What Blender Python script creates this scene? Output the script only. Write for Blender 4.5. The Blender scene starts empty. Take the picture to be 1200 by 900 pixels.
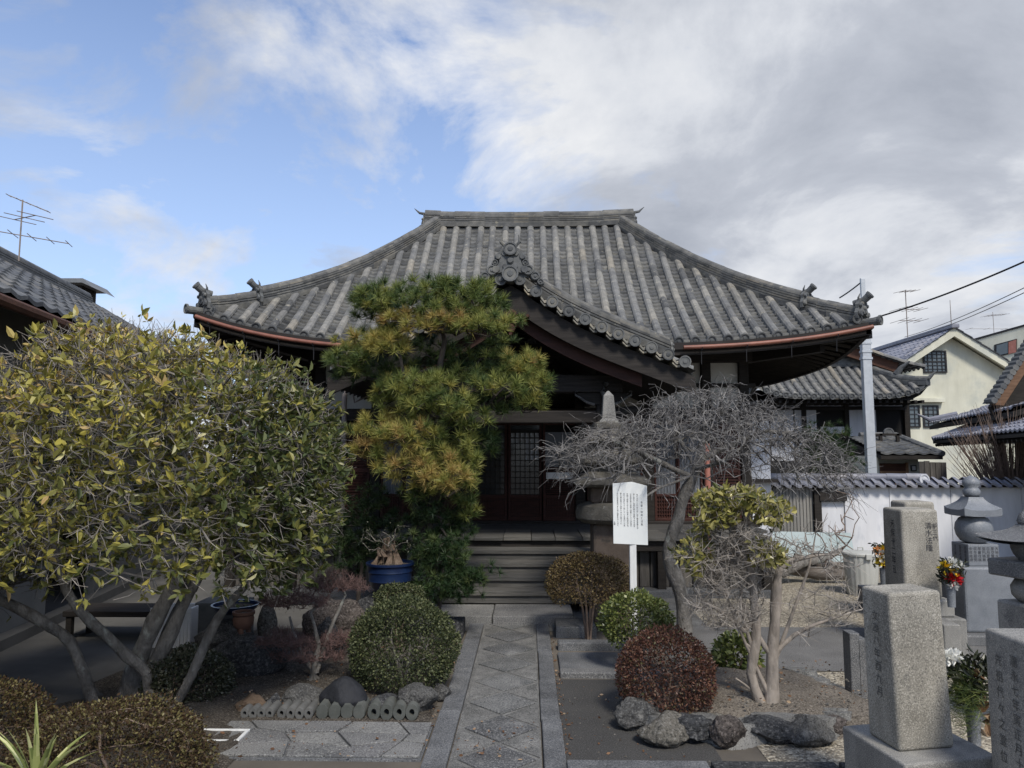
import bpy, math, random
import numpy as np
from mathutils import Vector, noise as mnoise
R = math.radians
PI = math.pi
rnd = random.Random(7)
nr = np.random.default_rng(11)
S = bpy.context.scene
COL = S.collection

# ---------------------------------------------------------------- camera
F = 880.0; CH = 1.65
PITCH = math.atan(85 / 880); YAW = math.atan(19 / 880)
cam = bpy.data.objects.new('camera', bpy.data.cameras.new('camera'))
COL.objects.link(cam)
cam.location = (0, 0, CH); cam.rotation_euler = (PI / 2 + PITCH, 0, YAW)
cam.data.sensor_width = 36; cam.data.lens = 36 * F / 1200
cam.data.clip_start = .05; cam.data.clip_end = 3000
S.camera = cam

# ---------------------------------------------------------------- sky, sun, exposure
SUN_AZ = R(160)      # clockwise from +Y (the way the camera looks): behind it, to the right
SUN_EL = R(49)
S.view_settings.view_transform = 'Standard'; S.view_settings.look = 'None'
S.view_settings.gamma = 1; S.view_settings.use_curve_mapping = False
S.view_settings.exposure = 0.58
SKY_STRENGTH = .1; SUN_STRENGTH = 2.3
S.render.engine = 'CYCLES'

world = bpy.data.worlds.new('World'); S.world = world; world.use_nodes = True
nt = world.node_tree; nt.nodes.clear()
def nn(t, typ, **kw):
    n = t.nodes.new(typ)
    for k, v in kw.items():
        if k in n.inputs.keys(): n.inputs[k].default_value = v
        else: setattr(n, k, v)
    return n
def ramp(t, stops, fac=None, interp='LINEAR'):
    n = t.nodes.new('ShaderNodeValToRGB'); e = n.color_ramp.elements; n.color_ramp.interpolation = interp
    while len(e) < len(stops): e.new(.5)
    for i, (p, c) in enumerate(stops):
        e[i].position = p
        e[i].color = (c, c, c, 1) if isinstance(c, (int, float)) else (*c, 1)
    if fac is not None: t.links.new(fac, n.inputs[0])
    return n
def mth(t, op, a, b=None, c=None, clamp=False):
    n = t.nodes.new('ShaderNodeMath'); n.operation = op; n.use_clamp = clamp
    for i, x in enumerate((a, b, c)):
        if x is None: continue
        if isinstance(x, (int, float)): n.inputs[i].default_value = x
        else: t.links.new(x, n.inputs[i])
    return n.outputs[0]
def pixdir(px, py):
    c = Vector(((px - 600) / F, -(py - 450) / F, -1.0)); c.rotate(cam.rotation_euler)
    return c
def sky_world():
    L = nt.links
    sky = nn(nt, 'ShaderNodeTexSky', sky_type='NISHITA', sun_disc=False)
    sky.sun_elevation = SUN_EL; sky.sun_rotation = SUN_AZ; sky.air_density = 1.0; sky.dust_density = .6; sky.ozone_density = 2.0
    tc = nn(nt, 'ShaderNodeTexCoord'); sep = nn(nt, 'ShaderNodeSeparateXYZ')
    L.new(tc.outputs['Generated'], sep.inputs[0])
    x, y, z = sep.outputs
    zz = mth(nt, 'ADD', mth(nt, 'MAXIMUM', z, 0.0), .32)
    cv = nn(nt, 'ShaderNodeCombineXYZ')
    L.new(mth(nt, 'DIVIDE', x, zz), cv.inputs[0]); L.new(mth(nt, 'DIVIDE', y, zz), cv.inputs[1])
    n1 = nn(nt, 'ShaderNodeTexNoise', Scale=2.3, Detail=10.0, Roughness=.6, Distortion=.35); L.new(cv.outputs[0], n1.inputs['Vector'])
    mp = nn(nt, 'ShaderNodeMapping'); mp.inputs['Location'].default_value = (3.3, 1.7, 0); L.new(cv.outputs[0], mp.inputs[0])
    n2 = nn(nt, 'ShaderNodeTexNoise', Scale=2.0, Detail=8.0, Roughness=.6, Distortion=.3); L.new(mp.outputs[0], n2.inputs['Vector'])
    # large open patches and banks, fixed by compass direction
    def patch(px, py, width):
        d = pixdir(px, py).normalized()
        v = nn(nt, 'ShaderNodeVectorMath', operation='DISTANCE'); L.new(tc.outputs['Generated'], v.inputs[0]); v.inputs[1].default_value = d
        m = nn(nt, 'ShaderNodeMapRange', interpolation_type='SMOOTHSTEP'); L.new(v.outputs['Value'], m.inputs[0])
        m.inputs[1].default_value = 0; m.inputs[2].default_value = width; m.inputs[3].default_value = 1; m.inputs[4].default_value = 0
        return m.outputs[0]
    cov = mth(nt, 'MULTIPLY_ADD', n1.outputs[0], 1.6, -.30)
    for px, py, w, a in ((170, 140, .36, -.17), (340, 240, .28, -.15), (570, 200, .24, -.19), (20, 240, .25, -.05), (20, 120, .13, .17), (920, 130, .6, .20), (480, 70, .3, .05), (330, 60, .2, .06), (950, 300, .4, .14), (200, 330, .3, .04), (1150, 300, .5, .15), (700, 10, .4, .1)):
        cov = mth(nt, 'MULTIPLY_ADD', patch(px, py, w), a, cov)
    dens = ramp(nt, ((.39, 0.0), (.51, .5), (.66, 1.0)), cov).outputs[0]
    grey = mth(nt, 'MULTIPLY_ADD', n2.outputs[0], 1.5, -.26)
    for px, py, w, a in ((960, 120, .4, .13), (1130, 230, .3, .10), (640, 240, .12, .05), (480, 70, .35, -.07), (930, 300, .2, -.24), (1050, 175, .10, -.16), (700, 210, .2, -.06), (100, 320, .3, -.1), (60, 130, .15, -.1)):
        grey = mth(nt, 'MULTIPLY_ADD', patch(px, py, w), a, grey)
    cc = ramp(nt, ((.22, (.80, .81, .83)), (.42, (.64, .665, .715)), (.56, (.48, .51, .575)), (.80, (.37, .40, .465))), grey)
    sc = nn(nt, 'ShaderNodeVectorMath', operation='SCALE'); L.new(cc.outputs[0], sc.inputs[0]); sc.inputs['Scale'].default_value = 1 / SKY_STRENGTH * .74
    # thin the blue with high haze towards the horizon
    mix0 = nn(nt, 'ShaderNodeMixRGB'); mix0.inputs[2].default_value = (5.0, 5.8, 7.0, 1)
    L.new(mth(nt, 'MULTIPLY_ADD', mth(nt, 'MAXIMUM', z, 0.0), -.85, .58, clamp=True), mix0.inputs[0]); 
    skb = nn(nt, 'ShaderNodeVectorMath', operation='MULTIPLY'); skb.inputs[1].default_value = (.95, 1.06, 1.26); L.new(sky.outputs[0], skb.inputs[0])
    L.new(skb.outputs[0], mix0.inputs[1])
    mix = nn(nt, 'ShaderNodeMixRGB'); L.new(dens, mix.inputs[0]); L.new(mix0.outputs[0], mix.inputs[1]); L.new(sc.outputs[0], mix.inputs[2])
    bg = nn(nt, 'ShaderNodeBackground', Strength=SKY_STRENGTH); L.new(mix.outputs[0], bg.inputs[0])
    out = nn(nt, 'ShaderNodeOutputWorld'); L.new(bg.outputs[0], out.inputs[0])
sky_world()
sun = bpy.data.objects.new('sun', bpy.data.lights.new('sun', 'SUN')); COL.objects.link(sun)
sun.data.energy = SUN_STRENGTH; sun.data.angle = R(12); sun.data.color = (1, .93, .82)
sd = Vector((math.sin(SUN_AZ) * math.cos(SUN_EL), math.cos(SUN_AZ) * math.cos(SUN_EL), math.sin(SUN_EL)))
sun.rotation_euler = sd.to_track_quat('Z', 'Y').to_euler(); sun.location = (6, -6, 12)

# ---------------------------------------------------------------- helpers
def Wp(px, py, Y):
    r = pixdir(px, py); k = Y / r.y
    return Vector((r.x * k, Y, CH + r.z * k))
def Gp(px, py, z=0.0):
    r = pixdir(px, py); k = (z - CH) / r.z
    return Vector((r.x * k, r.y * k, z))
ORG = {}
class MB:
    def __init__(s): s.v = []; s.f = []; s.a = []; s.n = 0
    def add(s, verts, faces, val=None):
        k = s.n; s.v.extend(tuple(p) for p in verts); s.n += len(verts)
        for i, fc in enumerate(faces):
            s.f.append(tuple(q + k for q in fc))
            s.a.append(rnd.random() if val is None else (val[i] if isinstance(val, (list, tuple)) else val))
        return s
    def np(s, V, faces, vals):                  # V (N,k,3): N copies of the same k-vertex topology
        N, k, _ = V.shape; b = s.n
        s.v.extend(map(tuple, V.reshape(-1, 3).tolist())); s.n += N * k
        for fc in faces:
            idx = (np.arange(N)[:, None] * k + np.array(fc)[None, :] + b)
            s.f.extend(map(tuple, idx.tolist())); s.a.extend(np.asarray(vals).tolist())
        return s
    def box(s, c, size, rz=0, val=None, tilt=None):
        hx, hy, hz = size[0] / 2, size[1] / 2, size[2] / 2
        P = []
        for z in (-hz, hz):
            for x, y in ((-hx, -hy), (hx, -hy), (hx, hy), (-hx, hy)):
                p = Vector((x, y, z))
                if tilt: p.rotate(tilt)
                if rz: p = Vector((p.x * math.cos(rz) - p.y * math.sin(rz), p.x * math.sin(rz) + p.y * math.cos(rz), p.z))
                P.append(p + Vector(c))
        return s.add(P, [(0, 3, 2, 1), (4, 5, 6, 7), (0, 1, 5, 4), (1, 2, 6, 5), (2, 3, 7, 6), (3, 0, 4, 7)], rnd.random() if val is None else val)
    def bb(s, x0, x1, y0, y1, z0, z1, val=None):
        return s.box(((x0 + x1) / 2, (y0 + y1) / 2, (z0 + z1) / 2), (x1 - x0, y1 - y0, z1 - z0), val=val)
    def tube(s, pts, rads, n=8, caps=True, val=None, squash=None):
        pts = [Vector(p) for p in pts]
        if isinstance(rads, (int, float)): rads = [rads] * len(pts)
        P = []; ref = Vector((0.3, 0.2, 1)).normalized()
        for i, p in enumerate(pts):
            d = (pts[min(i + 1, len(pts) - 1)] - pts[max(i - 1, 0)]).normalized()
            u = d.cross(ref)
            if u.length < .05: u = d.cross(Vector((1, 0, 0)))
            u.normalize(); w = u.cross(d).normalized()
            for j in range(n):
                a = 2 * PI * j / n
                P.append(p + u * (rads[i] * math.cos(a)) + w * (rads[i] * math.sin(a)))
        Fc = []
        for i in range(len(pts) - 1):
            for j in range(n):
                Fc.append((i * n + j, i * n + (j + 1) % n, (i + 1) * n + (j + 1) % n, (i + 1) * n + j))
        if caps: Fc.append(tuple(range(n))[::-1]); Fc.append(tuple((len(pts) - 1) * n + j for j in range(n)))
        return s.add(P, Fc, rnd.random() if val is None else val)
    def lathe(s, c, prof, n=24, val=None, sq=None):           # prof [(r,z)]; sq: n=4 style square lathe handled by n
        P = []; off = PI / 4 if n == 4 else 0; k = math.sqrt(2) if n == 4 else 1
        for r, z in prof:
            for j in range(n):
                a = 2 * PI * j / n + off
                P.append((c[0] + r * k * math.cos(a), c[1] + r * k * math.sin(a), c[2] + z))
        Fc = []
        for i in range(len(prof) - 1):
            for j in range(n): Fc.append((i * n + j, i * n + (j + 1) % n, (i + 1) * n + (j + 1) % n, (i + 1) * n + j))
        Fc.append(tuple(range(n))[::-1]); Fc.append(tuple((len(prof) - 1) * n + j for j in range(n)))
        return s.add(P, Fc, rnd.random() if val is None else val)
    def prism(s, poly, ext, val=None):                          # poly: 3D points, ext: vector
        n = len(poly); e = Vector(ext); P = [Vector(p) for p in poly] + [Vector(p) + e for p in poly]
        Fc = [tuple(range(n))[::-1], tuple(range(n, 2 * n))] + [(i, (i + 1) % n, n + (i + 1) % n, n + i) for i in range(n)]
        return s.add(P, Fc, rnd.random() if val is None else val)
    def sweep(s, sec, path, lat, up=Vector((0, 0, 1)), val=None):  # sec [(a,b)] in (lat, up) along path
        n = len(sec); P = []
        for i, p in enumerate(path):
            l = lat[i] if isinstance(lat, list) else lat
            for a, b in sec: P.append(Vector(p) + l * a + up * b)
        Fc = []; m = len(path)
        for i in range(m - 1):
            for j in range(n): Fc.append((i * n + j, i * n + (j + 1) % n, (i + 1) * n + (j + 1) % n, (i + 1) * n + j))
        Fc.append(tuple(range(n))[::-1]); Fc.append(tuple((m - 1) * n + j for j in range(n)))
        return s.add(P, Fc, val)
    def grid(s, fn, nu, nv, val=None):
        P = [fn(i / nu, j / nv) for j in range(nv + 1) for i in range(nu + 1)]
        Fc = [(j * (nu + 1) + i, j * (nu + 1) + i + 1, (j + 1) * (nu + 1) + i + 1, (j + 1) * (nu + 1) + i) for j in range(nv) for i in range(nu)]
        return s.add(P, Fc, val)
    def build(s, name, mat, parent=None, smooth=False, bevel=0, label=None, recalc=True, segs=2):
        V = np.array(s.v, dtype=float).reshape(-1, 3)
        if parent is not None: o0 = np.array(ORG[parent])
        else:
            mn, mx = V.min(0), V.max(0); o0 = np.array(((mn[0] + mx[0]) / 2, (mn[1] + mx[1]) / 2, mn[2]))
        me = bpy.data.meshes.new(name); me.from_pydata((V - o0).tolist(), [], s.f)
        at = me.attributes.new('v', 'FLOAT', 'FACE'); at.data.foreach_set('value', np.array(s.a, dtype=np.float32))
        me.materials.append(M[mat] if isinstance(mat, str) else mat)
        o = bpy.data.objects.new(name, me); COL.objects.link(o)
        if recalc and len(s.f) < 60000:
            import bmesh
            b = bmesh.new(); b.from_mesh(me); bmesh.ops.recalc_face_normals(b, faces=b.faces); b.to_mesh(me); b.free()
        if smooth:
            me.polygons.foreach_set('use_smooth', [True] * len(me.polygons))
            if smooth is not True:
                try: me.set_sharp_from_angle(angle=R(smooth))
                except Exception: pass
        if bevel:
            m = o.modifiers.new('bevel', 'BEVEL'); m.width = bevel; m.segments = segs; m.limit_method = 'ANGLE'; m.angle_limit = R(40)
        if parent is not None:
            o.parent = parent; ORG[o] = ORG[parent]
        else:
            o.location = o0; ORG[o] = tuple(o0)
        if label: o['label'] = label
        return o
def T(name, label, cat, loc, group=None):
    o = bpy.data.objects.new(name, None); COL.objects.link(o); o.location = loc; o.empty_display_size = .1
    ORG[o] = tuple(loc); o['label'] = label; o['category'] = cat
    if group: o['group'] = group
    return o
def tag(o, label, cat, group=None):
    o['label'] = label; o['category'] = cat
    if group: o['group'] = group
    return o
def struct(o, kind='structure'): o['kind'] = kind; return o

def text_into(mb, body, origin, xdir, up, size, lift=None, val=.5, spacing=1.0):
    cu = bpy.data.curves.new('txt', 'FONT'); cu.body = body; cu.size = size; cu.align_x = 'CENTER'; cu.space_line = spacing; cu.resolution_u = 1
    ob = bpy.data.objects.new('txt', cu); COL.objects.link(ob)
    dg = bpy.context.evaluated_depsgraph_get(); me = bpy.data.meshes.new_from_object(ob.evaluated_get(dg))
    x = Vector(xdir).normalized(); u = Vector(up).normalized(); o = Vector(origin)
    if len(me.vertices):
        mb.add([o + x * v.co.x + u * v.co.y for v in me.vertices], [tuple(p.vertices) for p in me.polygons], val)
    bpy.data.objects.remove(ob); bpy.data.curves.remove(cu); bpy.data.meshes.remove(me)

# ---------------------------------------------------------------- materials
M = {}
def newmat(name):
    m = bpy.data.materials.new(name); m.use_nodes = True; t = m.node_tree; t.nodes.clear()
    b = t.nodes.new('ShaderNodeBsdfPrincipled'); o = t.nodes.new('ShaderNodeOutputMaterial'); t.links.new(b.outputs[0], o.inputs[0])
    M[name] = m
    return m, t, b, o
def mixc(t, fac, a, b, mode='MIX'):
    n = t.nodes.new('ShaderNodeMixRGB'); n.blend_type = mode
    for i, x in ((0, fac), (1, a), (2, b)):
        if isinstance(x, (int, float)): n.inputs[i].default_value = x
        elif isinstance(x, tuple): n.inputs[i].default_value = (*x, 1)
        else: t.links.new(x, n.inputs[i])
    return n.outputs[0]
def surf(name, c1, c2, scale=6, rough=.8, bump=.3, bscale=None, speck=None, speck_scale=220, attr=None, stretch=(1, 1, 1), detail=6, spec=.3, patch=None, metal=0, dist=.004, macro=None):
    m, t, b, o = newmat(name)
    tc = nn(t, 'ShaderNodeTexCoord'); mp = nn(t, 'ShaderNodeMapping'); mp.inputs['Scale'].default_value = stretch
    oi = nn(t, 'ShaderNodeObjectInfo'); ad = nn(t, 'ShaderNodeVectorMath', operation='ADD')
    cx = nn(t, 'ShaderNodeCombineXYZ'); t.links.new(mth(t, 'MULTIPLY', oi.outputs['Random'], 40.0), cx.inputs[0])
    t.links.new(tc.outputs['Object'], ad.inputs[0]); t.links.new(cx.outputs[0], ad.inputs[1]); t.links.new(ad.outputs[0], mp.inputs[0])
    n = nn(t, 'ShaderNodeTexNoise', Scale=scale, Detail=float(detail), Roughness=.62); t.links.new(mp.outputs[0], n.inputs['Vector'])
    r = ramp(t, ((.32, c1), (.68, c2)), n.outputs[0]); c = r.outputs[0]
    if attr:                                    # per-tile / per-plank tone
        at = nn(t, 'ShaderNodeAttribute', attribute_name='v')
        c = mixc(t, 1.0, c, ramp(t, attr, at.outputs['Fac']).outputs[0], 'MULTIPLY')
    if patch:                                   # (colour, scale, threshold)
        n3 = nn(t, 'ShaderNodeTexNoise', Scale=patch[1], Detail=5.0, Roughness=.6); t.links.new(mp.outputs[0], n3.inputs['Vector'])
        c = mixc(t, ramp(t, ((patch[2], 0.0), (patch[2] + .08, 1.0)), n3.outputs[0]).outputs[0], c, patch[0])
    if speck:
        n2 = nn(t, 'ShaderNodeTexNoise', Scale=speck_scale, Detail=2.0, Roughness=.7); t.links.new(ad.outputs[0], n2.inputs['Vector'])
        c = mixc(t, ramp(t, ((.56, 0.0), (.62, 1.0)), n2.outputs[0]).outputs[0], c, speck[0])
        c = mixc(t, ramp(t, ((.37, 1.0), (.43, 0.0)), n2.outputs[0]).outputs[0], c, speck[1])
    if macro:                                   # broad weathering: (scale, stretch, dark, light)
        m2 = nn(t, 'ShaderNodeMapping'); m2.inputs['Scale'].default_value = macro[1]; t.links.new(ad.outputs[0], m2.inputs[0])
        n4 = nn(t, 'ShaderNodeTexNoise', Scale=macro[0], Detail=7.0, Roughness=.65, Distortion=.3); t.links.new(m2.outputs[0], n4.inputs['Vector'])
        c = mixc(t, 1.0, c, ramp(t, ((.34, macro[2]), (.62, macro[3])), n4.outputs[0]).outputs[0], 'MULTIPLY')
    t.links.new(c, b.inputs['Base Color']); b.inputs['Roughness'].default_value = rough; b.inputs['Specular IOR Level'].default_value = spec; b.inputs['Metallic'].default_value = metal
    if bump:
        nb = nn(t, 'ShaderNodeTexNoise', Scale=bscale or scale * 4, Detail=6.0, Roughness=.65); t.links.new(mp.outputs[0], nb.inputs['Vector'])
        bp = nn(t, 'ShaderNodeBump', Strength=bump, Distance=dist); t.links.new(nb.outputs[0], bp.inputs['Height']); t.links.new(bp.outputs[0], b.inputs['Normal'])
    return m
def leafmat(name, stops, rough=.45, spec=.4, trans=.2):
    m, t, b, o = newmat(name)
    at = nn(t, 'ShaderNodeAttribute', attribute_name='v'); r = ramp(t, stops, at.outputs['Fac'])
    t.links.new(r.outputs[0], b.inputs['Base Color']); b.inputs['Roughness'].default_value = rough; b.inputs['Specular IOR Level'].default_value = spec
    if trans:
        tr = nn(t, 'ShaderNodeBsdfTranslucent'); t.links.new(r.outputs[0], tr.inputs[0])
        mx = nn(t, 'ShaderNodeMixShader'); mx.inputs[0].default_value = trans
        t.links.new(b.outputs[0], mx.inputs[1]); t.links.new(tr.outputs[0], mx.inputs[2]); t.links.new(mx.outputs[0], o.inputs[0])
    return m
TA = ((0, (.5, .51, .53)), (.15, (.85, .86, .88)), (.6, (1.03, 1.02, 1.0)), (.9, (1.2, 1.16, 1.08)), (1, (1.4, 1.28, 1.1)))
surf('ridge_tile', (.085, .088, .088), (.17, .168, .16), 9, .75, .5, 60, attr=TA, patch=((.24, .225, .18), 14, .62), macro=(1.5, (1, 1, 1), .7, 1.1))
surf('roof_tile', (.13, .132, .132), (.225, .222, .21), 9, .75, .4, 60, attr=TA, patch=((.30, .285, .24), 14, .6), macro=(1.1, (1, .35, 1), .68, 1.15))
surf('roof_pan', (.075, .078, .08), (.155, .155, .148), 12, .8, .4, 60, attr=TA, patch=((.2, .19, .16), 14, .62), macro=(1.1, (1, .35, 1), .62, 1.15))
surf('roof_tile_dark', (.075, .08, .083), (.16, .165, .165), 9, .7, .4, 60, attr=TA, patch=((.2, .2, .17), 14, .62))
surf('roof_tile_blue', (.17, .18, .22), (.27, .28, .33), 5, .5, .2, 60, attr=TA)
surf('roof_tile_left', (.07, .075, .08), (.15, .155, .16), 9, .6, .3, 60, attr=TA)
surf('verge_tile', (.2, .2, .18), (.36, .33, .27), 16, .8, .4, 60, attr=TA, patch=((.10, .105, .1), 12, .6))
surf('dark_wood', (.013, .011, .010), (.03, .026, .022), 5, .75, .5, 20, stretch=(1, 1, 8))
surf('dark_wood_x', (.015, .013, .012), (.036, .031, .028), 5, .75, .5, 20, stretch=(.6, 6, 8))
surf('grey_wood', (.062, .062, .061), (.145, .143, .14), 4, .85, .5, 25, stretch=(.7, 8, 8), attr=((0, (.7, .7, .7)), (1, (1.2, 1.17, 1.1))))
surf('grey_wood_v', (.07, .066, .062), (.15, .142, .135), 4, .85, .5, 25, stretch=(8, 8, .7), attr=((0, (.7, .7, .7)), (1, (1.2, 1.17, 1.1))))
surf('red_wood', (.03, .011, .008), (.07, .023, .016), 6, .6, .3, 30, stretch=(1, 1, 6))
surf('brown_board', (.06, .028, .018), (.11, .05, .03), 5, .7, .4, 30, stretch=(.8, 5, 5))
surf('gable_wood', (.11, .062, .036), (.19, .11, .066), 5, .7, .3, 30, stretch=(.8, 5, 5))
surf('orange_wood', (.22, .12, .06), (.34, .2, .11), 5, .7, .3, 30, stretch=(.8, 5, 5))
surf('plaster', (.42, .41, .37), (.55, .54, .5), 3, .9, .2, 40)
surf('cream_wall', (.58, .57, .46), (.66, .65, .54), 1.2, .9, .15, 30, patch=((.52, .53, .46), .5, .56), macro=(.9, (1, 1, .2), .80, 1.04))
surf('white_wall', (.62, .64, .68), (.74, .75, .78), 1.5, .85, .15, 30, stretch=(1, 1, .35), patch=((.5, .53, .58), 2.2, .60), macro=(3.0, (1, 1, .16), .84, 1.06))
surf('copper_gutter', (.15, .055, .036), (.27, .105, .07), 5, .5, .2, 40, spec=.5)
surf('pipe_grey', (.2, .17, .15), (.3, .26, .23), 8, .5, .2, 40)
surf('pipe_pink', (.3, .12, .09), (.42, .18, .14), 8, .5, .2, 40)
surf('black_metal', (.015, .015, .017), (.03, .03, .033), 8, .5, .1, 40)
surf('galv', (.42, .45, .48), (.52, .55, .58), 12, .5, .2, 40, metal=.2)
surf('white_paint', (.6, .61, .61), (.78, .79, .78), 7, .5, .3, 30, stretch=(4, 4, .5), patch=((.22, .22, .21), 7, .64))
surf('sign_face', (.68, .71, .71), (.76, .78, .77), 3, .5, .05, 30)
surf('ink', (.05, .05, .055), (.08, .08, .085), 20, .7, 0)
surf('carve', (.035, .035, .04), (.075, .075, .08), 60, .9, 0)
surf('carve_soft', (.07, .07, .068), (.13, .128, .122), 60, .9, 0)
surf('inner_board', (.028, .012, .009), (.055, .022, .016), 5, .7, .4, 30, stretch=(.8, 5, 5))
surf('granite', (.19, .188, .18), (.28, .275, .255), 5, .85, .5, 150, speck=((.4, .385, .35), (.11, .11, .115)), patch=((.15, .15, .148), 5, .6), macro=(4, (1, 1, .3), .68, 1.1))
surf('granite_tan', (.25, .235, .2), (.36, .34, .295), 5, .85, .6, 120, speck=((.48, .455, .4), (.15, .143, .128)), speck_scale=150, patch=((.17, .165, .15), 6, .62), macro=(4, (1, 1, .3), .70, 1.1))
surf('granite_blue', (.13, .145, .165), (.2, .215, .235), 7, .5, .2, 150, speck=((.3, .31, .33), (.07, .08, .09)), spec=.5)
surf('granite_dark', (.07, .075, .08), (.15, .15, .15), 7, .6, .5, 60, speck=((.3, .3, .3), (.03, .03, .03)), spec=.5)
surf('lichen_stone', (.08, .075, .065), (.17, .16, .14), 9, .95, .9, 50, patch=((.32, .32, .29), 16, .6), dist=.01)
surf('brown_stone', (.09, .07, .055), (.15, .12, .10), 6, .95, .8, 50, patch=((.06, .055, .05), 5, .58))
surf('kerb_stone', (.085, .09, .097), (.15, .155, .16), 5, .9, .6, 90, speck=((.22, .22, .22), (.05, .05, .055)), speck_scale=120, macro=(1.6, (1, 1, 1), .65, 1.2))
surf('paver', (.085, .088, .09), (.15, .152, .152), 4, .9, .8, 90, speck=((.24, .24, .235), (.045, .045, .05)), speck_scale=90, attr=((0, (.8, .8, .82)), (1, (1.3, 1.3, 1.26))), patch=((.19, .19, .185), 6, .58), macro=(2.2, (1, 1, 1), .7, 1.12))
surf('joint_concrete', (.10, .101, .098), (.21, .207, .198), 7, .95, .7, 70, speck=((.24, .24, .23), (.06, .06, .06)), speck_scale=120, patch=((.22, .22, .21), 9, .62), macro=(2.2, (1, 1, 1), .7, 1.12))
surf('crazy', (.115, .117, .118), (.23, .228, .222), 3, .9, .6, 70, speck=((.28, .28, .27), (.07, .07, .07)), speck_scale=110, attr=((0, (.75, .75, .78)), (1, (1.2, 1.2, 1.17))))
surf('concrete', (.075, .074, .07), (.13, .127, .12), 1.6, .9, .4, 50)
surf('soil', (.045, .038, .031), (.10, .088, .074), 5, 1, 1.0, 60, speck=((.17, .15, .125), (.025, .02, .017)), speck_scale=90, dist=.02)
surf('soil_light', (.12, .104, .086), (.21, .185, .155), 5, 1, 1.0, 60, speck=((.27, .24, .2), (.06, .05, .04)), speck_scale=90, dist=.02)
surf('dark_earth', (.042, .041, .04), (.062, .06, .057), 2.5, 1, .5, 90, speck=((.10, .1, .097), (.03, .03, .03)), speck_scale=130)
surf('tarmac', (.11, .108, .104), (.18, .177, .17), 3, .9, .9, 120, speck=((.2, .2, .2), (.04, .04, .045)), speck_scale=120)
surf('earth', (.09, .08, .068), (.17, .15, .125), .8, 1, .8, 40)
surf('terracotta', (.09, .05, .038), (.14, .075, .055), 7, .8, .3, 40)
surf('blue_glaze', (.005, .012, .045), (.010, .024, .07), 6, .35, .1, 20, spec=.4)
surf('bucket_plastic', (.42, .43, .4), (.5, .5, .47), 4, .6, .1, 30)
surf('pale_board', (.34, .42, .43), (.42, .49, .5), 1.5, .7, .1, 30)
surf('corrugated', (.2, .195, .18), (.28, .27, .25), 3, .7, .2, 30, stretch=(4, 4, .4))
surf('log_bark', (.10, .085, .075), (.2, .175, .15), 7, .95, .9, 60, stretch=(.5, 5, 5), dist=.01)
surf('bark_grey', (.09, .084, .075), (.25, .235, .215), 14, .95, 1.0, 38, stretch=(1, 1, .5), patch=((.3, .31, .28), 12, .6), dist=.03)
surf('twig_tan', (.22, .195, .17), (.42, .385, .345), 20, .9, 0, attr=((0, (.5, .5, .5)), (1, (1.2, 1.2, 1.2))))
surf('bark_pale', (.18, .155, .13), (.38, .335, .29), 12, .9, .8, 40, stretch=(1, 1, .4), dist=.015, patch=((.13, .12, .11), 7, .6))
surf('bark_dark', (.035, .03, .027), (.10, .085, .075), 12, .95, 1.0, 45, stretch=(1, 1, .4), dist=.015)
surf('twig_grey', (.17, .16, .15), (.32, .305, .285), 20, .9, 0, attr=((0, (.4, .4, .4)), (1, (1.25, 1.2, 1.15))))
surf('twig_brown', (.13, .095, .075), (.24, .18, .145), 20, .9, 0)
surf('twig_red', (.08, .05, .047), (.15, .095, .088), 20, .9, 0)
surf('twig_plum', (.13, .124, .12), (.30, .29, .28), 14, .9, 0, attr=((0, (.25, .25, .27)), (.5, (.7, .7, .7)), (1, (1.2, 1.2, 1.2))))
surf('rock_dark', (.028, .03, .034), (.075, .077, .08), 6, .8, 1.0, 24, stretch=(1, 1, 3), dist=.03, speck=((.13, .13, .13), (.02, .02, .022)), speck_scale=50)
surf('rock_black', (.01, .011, .014), (.028, .03, .036), 6, .7, .8, 30, dist=.01)
surf('rock_grey', (.05, .05, .05), (.115, .113, .108), 6, .9, 1.0, 28, patch=((.2, .197, .185), 12, .6), dist=.03, speck=((.15, .15, .145), (.035, .035, .035)), speck_scale=90)
surf('rock_brown', (.09, .062, .042), (.16, .115, .08), 6, .9, .8, 35, dist=.01)
surf('rock_red', (.045, .038, .035), (.105, .09, .082), 6, .9, 1.0, 28, dist=.03, patch=((.16, .15, .135), 11, .62), speck=((.16, .14, .13), (.025, .022, .02)), speck_scale=55)
surf('rock_tan', (.085, .078, .066), (.155, .145, .125), 6, .9, 1.0, 28, dist=.03, patch=((.07, .068, .06), 10, .62), speck=((.22, .21, .19), (.05, .05, .045)), speck_scale=60)
surf('block_grey', (.08, .082, .08), (.14, .14, .135), 8, .9, .5, 80)
surf('block_green', (.06, .066, .06), (.11, .115, .107), 8, .9, .5, 80)
surf('hole_black', (.004, .004, .004), (.008, .008, .008), 8, 1, 0)
surf('white_plastic', (.6, .6, .6), (.7, .7, .7), 8, .4, 0)
surf('house_grey', (.14, .14, .135), (.2, .2, .19), 2, .9, .2, 30)
surf('roof_metal', (.12, .13, .14), (.2, .21, .22), 3, .5, .1, 30)
surf('stump', (.07, .045, .03), (.24, .185, .14), 10, .95, .9, 45, dist=.012)
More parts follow.
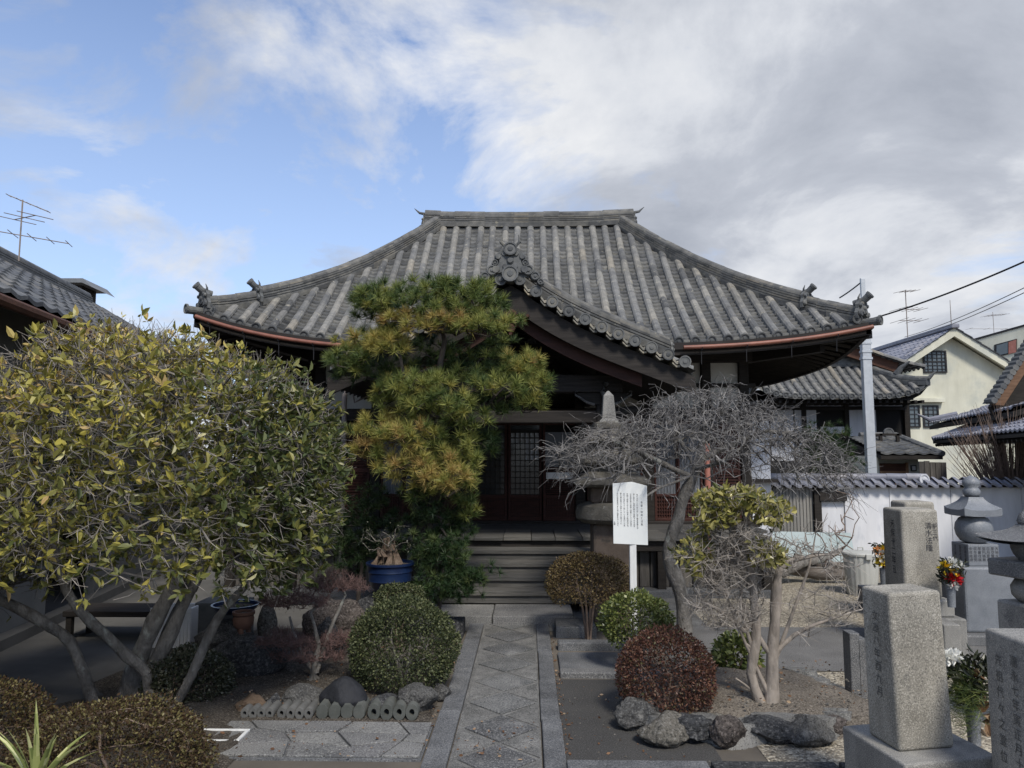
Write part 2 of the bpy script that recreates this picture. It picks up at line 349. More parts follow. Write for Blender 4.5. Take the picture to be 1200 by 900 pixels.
def gravel(name, a, b2, sc=70):
    m, t, b, o = newmat(name)
    tc = nn(t, 'ShaderNodeTexCoord'); v = nn(t, 'ShaderNodeTexVoronoi', Scale=float(sc)); t.links.new(tc.outputs['Object'], v.inputs['Vector'])
    n = nn(t, 'ShaderNodeTexNoise', Scale=1.2, Detail=6.0); t.links.new(tc.outputs['Object'], n.inputs['Vector'])
    sp = nn(t, 'ShaderNodeSeparateXYZ'); t.links.new(v.outputs['Color'], sp.inputs[0])
    c = ramp(t, ((0, tuple(x * .45 for x in a)), (.35, a), (.8, b2), (1, tuple(min(1, x * 1.4) for x in b2))), sp.outputs[0]).outputs[0]
    c = mixc(t, 1.0, c, ramp(t, ((.3, .72), (.7, 1.1)), n.outputs[0]).outputs[0], 'MULTIPLY')
    t.links.new(c, b.inputs['Base Color']); b.inputs['Roughness'].default_value = .95
    bp = nn(t, 'ShaderNodeBump', Strength=1.0, Distance=.012); bp.invert = True; t.links.new(v.outputs['Distance'], bp.inputs['Height']); t.links.new(bp.outputs[0], b.inputs['Normal'])
gravel('gravel', (.27, .235, .18), (.42, .38, .30), 60)
def glassy(name, c, rough=.1):
    m, t, b, o = newmat(name); b.inputs['Base Color'].default_value = (*c, 1); b.inputs['Roughness'].default_value = rough; b.inputs['Specular IOR Level'].default_value = .6
glassy('dark_glass', (.02, .024, .03), .12); glassy('house_glass', (.10, .125, .14), .15); glassy('paper', (.5, .51, .53), .8); glassy('curtain', (.13, .14, .155), .6)
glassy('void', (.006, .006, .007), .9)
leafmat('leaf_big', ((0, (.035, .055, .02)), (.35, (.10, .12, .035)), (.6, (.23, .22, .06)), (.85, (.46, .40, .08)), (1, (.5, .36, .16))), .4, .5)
leafmat('leaf_camellia', ((0, (.05, .07, .02)), (.4, (.19, .185, .045)), (.8, (.36, .32, .10)), (1, (.46, .42, .17))), .3, .5)
leafmat('leaf_box', ((0, (.022, .032, .014)), (.55, (.06, .075, .03)), (1, (.15, .16, .075))), .55, .3, .1)
leafmat('leaf_green', ((0, (.05, .07, .02)), (.5, (.12, .15, .04)), (1, (.28, .30, .10))), .35, .5, .15)
leafmat('leaf_brown', ((0, (.045, .032, .018)), (.5, (.10, .066, .03)), (1, (.19, .15, .06))), .5, .3, .1)
leafmat('leaf_red', ((0, (.045, .022, .018)), (.5, (.10, .045, .033)), (.85, (.17, .085, .055)), (1, (.10, .10, .045))), .45, .3, .1)
leafmat('leaf_hedge', ((0, (.035, .022, .014)), (.5, (.08, .05, .026)), (.8, (.10, .09, .032)), (1, (.2, .17, .07))), .5, .3, .1)
leafmat('leaf_dark', ((0, (.02, .028, .014)), (.6, (.05, .055, .03)), (1, (.14, .14, .10))), .4, .5, .1)
leafmat('needle', ((0, (.03, .06, .025)), (.3, (.11, .155, .045)), (.55, (.26, .28, .075)), (.8, (.38, .33, .09)), (1, (.42, .29, .11))), .5, .3, .15)
leafmat('needle_low', ((0, (.014, .034, .016)), (.6, (.045, .08, .028)), (1, (.11, .14, .05))), .5, .3, .15)
leafmat('yucca_leaf', ((0, (.16, .2, .06)), (.5, (.36, .4, .14)), (1, (.6, .6, .3))), .4, .4, .2)
leafmat('petal_white', ((0, (.75, .75, .7)), (1, (.85, .85, .82))), .6, .2, .2)
leafmat('petal_red', ((0, (.4, .01, .015)), (1, (.55, .02, .03))), .6, .2, .1)
leafmat('petal_yellow', ((0, (.7, .45, .03)), (1, (.8, .62, .05))), .6, .2, .1)
leafmat('petal_orange', ((0, (.7, .3, .1)), (1, (.8, .45, .2))), .6, .2, .1)
leafmat('dead_leaf', ((0, (.09, .045, .025)), (.6, (.2, .11, .06)), (1, (.4, .3, .2))), .7, .2, .1)

# ---------------------------------------------------------------- vegetation helpers
def unit(a): return a / np.maximum(np.linalg.norm(a, axis=-1, keepdims=True), 1e-9)
def leaves(mb, P, D, L, Wd, vals, fold=.25, curl=.15):
    """folded two-quad leaves; P (N,3) base, D (N,3) direction"""
    N = len(P); D = unit(D)
    Rn = nr.normal(size=(N, 3)); Sd = unit(np.cross(D, Rn)); U = np.cross(Sd, D)
    L = np.broadcast_to(L, (N,))[:, None]; Wd = np.broadcast_to(Wd, (N,))[:, None]
    b = P; t = P + D * L + U * (-curl * L)
    m1 = P + D * L * .35; m2 = P + D * L * .7 - U * curl * L * .4
    l1 = m1 + Sd * Wd * .5 + U * Wd * fold; r1 = m1 - Sd * Wd * .5 + U * Wd * fold
    l2 = m2 + Sd * Wd * .42 + U * Wd * fold; r2 = m2 - Sd * Wd * .42 + U * Wd * fold
    V = np.stack([b, l1, l2, t, r2, r1], 1)
    mb.np(V, [(0, 3, 2, 1), (0, 5, 4, 3)], vals)
def smallleaves(mb, P, D, L, Wd, vals):
    N = len(P); D = unit(D); Sd = unit(np.cross(D, nr.normal(size=(N, 3))))
    L = np.broadcast_to(L, (N,))[:, None]; Wd = np.broadcast_to(Wd, (N,))[:, None]
    V = np.stack([P, P + D * L * .5 + Sd * Wd * .5, P + D * L, P + D * L * .5 - Sd * Wd * .5], 1)
    mb.np(V, [(0, 1, 2, 3)], vals)
def edges(mb, A, B, ra, rb, n, vals):
    """open frusta for all edges at once"""
    if len(A) == 0: return
    D = unit(B - A); ref = np.where(np.abs(D[:, 2:3]) > .9, np.array([[1., 0, 0]]), np.array([[0, 0, 1.]]))
    U = unit(np.cross(D, ref)); Wv = np.cross(D, U)
    rings = []
    for P, r in ((A, ra), (B + D * (rb * .3)[:, None], rb)):
        for j in range(n):
            a = 2 * PI * j / n
            rings.append(P + (U * math.cos(a) + Wv * math.sin(a)) * r[:, None])
    V = np.stack(rings, 1)
    mb.np(V, [(j, (j + 1) % n, n + (j + 1) % n, n + j) for j in range(n)], vals)
def smooth_path(pts, rads):
    pts = [np.array(p, float) for p in pts]; out = []; n = len(pts)
    if n < 3: return list(zip(pts, rads))
    for i in range(n - 1):
        p0, p1, p2, p3 = pts[max(0, i - 1)], pts[i], pts[i + 1], pts[min(n - 1, i + 2)]
        for t in (0, .5): out.append((.5 * (2 * p1 + (p2 - p0) * t + (2 * p0 - 5 * p1 + 4 * p2 - p3) * t * t + (3 * p1 - p0 - 3 * p2 + p3) * t ** 3), rads[i] * (1 - t) + rads[i + 1] * t))
    return out + [(pts[-1], rads[-1])]
def grow(trunks, targets, step=.12, jit=.02, rtip=.0018, rk=.5, sag=0.0, cap=.05):
    """trunks: list of (points, radii). Every target is reached by a branch that leaves the nearest wood."""
    pos = []; par = []; rad0 = []
    for pts, rads in trunks:
        last = -1
        pts = smooth_path(pts, rads); rads = [q[1] for q in pts]; pts = [q[0] for q in pts]
        for i, p in enumerate(pts):
            p = np.array(p, float)
            if last >= 0:
                q = pos[last]; n = max(1, int(np.linalg.norm(p - q) / .08))
                for k in range(1, n + 1):
                    f = k / n; pos.append(q + (p - q) * f + (nr.normal(size=3) * .004 if k < n else 0)); par.append(last if k == 1 else len(pos) - 2); rad0.append(rads[i - 1] + (rads[i] - rads[i - 1]) * f)
                last = len(pos) - 1
            else:
                if len(pos):
                    dd = np.linalg.norm(np.array(pos) - p, axis=1); j = int(dd.argmin())
                    pos.append(p); par.append(j if dd[j] < .25 else -1)
                else: pos.append(p); par.append(-1)
                rad0.append(rads[0]); last = len(pos) - 1
    nfix = len(pos); trunktop = np.array(pos)
    base = trunktop
    T_ = np.array(targets)
    d0 = np.min(np.linalg.norm(T_[:, None, :] - base[None, ::3, :], axis=2), axis=1)
    order = np.argsort(d0 + nr.random(len(T_)) * .15)
    cap_n = nfix + len(T_) * 30
    A = np.zeros((cap_n, 3)); A[:nfix] = base; n = nfix; pr = list(par); plen = np.zeros(cap_n)
    tips = []
    # branches do not start at the foot of a trunk
    zmin = np.array([p[2] for p in pos]).min(); pen = np.zeros(cap_n)
    pen[:nfix] = np.where(np.array(rad0) > .0, 0, 0)
    for k in order:
        tg = T_[k]; dv = A[:n] - tg
        dist = np.sqrt((dv ** 2).sum(1)) + .25 * np.maximum(0, plen[:n] - .2) * .5 + np.maximum(0, A[:n, 2] - tg[2]) * .3
        j = int(dist.argmin()); a = A[j]; L = np.linalg.norm(tg - a)
        if L < .01: continue
        m = max(1, int(L / step)); pj = pr[j]
        dirp = unit((a - A[pj])[None])[0] if pj >= 0 else np.array([0, 0, 1.])
        ctrl = a + dirp * L * .35 + nr.normal(size=3) * L * .08; prev = j
        for s in range(1, m + 1):
            f = s / m; p = (1 - f) ** 2 * a + 2 * f * (1 - f) * ctrl + f * f * tg
            if s < m: p = p + nr.normal(size=3) * jit
            A[n] = p; pr.append(prev); plen[n] = plen[prev] + L / m; prev = n; n += 1
        tips.append((prev))
    cnt = np.zeros(n); haschild = np.zeros(n, bool)
    pr = np.array(pr[:n])
    for i in range(n - 1, -1, -1):
        if cnt[i] == 0: cnt[i] = 1
        if pr[i] >= 0: cnt[pr[i]] += cnt[i]
    rad = np.minimum(rtip * cnt ** rk, cap)
    rad[:nfix] = np.maximum(rad0, 0) * (1 + .10 * nr.normal(size=nfix).clip(-1.5, 1.5))
    return A[:n], pr, rad, nfix, np.array(tips)
def wood(mbt, mbw, A, pr, rad, nfix, thick=.012):
    """thick wood into mbt (8 sides), twigs into mbw (3-4 sides)"""
    idx = np.arange(len(A)); ok = pr >= 0; i = idx[ok]; p = pr[ok]
    ra = np.minimum(rad[p], rad[i] * 1.6 + .001); rb = rad[i]; big = (rb > thick) | (i < nfix)
    for sel, mb, n in ((big, mbt, 8), (~big, mbw, 3)):
        edges(mb, A[p[sel]], A[i[sel]], ra[sel], rb[sel], n, nr.random(sel.sum()))
def ball_shrub(name, label, c, rx, ry, rz, mat, n=6500, ls=.017, lw=.011, trunk=True, group=None, shell=.28, lump=.07, cat='shrub', stemmat='twig_brown', bare=0.0, zlow=-.75):
    """clipped shrub: leaves spread through the outer shell of an uneven ellipsoid, twigs and stems inside"""
    c = np.array(c); root = T(name, label, cat, (c[0], c[1], max(0, c[2] - rz)), group)
    n = int(n * 1.9); d = unit(nr.normal(size=(n, 3))); d = d[d[:, 2] > zlow]
    ph = nr.random(6) * 6
    lumpy = 1 + lump * (np.sin(d[:, 0] * 5 + ph[0]) * np.sin(d[:, 1] * 5 + ph[1]) + .6 * np.sin(d[:, 2] * 9 + ph[2]) * np.sin(d[:, 0] * 9 + ph[3])) 
    rr = lumpy * (1 - shell * nr.random(len(d)) ** 1.6) + nr.normal(size=len(d)) * .012
    rr = rr + np.where(nr.random(len(d)) < .03, .03 + .05 * nr.random(len(d)), 0)
    P = c + d * rr[:, None] * np.array([rx, ry, rz])
    D = d + nr.normal(size=d.shape) * .7
    mb = MB(); smallleaves(mb, P, D, ls * (.7 + .6 * nr.random(len(P))), lw * (.7 + .6 * nr.random(len(P))), nr.random(len(P)) ** 1.1)
    mb.build('foliage', mat, root, recalc=False)
    tw = MB(); k = max(60, n // 90); n = n; q = unit(nr.normal(size=(k, 3))); q = q[q[:, 2] > -.5]
    tg = c + q * np.array([rx, ry, rz]) * (.80 + .08 * nr.random(len(q)))[:, None]
    zb = max(0.0, c[2] - rz) - (.02 if c[2] - rz <= 0 else 0)
    g = [([(c[0] + a * .3, c[1] + b * .3, 0), (c[0] + a, c[1] + b, c[2] * .55), (c[0] + a * 2, c[1] + b * 2, c[2])], [.012, .01, .007]) for a, b in ((.02, .01), (-.05, .03), (.04, -.05), (-.02, -.05))]
    A, pr, rad, nf, tips = grow(g, tg, step=.06, jit=.006, rtip=.0012)
    tt = MB(); wood(tt, tw, A, pr, rad, nf, .006)
    tt.build('stem', stemmat, root, smooth=True, recalc=False); tw.build('twigs', stemmat, root, recalc=False)
    return root
def rock(name, label, c, size, mat, seed=0, rz=0, tilt=0, rough=.4, group=None, cat='rock', pointy=0, sink=.1):
    import bmesh
    b = bmesh.new(); bmesh.ops.create_icosphere(b, subdivisions=5, radius=1.0); o = Vector((seed * 7.3, seed * 3.1, seed * 1.7)); P = []
    for v in b.verts:
        n = v.co.normalized(); q = n.copy()
        # faceted: quantise by a few random cutting planes
        r = 1.0
        for k in range(9):
            h = mnoise.random_unit_vector() if False else Vector((math.sin(seed * 12.9 + k * 4.1), math.sin(seed * 7.7 + k * 2.3 + 1), math.sin(seed * 3.3 + k * 5.9 + 2))).normalized()
            dt = n.dot(h)
            if dt > .05: r = min(r, (.78 + .12 * math.sin(seed + k * 1.7)) / dt)
        r = r * (1 + rough * .35 * mnoise.noise(n * 1.6 + o) + rough * .18 * mnoise.noise(n * 4.5 + o) + rough * .035 * mnoise.noise(n * 11 + o) + rough * .012 * mnoise.noise(n * 25 + o))
        q = n * r
        if pointy and q.z > 0: s = 1 - pointy * q.z; q.x *= s; q.y *= s
        q = Vector((q.x * size[0] / 2, q.y * size[1] / 2, q.z * size[2] / 2))
        if tilt: q = Vector((q.x * math.cos(tilt) - q.z * math.sin(tilt), q.y, q.x * math.sin(tilt) + q.z * math.cos(tilt)))
        P.append(Vector((q.x * math.cos(rz) - q.y * math.sin(rz) + c[0], q.x * math.sin(rz) + q.y * math.cos(rz) + c[1], q.z + c[2] + size[2] * (.5 - sink))))
    mb = MB(); mb.add(P, [tuple(v.index for v in f.verts) for f in b.faces]); b.free()
    return tag(mb.build(name, mat, smooth=35), label, cat, group)
# ================================================================ GROUND
def sheet(name, mat, pts, z, kind='structure', nsub=0):
    mb = MB(); mb.add([(p[0], p[1], z) for p in pts], [tuple(range(len(pts)))], .5)
    return struct(mb.build(name, mat), kind)
def rect(name, mat, x0, x1, y0, y1, z): return sheet(name, mat, [(x0, y0), (x1, y0), (x1, y1), (x0, y1)], z)
rect('ground', 'earth', -260, 260, -260, 420, 0.0)
rect('courtyard', 'concrete', -7, -2.25, 1.0, 11, .008)
rect('gravel_yard', 'gravel', 1.3, 11, 1, 12.4, .004)
rect('cemetery_path', 'tarmac', 1.15, 11, 6.0, 7.5, .010)
rect('dark_soil', 'dark_earth', .19, 1.05, 1.0, 5.75, .009)
rect('forecourt', 'joint_concrete', -3.2, 1.75, 7.3, 9.6, .005)
def soil_bed(name, mat, pts, h, seed):
    xs = [p[0] for p in pts]; ys = [p[1] for p in pts]; cx_ = sum(xs) / len(xs); cy_ = sum(ys) / len(ys); mb = MB()
    n = 48; rings = 14; P = [(cx_, cy_, h)]; F_ = []
    def edge(a):
        k = a / (2 * PI) * len(pts); i = int(k) % len(pts); f = k - int(k); p, q = pts[i], pts[(i + 1) % len(pts)]
        return p[0] + (q[0] - p[0]) * f, p[1] + (q[1] - p[1]) * f
    for r in range(1, rings + 1):
        f = r / rings
        for j in range(n):
            ex, ey = edge(2 * PI * j / n); x = cx_ + (ex - cx_) * f; y = cy_ + (ey - cy_) * f
            z = h * (1 - f ** 4) + (.012 + .02 * mnoise.noise(Vector((x * 4, y * 4, seed))) + .01 * mnoise.noise(Vector((x * 13, y * 13, seed)))) * (1 if r < rings else 0)
            P.append((x, y, max(z, .003 if r == rings else .014)))
    for j in range(n): F_.append((0, 1 + j, 1 + (j + 1) % n))
    for r in range(rings - 1):
        for j in range(n): F_.append((1 + r * n + j, 1 + (r + 1) * n + j, 1 + (r + 1) * n + (j + 1) % n, 1 + r * n + (j + 1) % n))
    mb.add(P, F_); return struct(mb.build(name, mat, smooth=True))
soil_bed('garden_soil', 'soil', [(-2.6, 4.78), (-1.2, 4.8), (-.62, 4.86), (-.6, 6.2), (-.62, 7.35), (-1.8, 7.5), (-3.0, 7.2), (-3.2, 5.6)], .05, 2)
soil_bed('planting_soil', 'soil_light', [(.98, 4.85), (1.5, 4.62), (2.1, 4.6), (2.35, 4.9), (2.2, 5.5), (1.85, 5.95), (1.2, 5.95), (.95, 5.5)], .13, 5)
soil_bed('hedge_soil', 'soil', [(-3.6, 3.2), (-2.2, 3.1), (-1.62, 3.3), (-1.6, 4.5), (-1.9, 5.2), (-2.9, 5.4), (-3.6, 4.6)], .04, 9)

# stone path with diamond pavers between long kerbstones
def stone_path():
    root = T('stone_path', '', '', (-.19, 2, 0)); del root['label']; del root['category']; struct(root)
    xl, xr = -.43, .07; y0, y1 = 1.6, 7.88
    b = MB(); b.bb(xl, xr, y0, y1, -.03, .016); b.build('path_bed', 'joint_concrete', root)
    d = (xr - xl) / 2 - .028; pitch = .47; mb = MB(); tri = MB(); y = y0 + .28
    while y < y1 - .2:
        k = d * rnd.uniform(.96, 1.0); cx_ = (xl + xr) / 2 + rnd.uniform(-.008, .008); z = .016; h = rnd.uniform(.004, .013)
        kk = min(pitch / 2 - .006, k * 1.0)
        mb.prism([(cx_ - k, y, z), (cx_, y - kk, z), (cx_ + k, y, z), (cx_, y + kk, z)], (0, 0, h), rnd.random())
        for s in (-1, 1):
            h2 = rnd.uniform(.001, .007); yy = y + pitch / 2; a = rnd.random()
            e = cx_ + s * (d + .012)
            tri.prism([(e, yy - pitch / 2 + .03, z), (e, yy + pitch / 2 - .03, z), (cx_ + s * .025, yy, z)][::s], (0, 0, h2), a)
        y += pitch
    mb.build('paver', 'paver', root, bevel=.004); tri.build('fill_stone', 'joint_concrete', root, bevel=.003)
    for x0, x1 in ((-.575, -.437), (.077, .195)):
        y = y0
        while y < y1 - .1:
            L = min(rnd.uniform(.75, 1.25), y1 - y); k = MB(); k.bb(x0 + rnd.uniform(-.006, .006), x1 + rnd.uniform(-.006, .006), y, y + L - .008, -.05, .028 + rnd.uniform(-.004, .004)); k.build('kerbstone', 'kerb_stone', root, bevel=.008); y += L
stone_path()
def slab(name, x0, x1, y0, y1, z0, z1, mat='kerb_stone', label='', cat='slab', group=None, bevel=.01):
    mb = MB(); mb.bb(x0, x1, y0, y1, z0, z1)
    return tag(mb.build(name, mat, bevel=bevel), label, cat, group)
slab('stone_slab', -1.12, -.36, 7.52, 8.12, -.02, .095, 'crazy', 'broad pale landing stone left of the centre joint, below the wooden steps', 'slab', 'landing stones')
slab('stone_slab', -.352, .44, 7.5, 8.12, -.02, .10, 'crazy', 'broad pale landing stone right of the centre joint, below the wooden steps', 'slab', 'landing stones')
slab('step_stone', .25, .62, 7.05, 7.45, -.02, .10, 'kerb_stone', 'small grey step block beside the far end of the stone path', 'step')
slab('stone_slab', .24, .92, 5.95, 6.45, -.02, .03, 'kerb_stone', 'flat grey slab between the dark soil patch and the round brown shrub', 'slab')
slab('kerbstone', .235, 1.0, 5.8, 5.92, -.02, .045, 'crazy', 'thin pale kerb at the far edge of the dark soil patch', 'kerb')
slab('kerbstone', .25, 1.05, 6.6, 6.72, -.02, .07, 'kerb_stone', 'grey kerb at the foot of the brown-leaved ball shrub', 'kerb')
slab('kerbstone', -.92, -.6, 7.0, 7.3, -.02, .14, 'rock_dark', 'dark block beside the path behind the large clipped ball shrub', 'kerb')
for i, (a, b2) in enumerate(((.2, .95), (.96, 1.62), (1.63, 2.2))):
    slab('kerbstone', a, b2 - .01, 3.98, 4.17, -.03, .05, 'rock_dark' if i else 'kerb_stone', ('grey kerb block nearest the path along the bottom of the soil patch', 'dark blue-grey kerb block below the boulder ring', 'dark kerb block touching the base of the front gravestone')[i], 'kerb', 'kerb blocks along the front')
# crazy paving shelf on the left
def crazy_paving():
    root = T('crazy_paving', '', '', (-1.2, 4.5, 0)); del root['label']; del root['category']; struct(root)
    b = MB(); b.bb(-1.86, -.585, 4.24, 4.80, -.03, .012); b.build('paving_bed', 'kerb_stone', root)
    rows = [4.25, 4.43, 4.62, 4.795]; mb = MB(); cuts = []
    for i in range(4): cuts.append([-1.85] + sorted([-1.85 + 1.26 * (k + rnd.uniform(.25, .75)) / 4 for k in range(4)]) + [-.59])
    for i in range(3):
        for j in range(5):
            a0, a1 = cuts[i][j], cuts[i][j + 1]; b0, b1 = cuts[i + 1][j], cuts[i + 1][j + 1]; g = .007
            dy0 = lambda x, r: rows[r] + (0 if r in (0, 3) else .05 * math.sin(x * 9 + r * 2))
            mb.prism([(a0 + g, dy0(a0, i) + g, .012), (a1 - g, dy0(a1, i) + g, .012), (b1 - g, dy0(b1, i + 1) - g, .012), (b0 + g, dy0(b0, i + 1) - g, .012)], (0, 0, rnd.uniform(.010, .016)))
    mb.build('paving_stone', 'crazy', root, bevel=.004)
crazy_paving()
# pale drain frame
mb = MB(); g = Gp(268, 868)
for a, b2, c, d in ((-1.95, -1.66, 4.60, 4.62), (-1.68, -1.66, 4.44, 4.60), (-1.95, -1.68, 4.43, 4.45)): mb.bb(a, b2, c, d, .0, .035)
tag(mb.build('drain_frame', 'white_paint', bevel=.003), 'white square metal frame set in the paving by the brown hedge', 'drain frame')

# ================================================================ ROOF TOOLS
def tile_field(pan, rnd_, C, lat, m, sp, tin=0.0, seg=.27, exp=.088, rr=.055, pans=True, jit=.004, eave=True, discs=None, out=None):
    """C(off, t): base point at lateral offset off from the column axis, t metres up the slope (plan)"""
    up = Vector((0, 0, 1)); ph = rnd.uniform(0, .8) * seg; n = int(math.ceil((m + ph) / seg)); lean = rnd.uniform(-.008, .008)
    for i in range(n):
        t0 = max(0, i * seg - ph); t1 = min(m, (i + 1) * seg - ph + .012)
        if t1 - t0 < .03: continue
        r0 = rr * rnd.uniform(1.03, 1.09); r1 = rr * rnd.uniform(.93, .98); a = C(lean + rnd.uniform(-jit, jit), t0) + up * rnd.uniform(-.003, .004); b = C(lean + rnd.uniform(-jit, jit), t1)
        P = []
        for c, r in ((a, r0), (b, r1), (a, r * .8 if False else r0 - .012)):
            for k in range(7):
                th = PI * (k / 6 * 1.1 - .05); P.append(c + lat * (r * math.cos(th)) + up * (r * 1.15 * math.sin(th) + .016))
        v = rnd.random()
        rnd_.add(P, [(k, k + 1, 8 + k, 7 + k) for k in range(6)] + [(k, 14 + k, 15 + k, k + 1) for k in range(6)], v)
    if discs is not None:
        c = C(0, -.015) + up * .012; d = -out
        disc(discs, c, d, rr * 1.16, .05)
    if pans:
        n = max(1, int(m / exp)); h = sp / 2
        for i in range(n):
            t0 = i * exp; t1 = t0 + exp + .004; v = rnd.random() * .8; P = []; dz = rnd.uniform(-.003, .003)
            if t1 > m: break
            for t, lift in ((t0, .036 + dz), (t1, .006), (t0, .004)):
                for k in range(5):
                    u = (k / 4 * 2 - 1); off = h + u * (h * .72); P.append(C(off, t) + up * (lift - .026 * (1 - u * u)))
            pan.add(P, [(k, k + 1, 6 + k, 5 + k) for k in range(4)] + [(k, 10 + k, 11 + k, k + 1) for k in range(4)], v)
def disc(mb, c, d, r, L=.04, n=14):
    """round end tile facing along d, with raised rim and boss"""
    c = Vector(c)
    d = Vector(d).normalized(); u = d.cross(Vector((0, 0, 1)))
    if u.length < .1: u = Vector((1, 0, 0))
    u.normalize(); w = u.cross(d); P = []; pr = ((r, -L), (r, .006), (r * .8, .006), (r * .74, -.006), (r * .4, -.006), (r * .33, .004), (.001, .006))
    for q, z in pr:
        for j in range(n): a = 2 * PI * j / n; P.append(c + d * z + u * (q * math.cos(a)) + w * (q * math.sin(a)))
    mb.add(P, [(i * n + j, i * n + (j + 1) % n, (i + 1) * n + (j + 1) % n, (i + 1) * n + j) for i in range(len(pr) - 1) for j in range(n)], rnd.random() * .7)
def ridge_section(w, layers, lh, cap=True):
    """stack of thin ridge tiles, each edge notched, under a round cap"""
    L = [(w / 2 - .01, -.07)]; z = 0
    for i in range(layers):
        ww = w / 2 * (1 - .05 * i); L += [(ww, z), (ww, z + lh * .62), (ww - .018, z + lh * .62), (ww - .018, z + lh)]; z += lh
    sec = L[:]; 
    if cap:
        r = w * .36
        sec += [(r * math.cos(a), z + r * .9 * math.sin(a)) for a in (0, .4, .8, 1.2, PI / 2, PI - 1.2, PI - .8, PI - .4, PI)]
    sec += [(-a, b) for a, b in reversed(L)]
    return sec
def ridge_run(mb, path, w, layers, lh, seg=.3, capmb=None):
    """sweep broken into short tiles so that the joints and the uneven lay show"""
    dirs = []
    for i in range(len(path)):
        d = (path[min(i + 1, len(path) - 1)] - path[max(i - 1, 0)]); d.z = 0; d.normalize(); dirs.append(Vector((-d.y, d.x, 0)))
    for i in range(len(path) - 1):
        k = rnd.uniform(.965, 1.035); dz = rnd.uniform(-.006, .006)
        sec = [(a * k, b) for a, b in ridge_section(w, layers, lh)]
        a, b = path[i], path[i + 1]; e = (b - a) * .02
        mb.sweep(sec, [a - e + Vector((0, 0, dz)), b + e + Vector((0, 0, dz))], [dirs[i], dirs[i + 1]], val=None)
def demon_tile(mb, p, d, s=1.0, horn=True, cyl=True):
    """ridge-end tile: shouldered plate with scrolls, brow boss, horns, and the round tile that juts out above"""
    d = Vector(d); d.z = 0; d.normalize(); l = Vector((-d.y, d.x, 0)); up = Vector((0, 0, 1)); p = Vector(p)
    out = [(-.19, -.04), (-.20, .05), (-.155, .12), (-.165, .18), (-.12, .22), (-.09, .26), (-.04, .275), (.04, .275), (.09, .26), (.12, .22), (.165, .18), (.155, .12), (.20, .05), (.19, -.04), (.10, -.02), (.06, .02), (-.06, .02), (-.10, -.02)]
    mb.prism([p + l * a * s + up * b * s - d * .02 * s for a, b in out], d * .05 * s)
    mb.prism([p + l * a * s * .7 + up * (b * .72 + .03) * s + d * .031 * s for a, b in out], d * .025 * s)
    for sx in (-1, 1):
        for a, b, r in ((.145, .04, .05), (.12, .17, .035), (.06, .2, .03), (.05, .07, .035)):
            c = p + l * sx * a * s + up * b * s + d * .04 * s
            mb.tube([c, c + d * .03 * s], [r * s, r * .7 * s], 10)
        if horn: mb.tube([p + l * sx * .08 * s + up * .22 * s, p + l * sx * .10 * s + up * .29 * s + d * .01, p + l * sx * .085 * s + up * .35 * s + d * .03 * s], [.02 * s, .015 * s, .004], 6)
    c = p + up * .13 * s + d * .05 * s; mb.tube([c, c + d * .03 * s], [.045 * s, .025 * s], 10)
    if cyl:
        a = p + up * .22 * s - d * .10 * s; b = p + up * .25 * s + d * .05 * s; e = p + up * .33 * s + d * .15 * s
        mb.tube([a, b, e], [.052 * s, .055 * s, .06 * s], 12); disc(mb, e, (e - b), .066 * s, .02)

# ================================================================ TEMPLE HALL
CXH = .02; XE = 4.37; YE = 9.6; DD = 3.0; HR = 1.53; KX = (XE - HR) / DD
LIFT = {-1: .46, 1: .28}
def zp(s): return 3.10 + 1.85 * s + .67 * s * s
def zr(s, q, sg):
    w = abs(q) ** 3.5
    return zp(s) + LIFT[sg] * w * max(0, 1 - s) ** 2.2
def front_pt(x, t):
    s = t / DD; xh = XE - t * KX; q = min(1, abs(x) / xh) if xh > 0 else 1; sg = 1 if x > 0 else -1
    return Vector((CXH + x, YE + t, zr(max(0, s), q, sg) + min(0, s) * 1.9))
YC = YE + DD
def side_pt(sg, y, t):                       # y relative to the ridge line, t up-slope in plan metres
    s = t / (XE - HR); yh = DD * (1 - s); q = min(1, abs(y) / yh) if yh > .01 else 1
    return Vector((CXH + sg * (XE - t), YC + y, zr(max(0, s), q, sg)))
hall = T('temple_hall', 'old wooden temple hall with broad grey tiled roof and gabled porch', 'temple', (CXH, 12.0, 0))
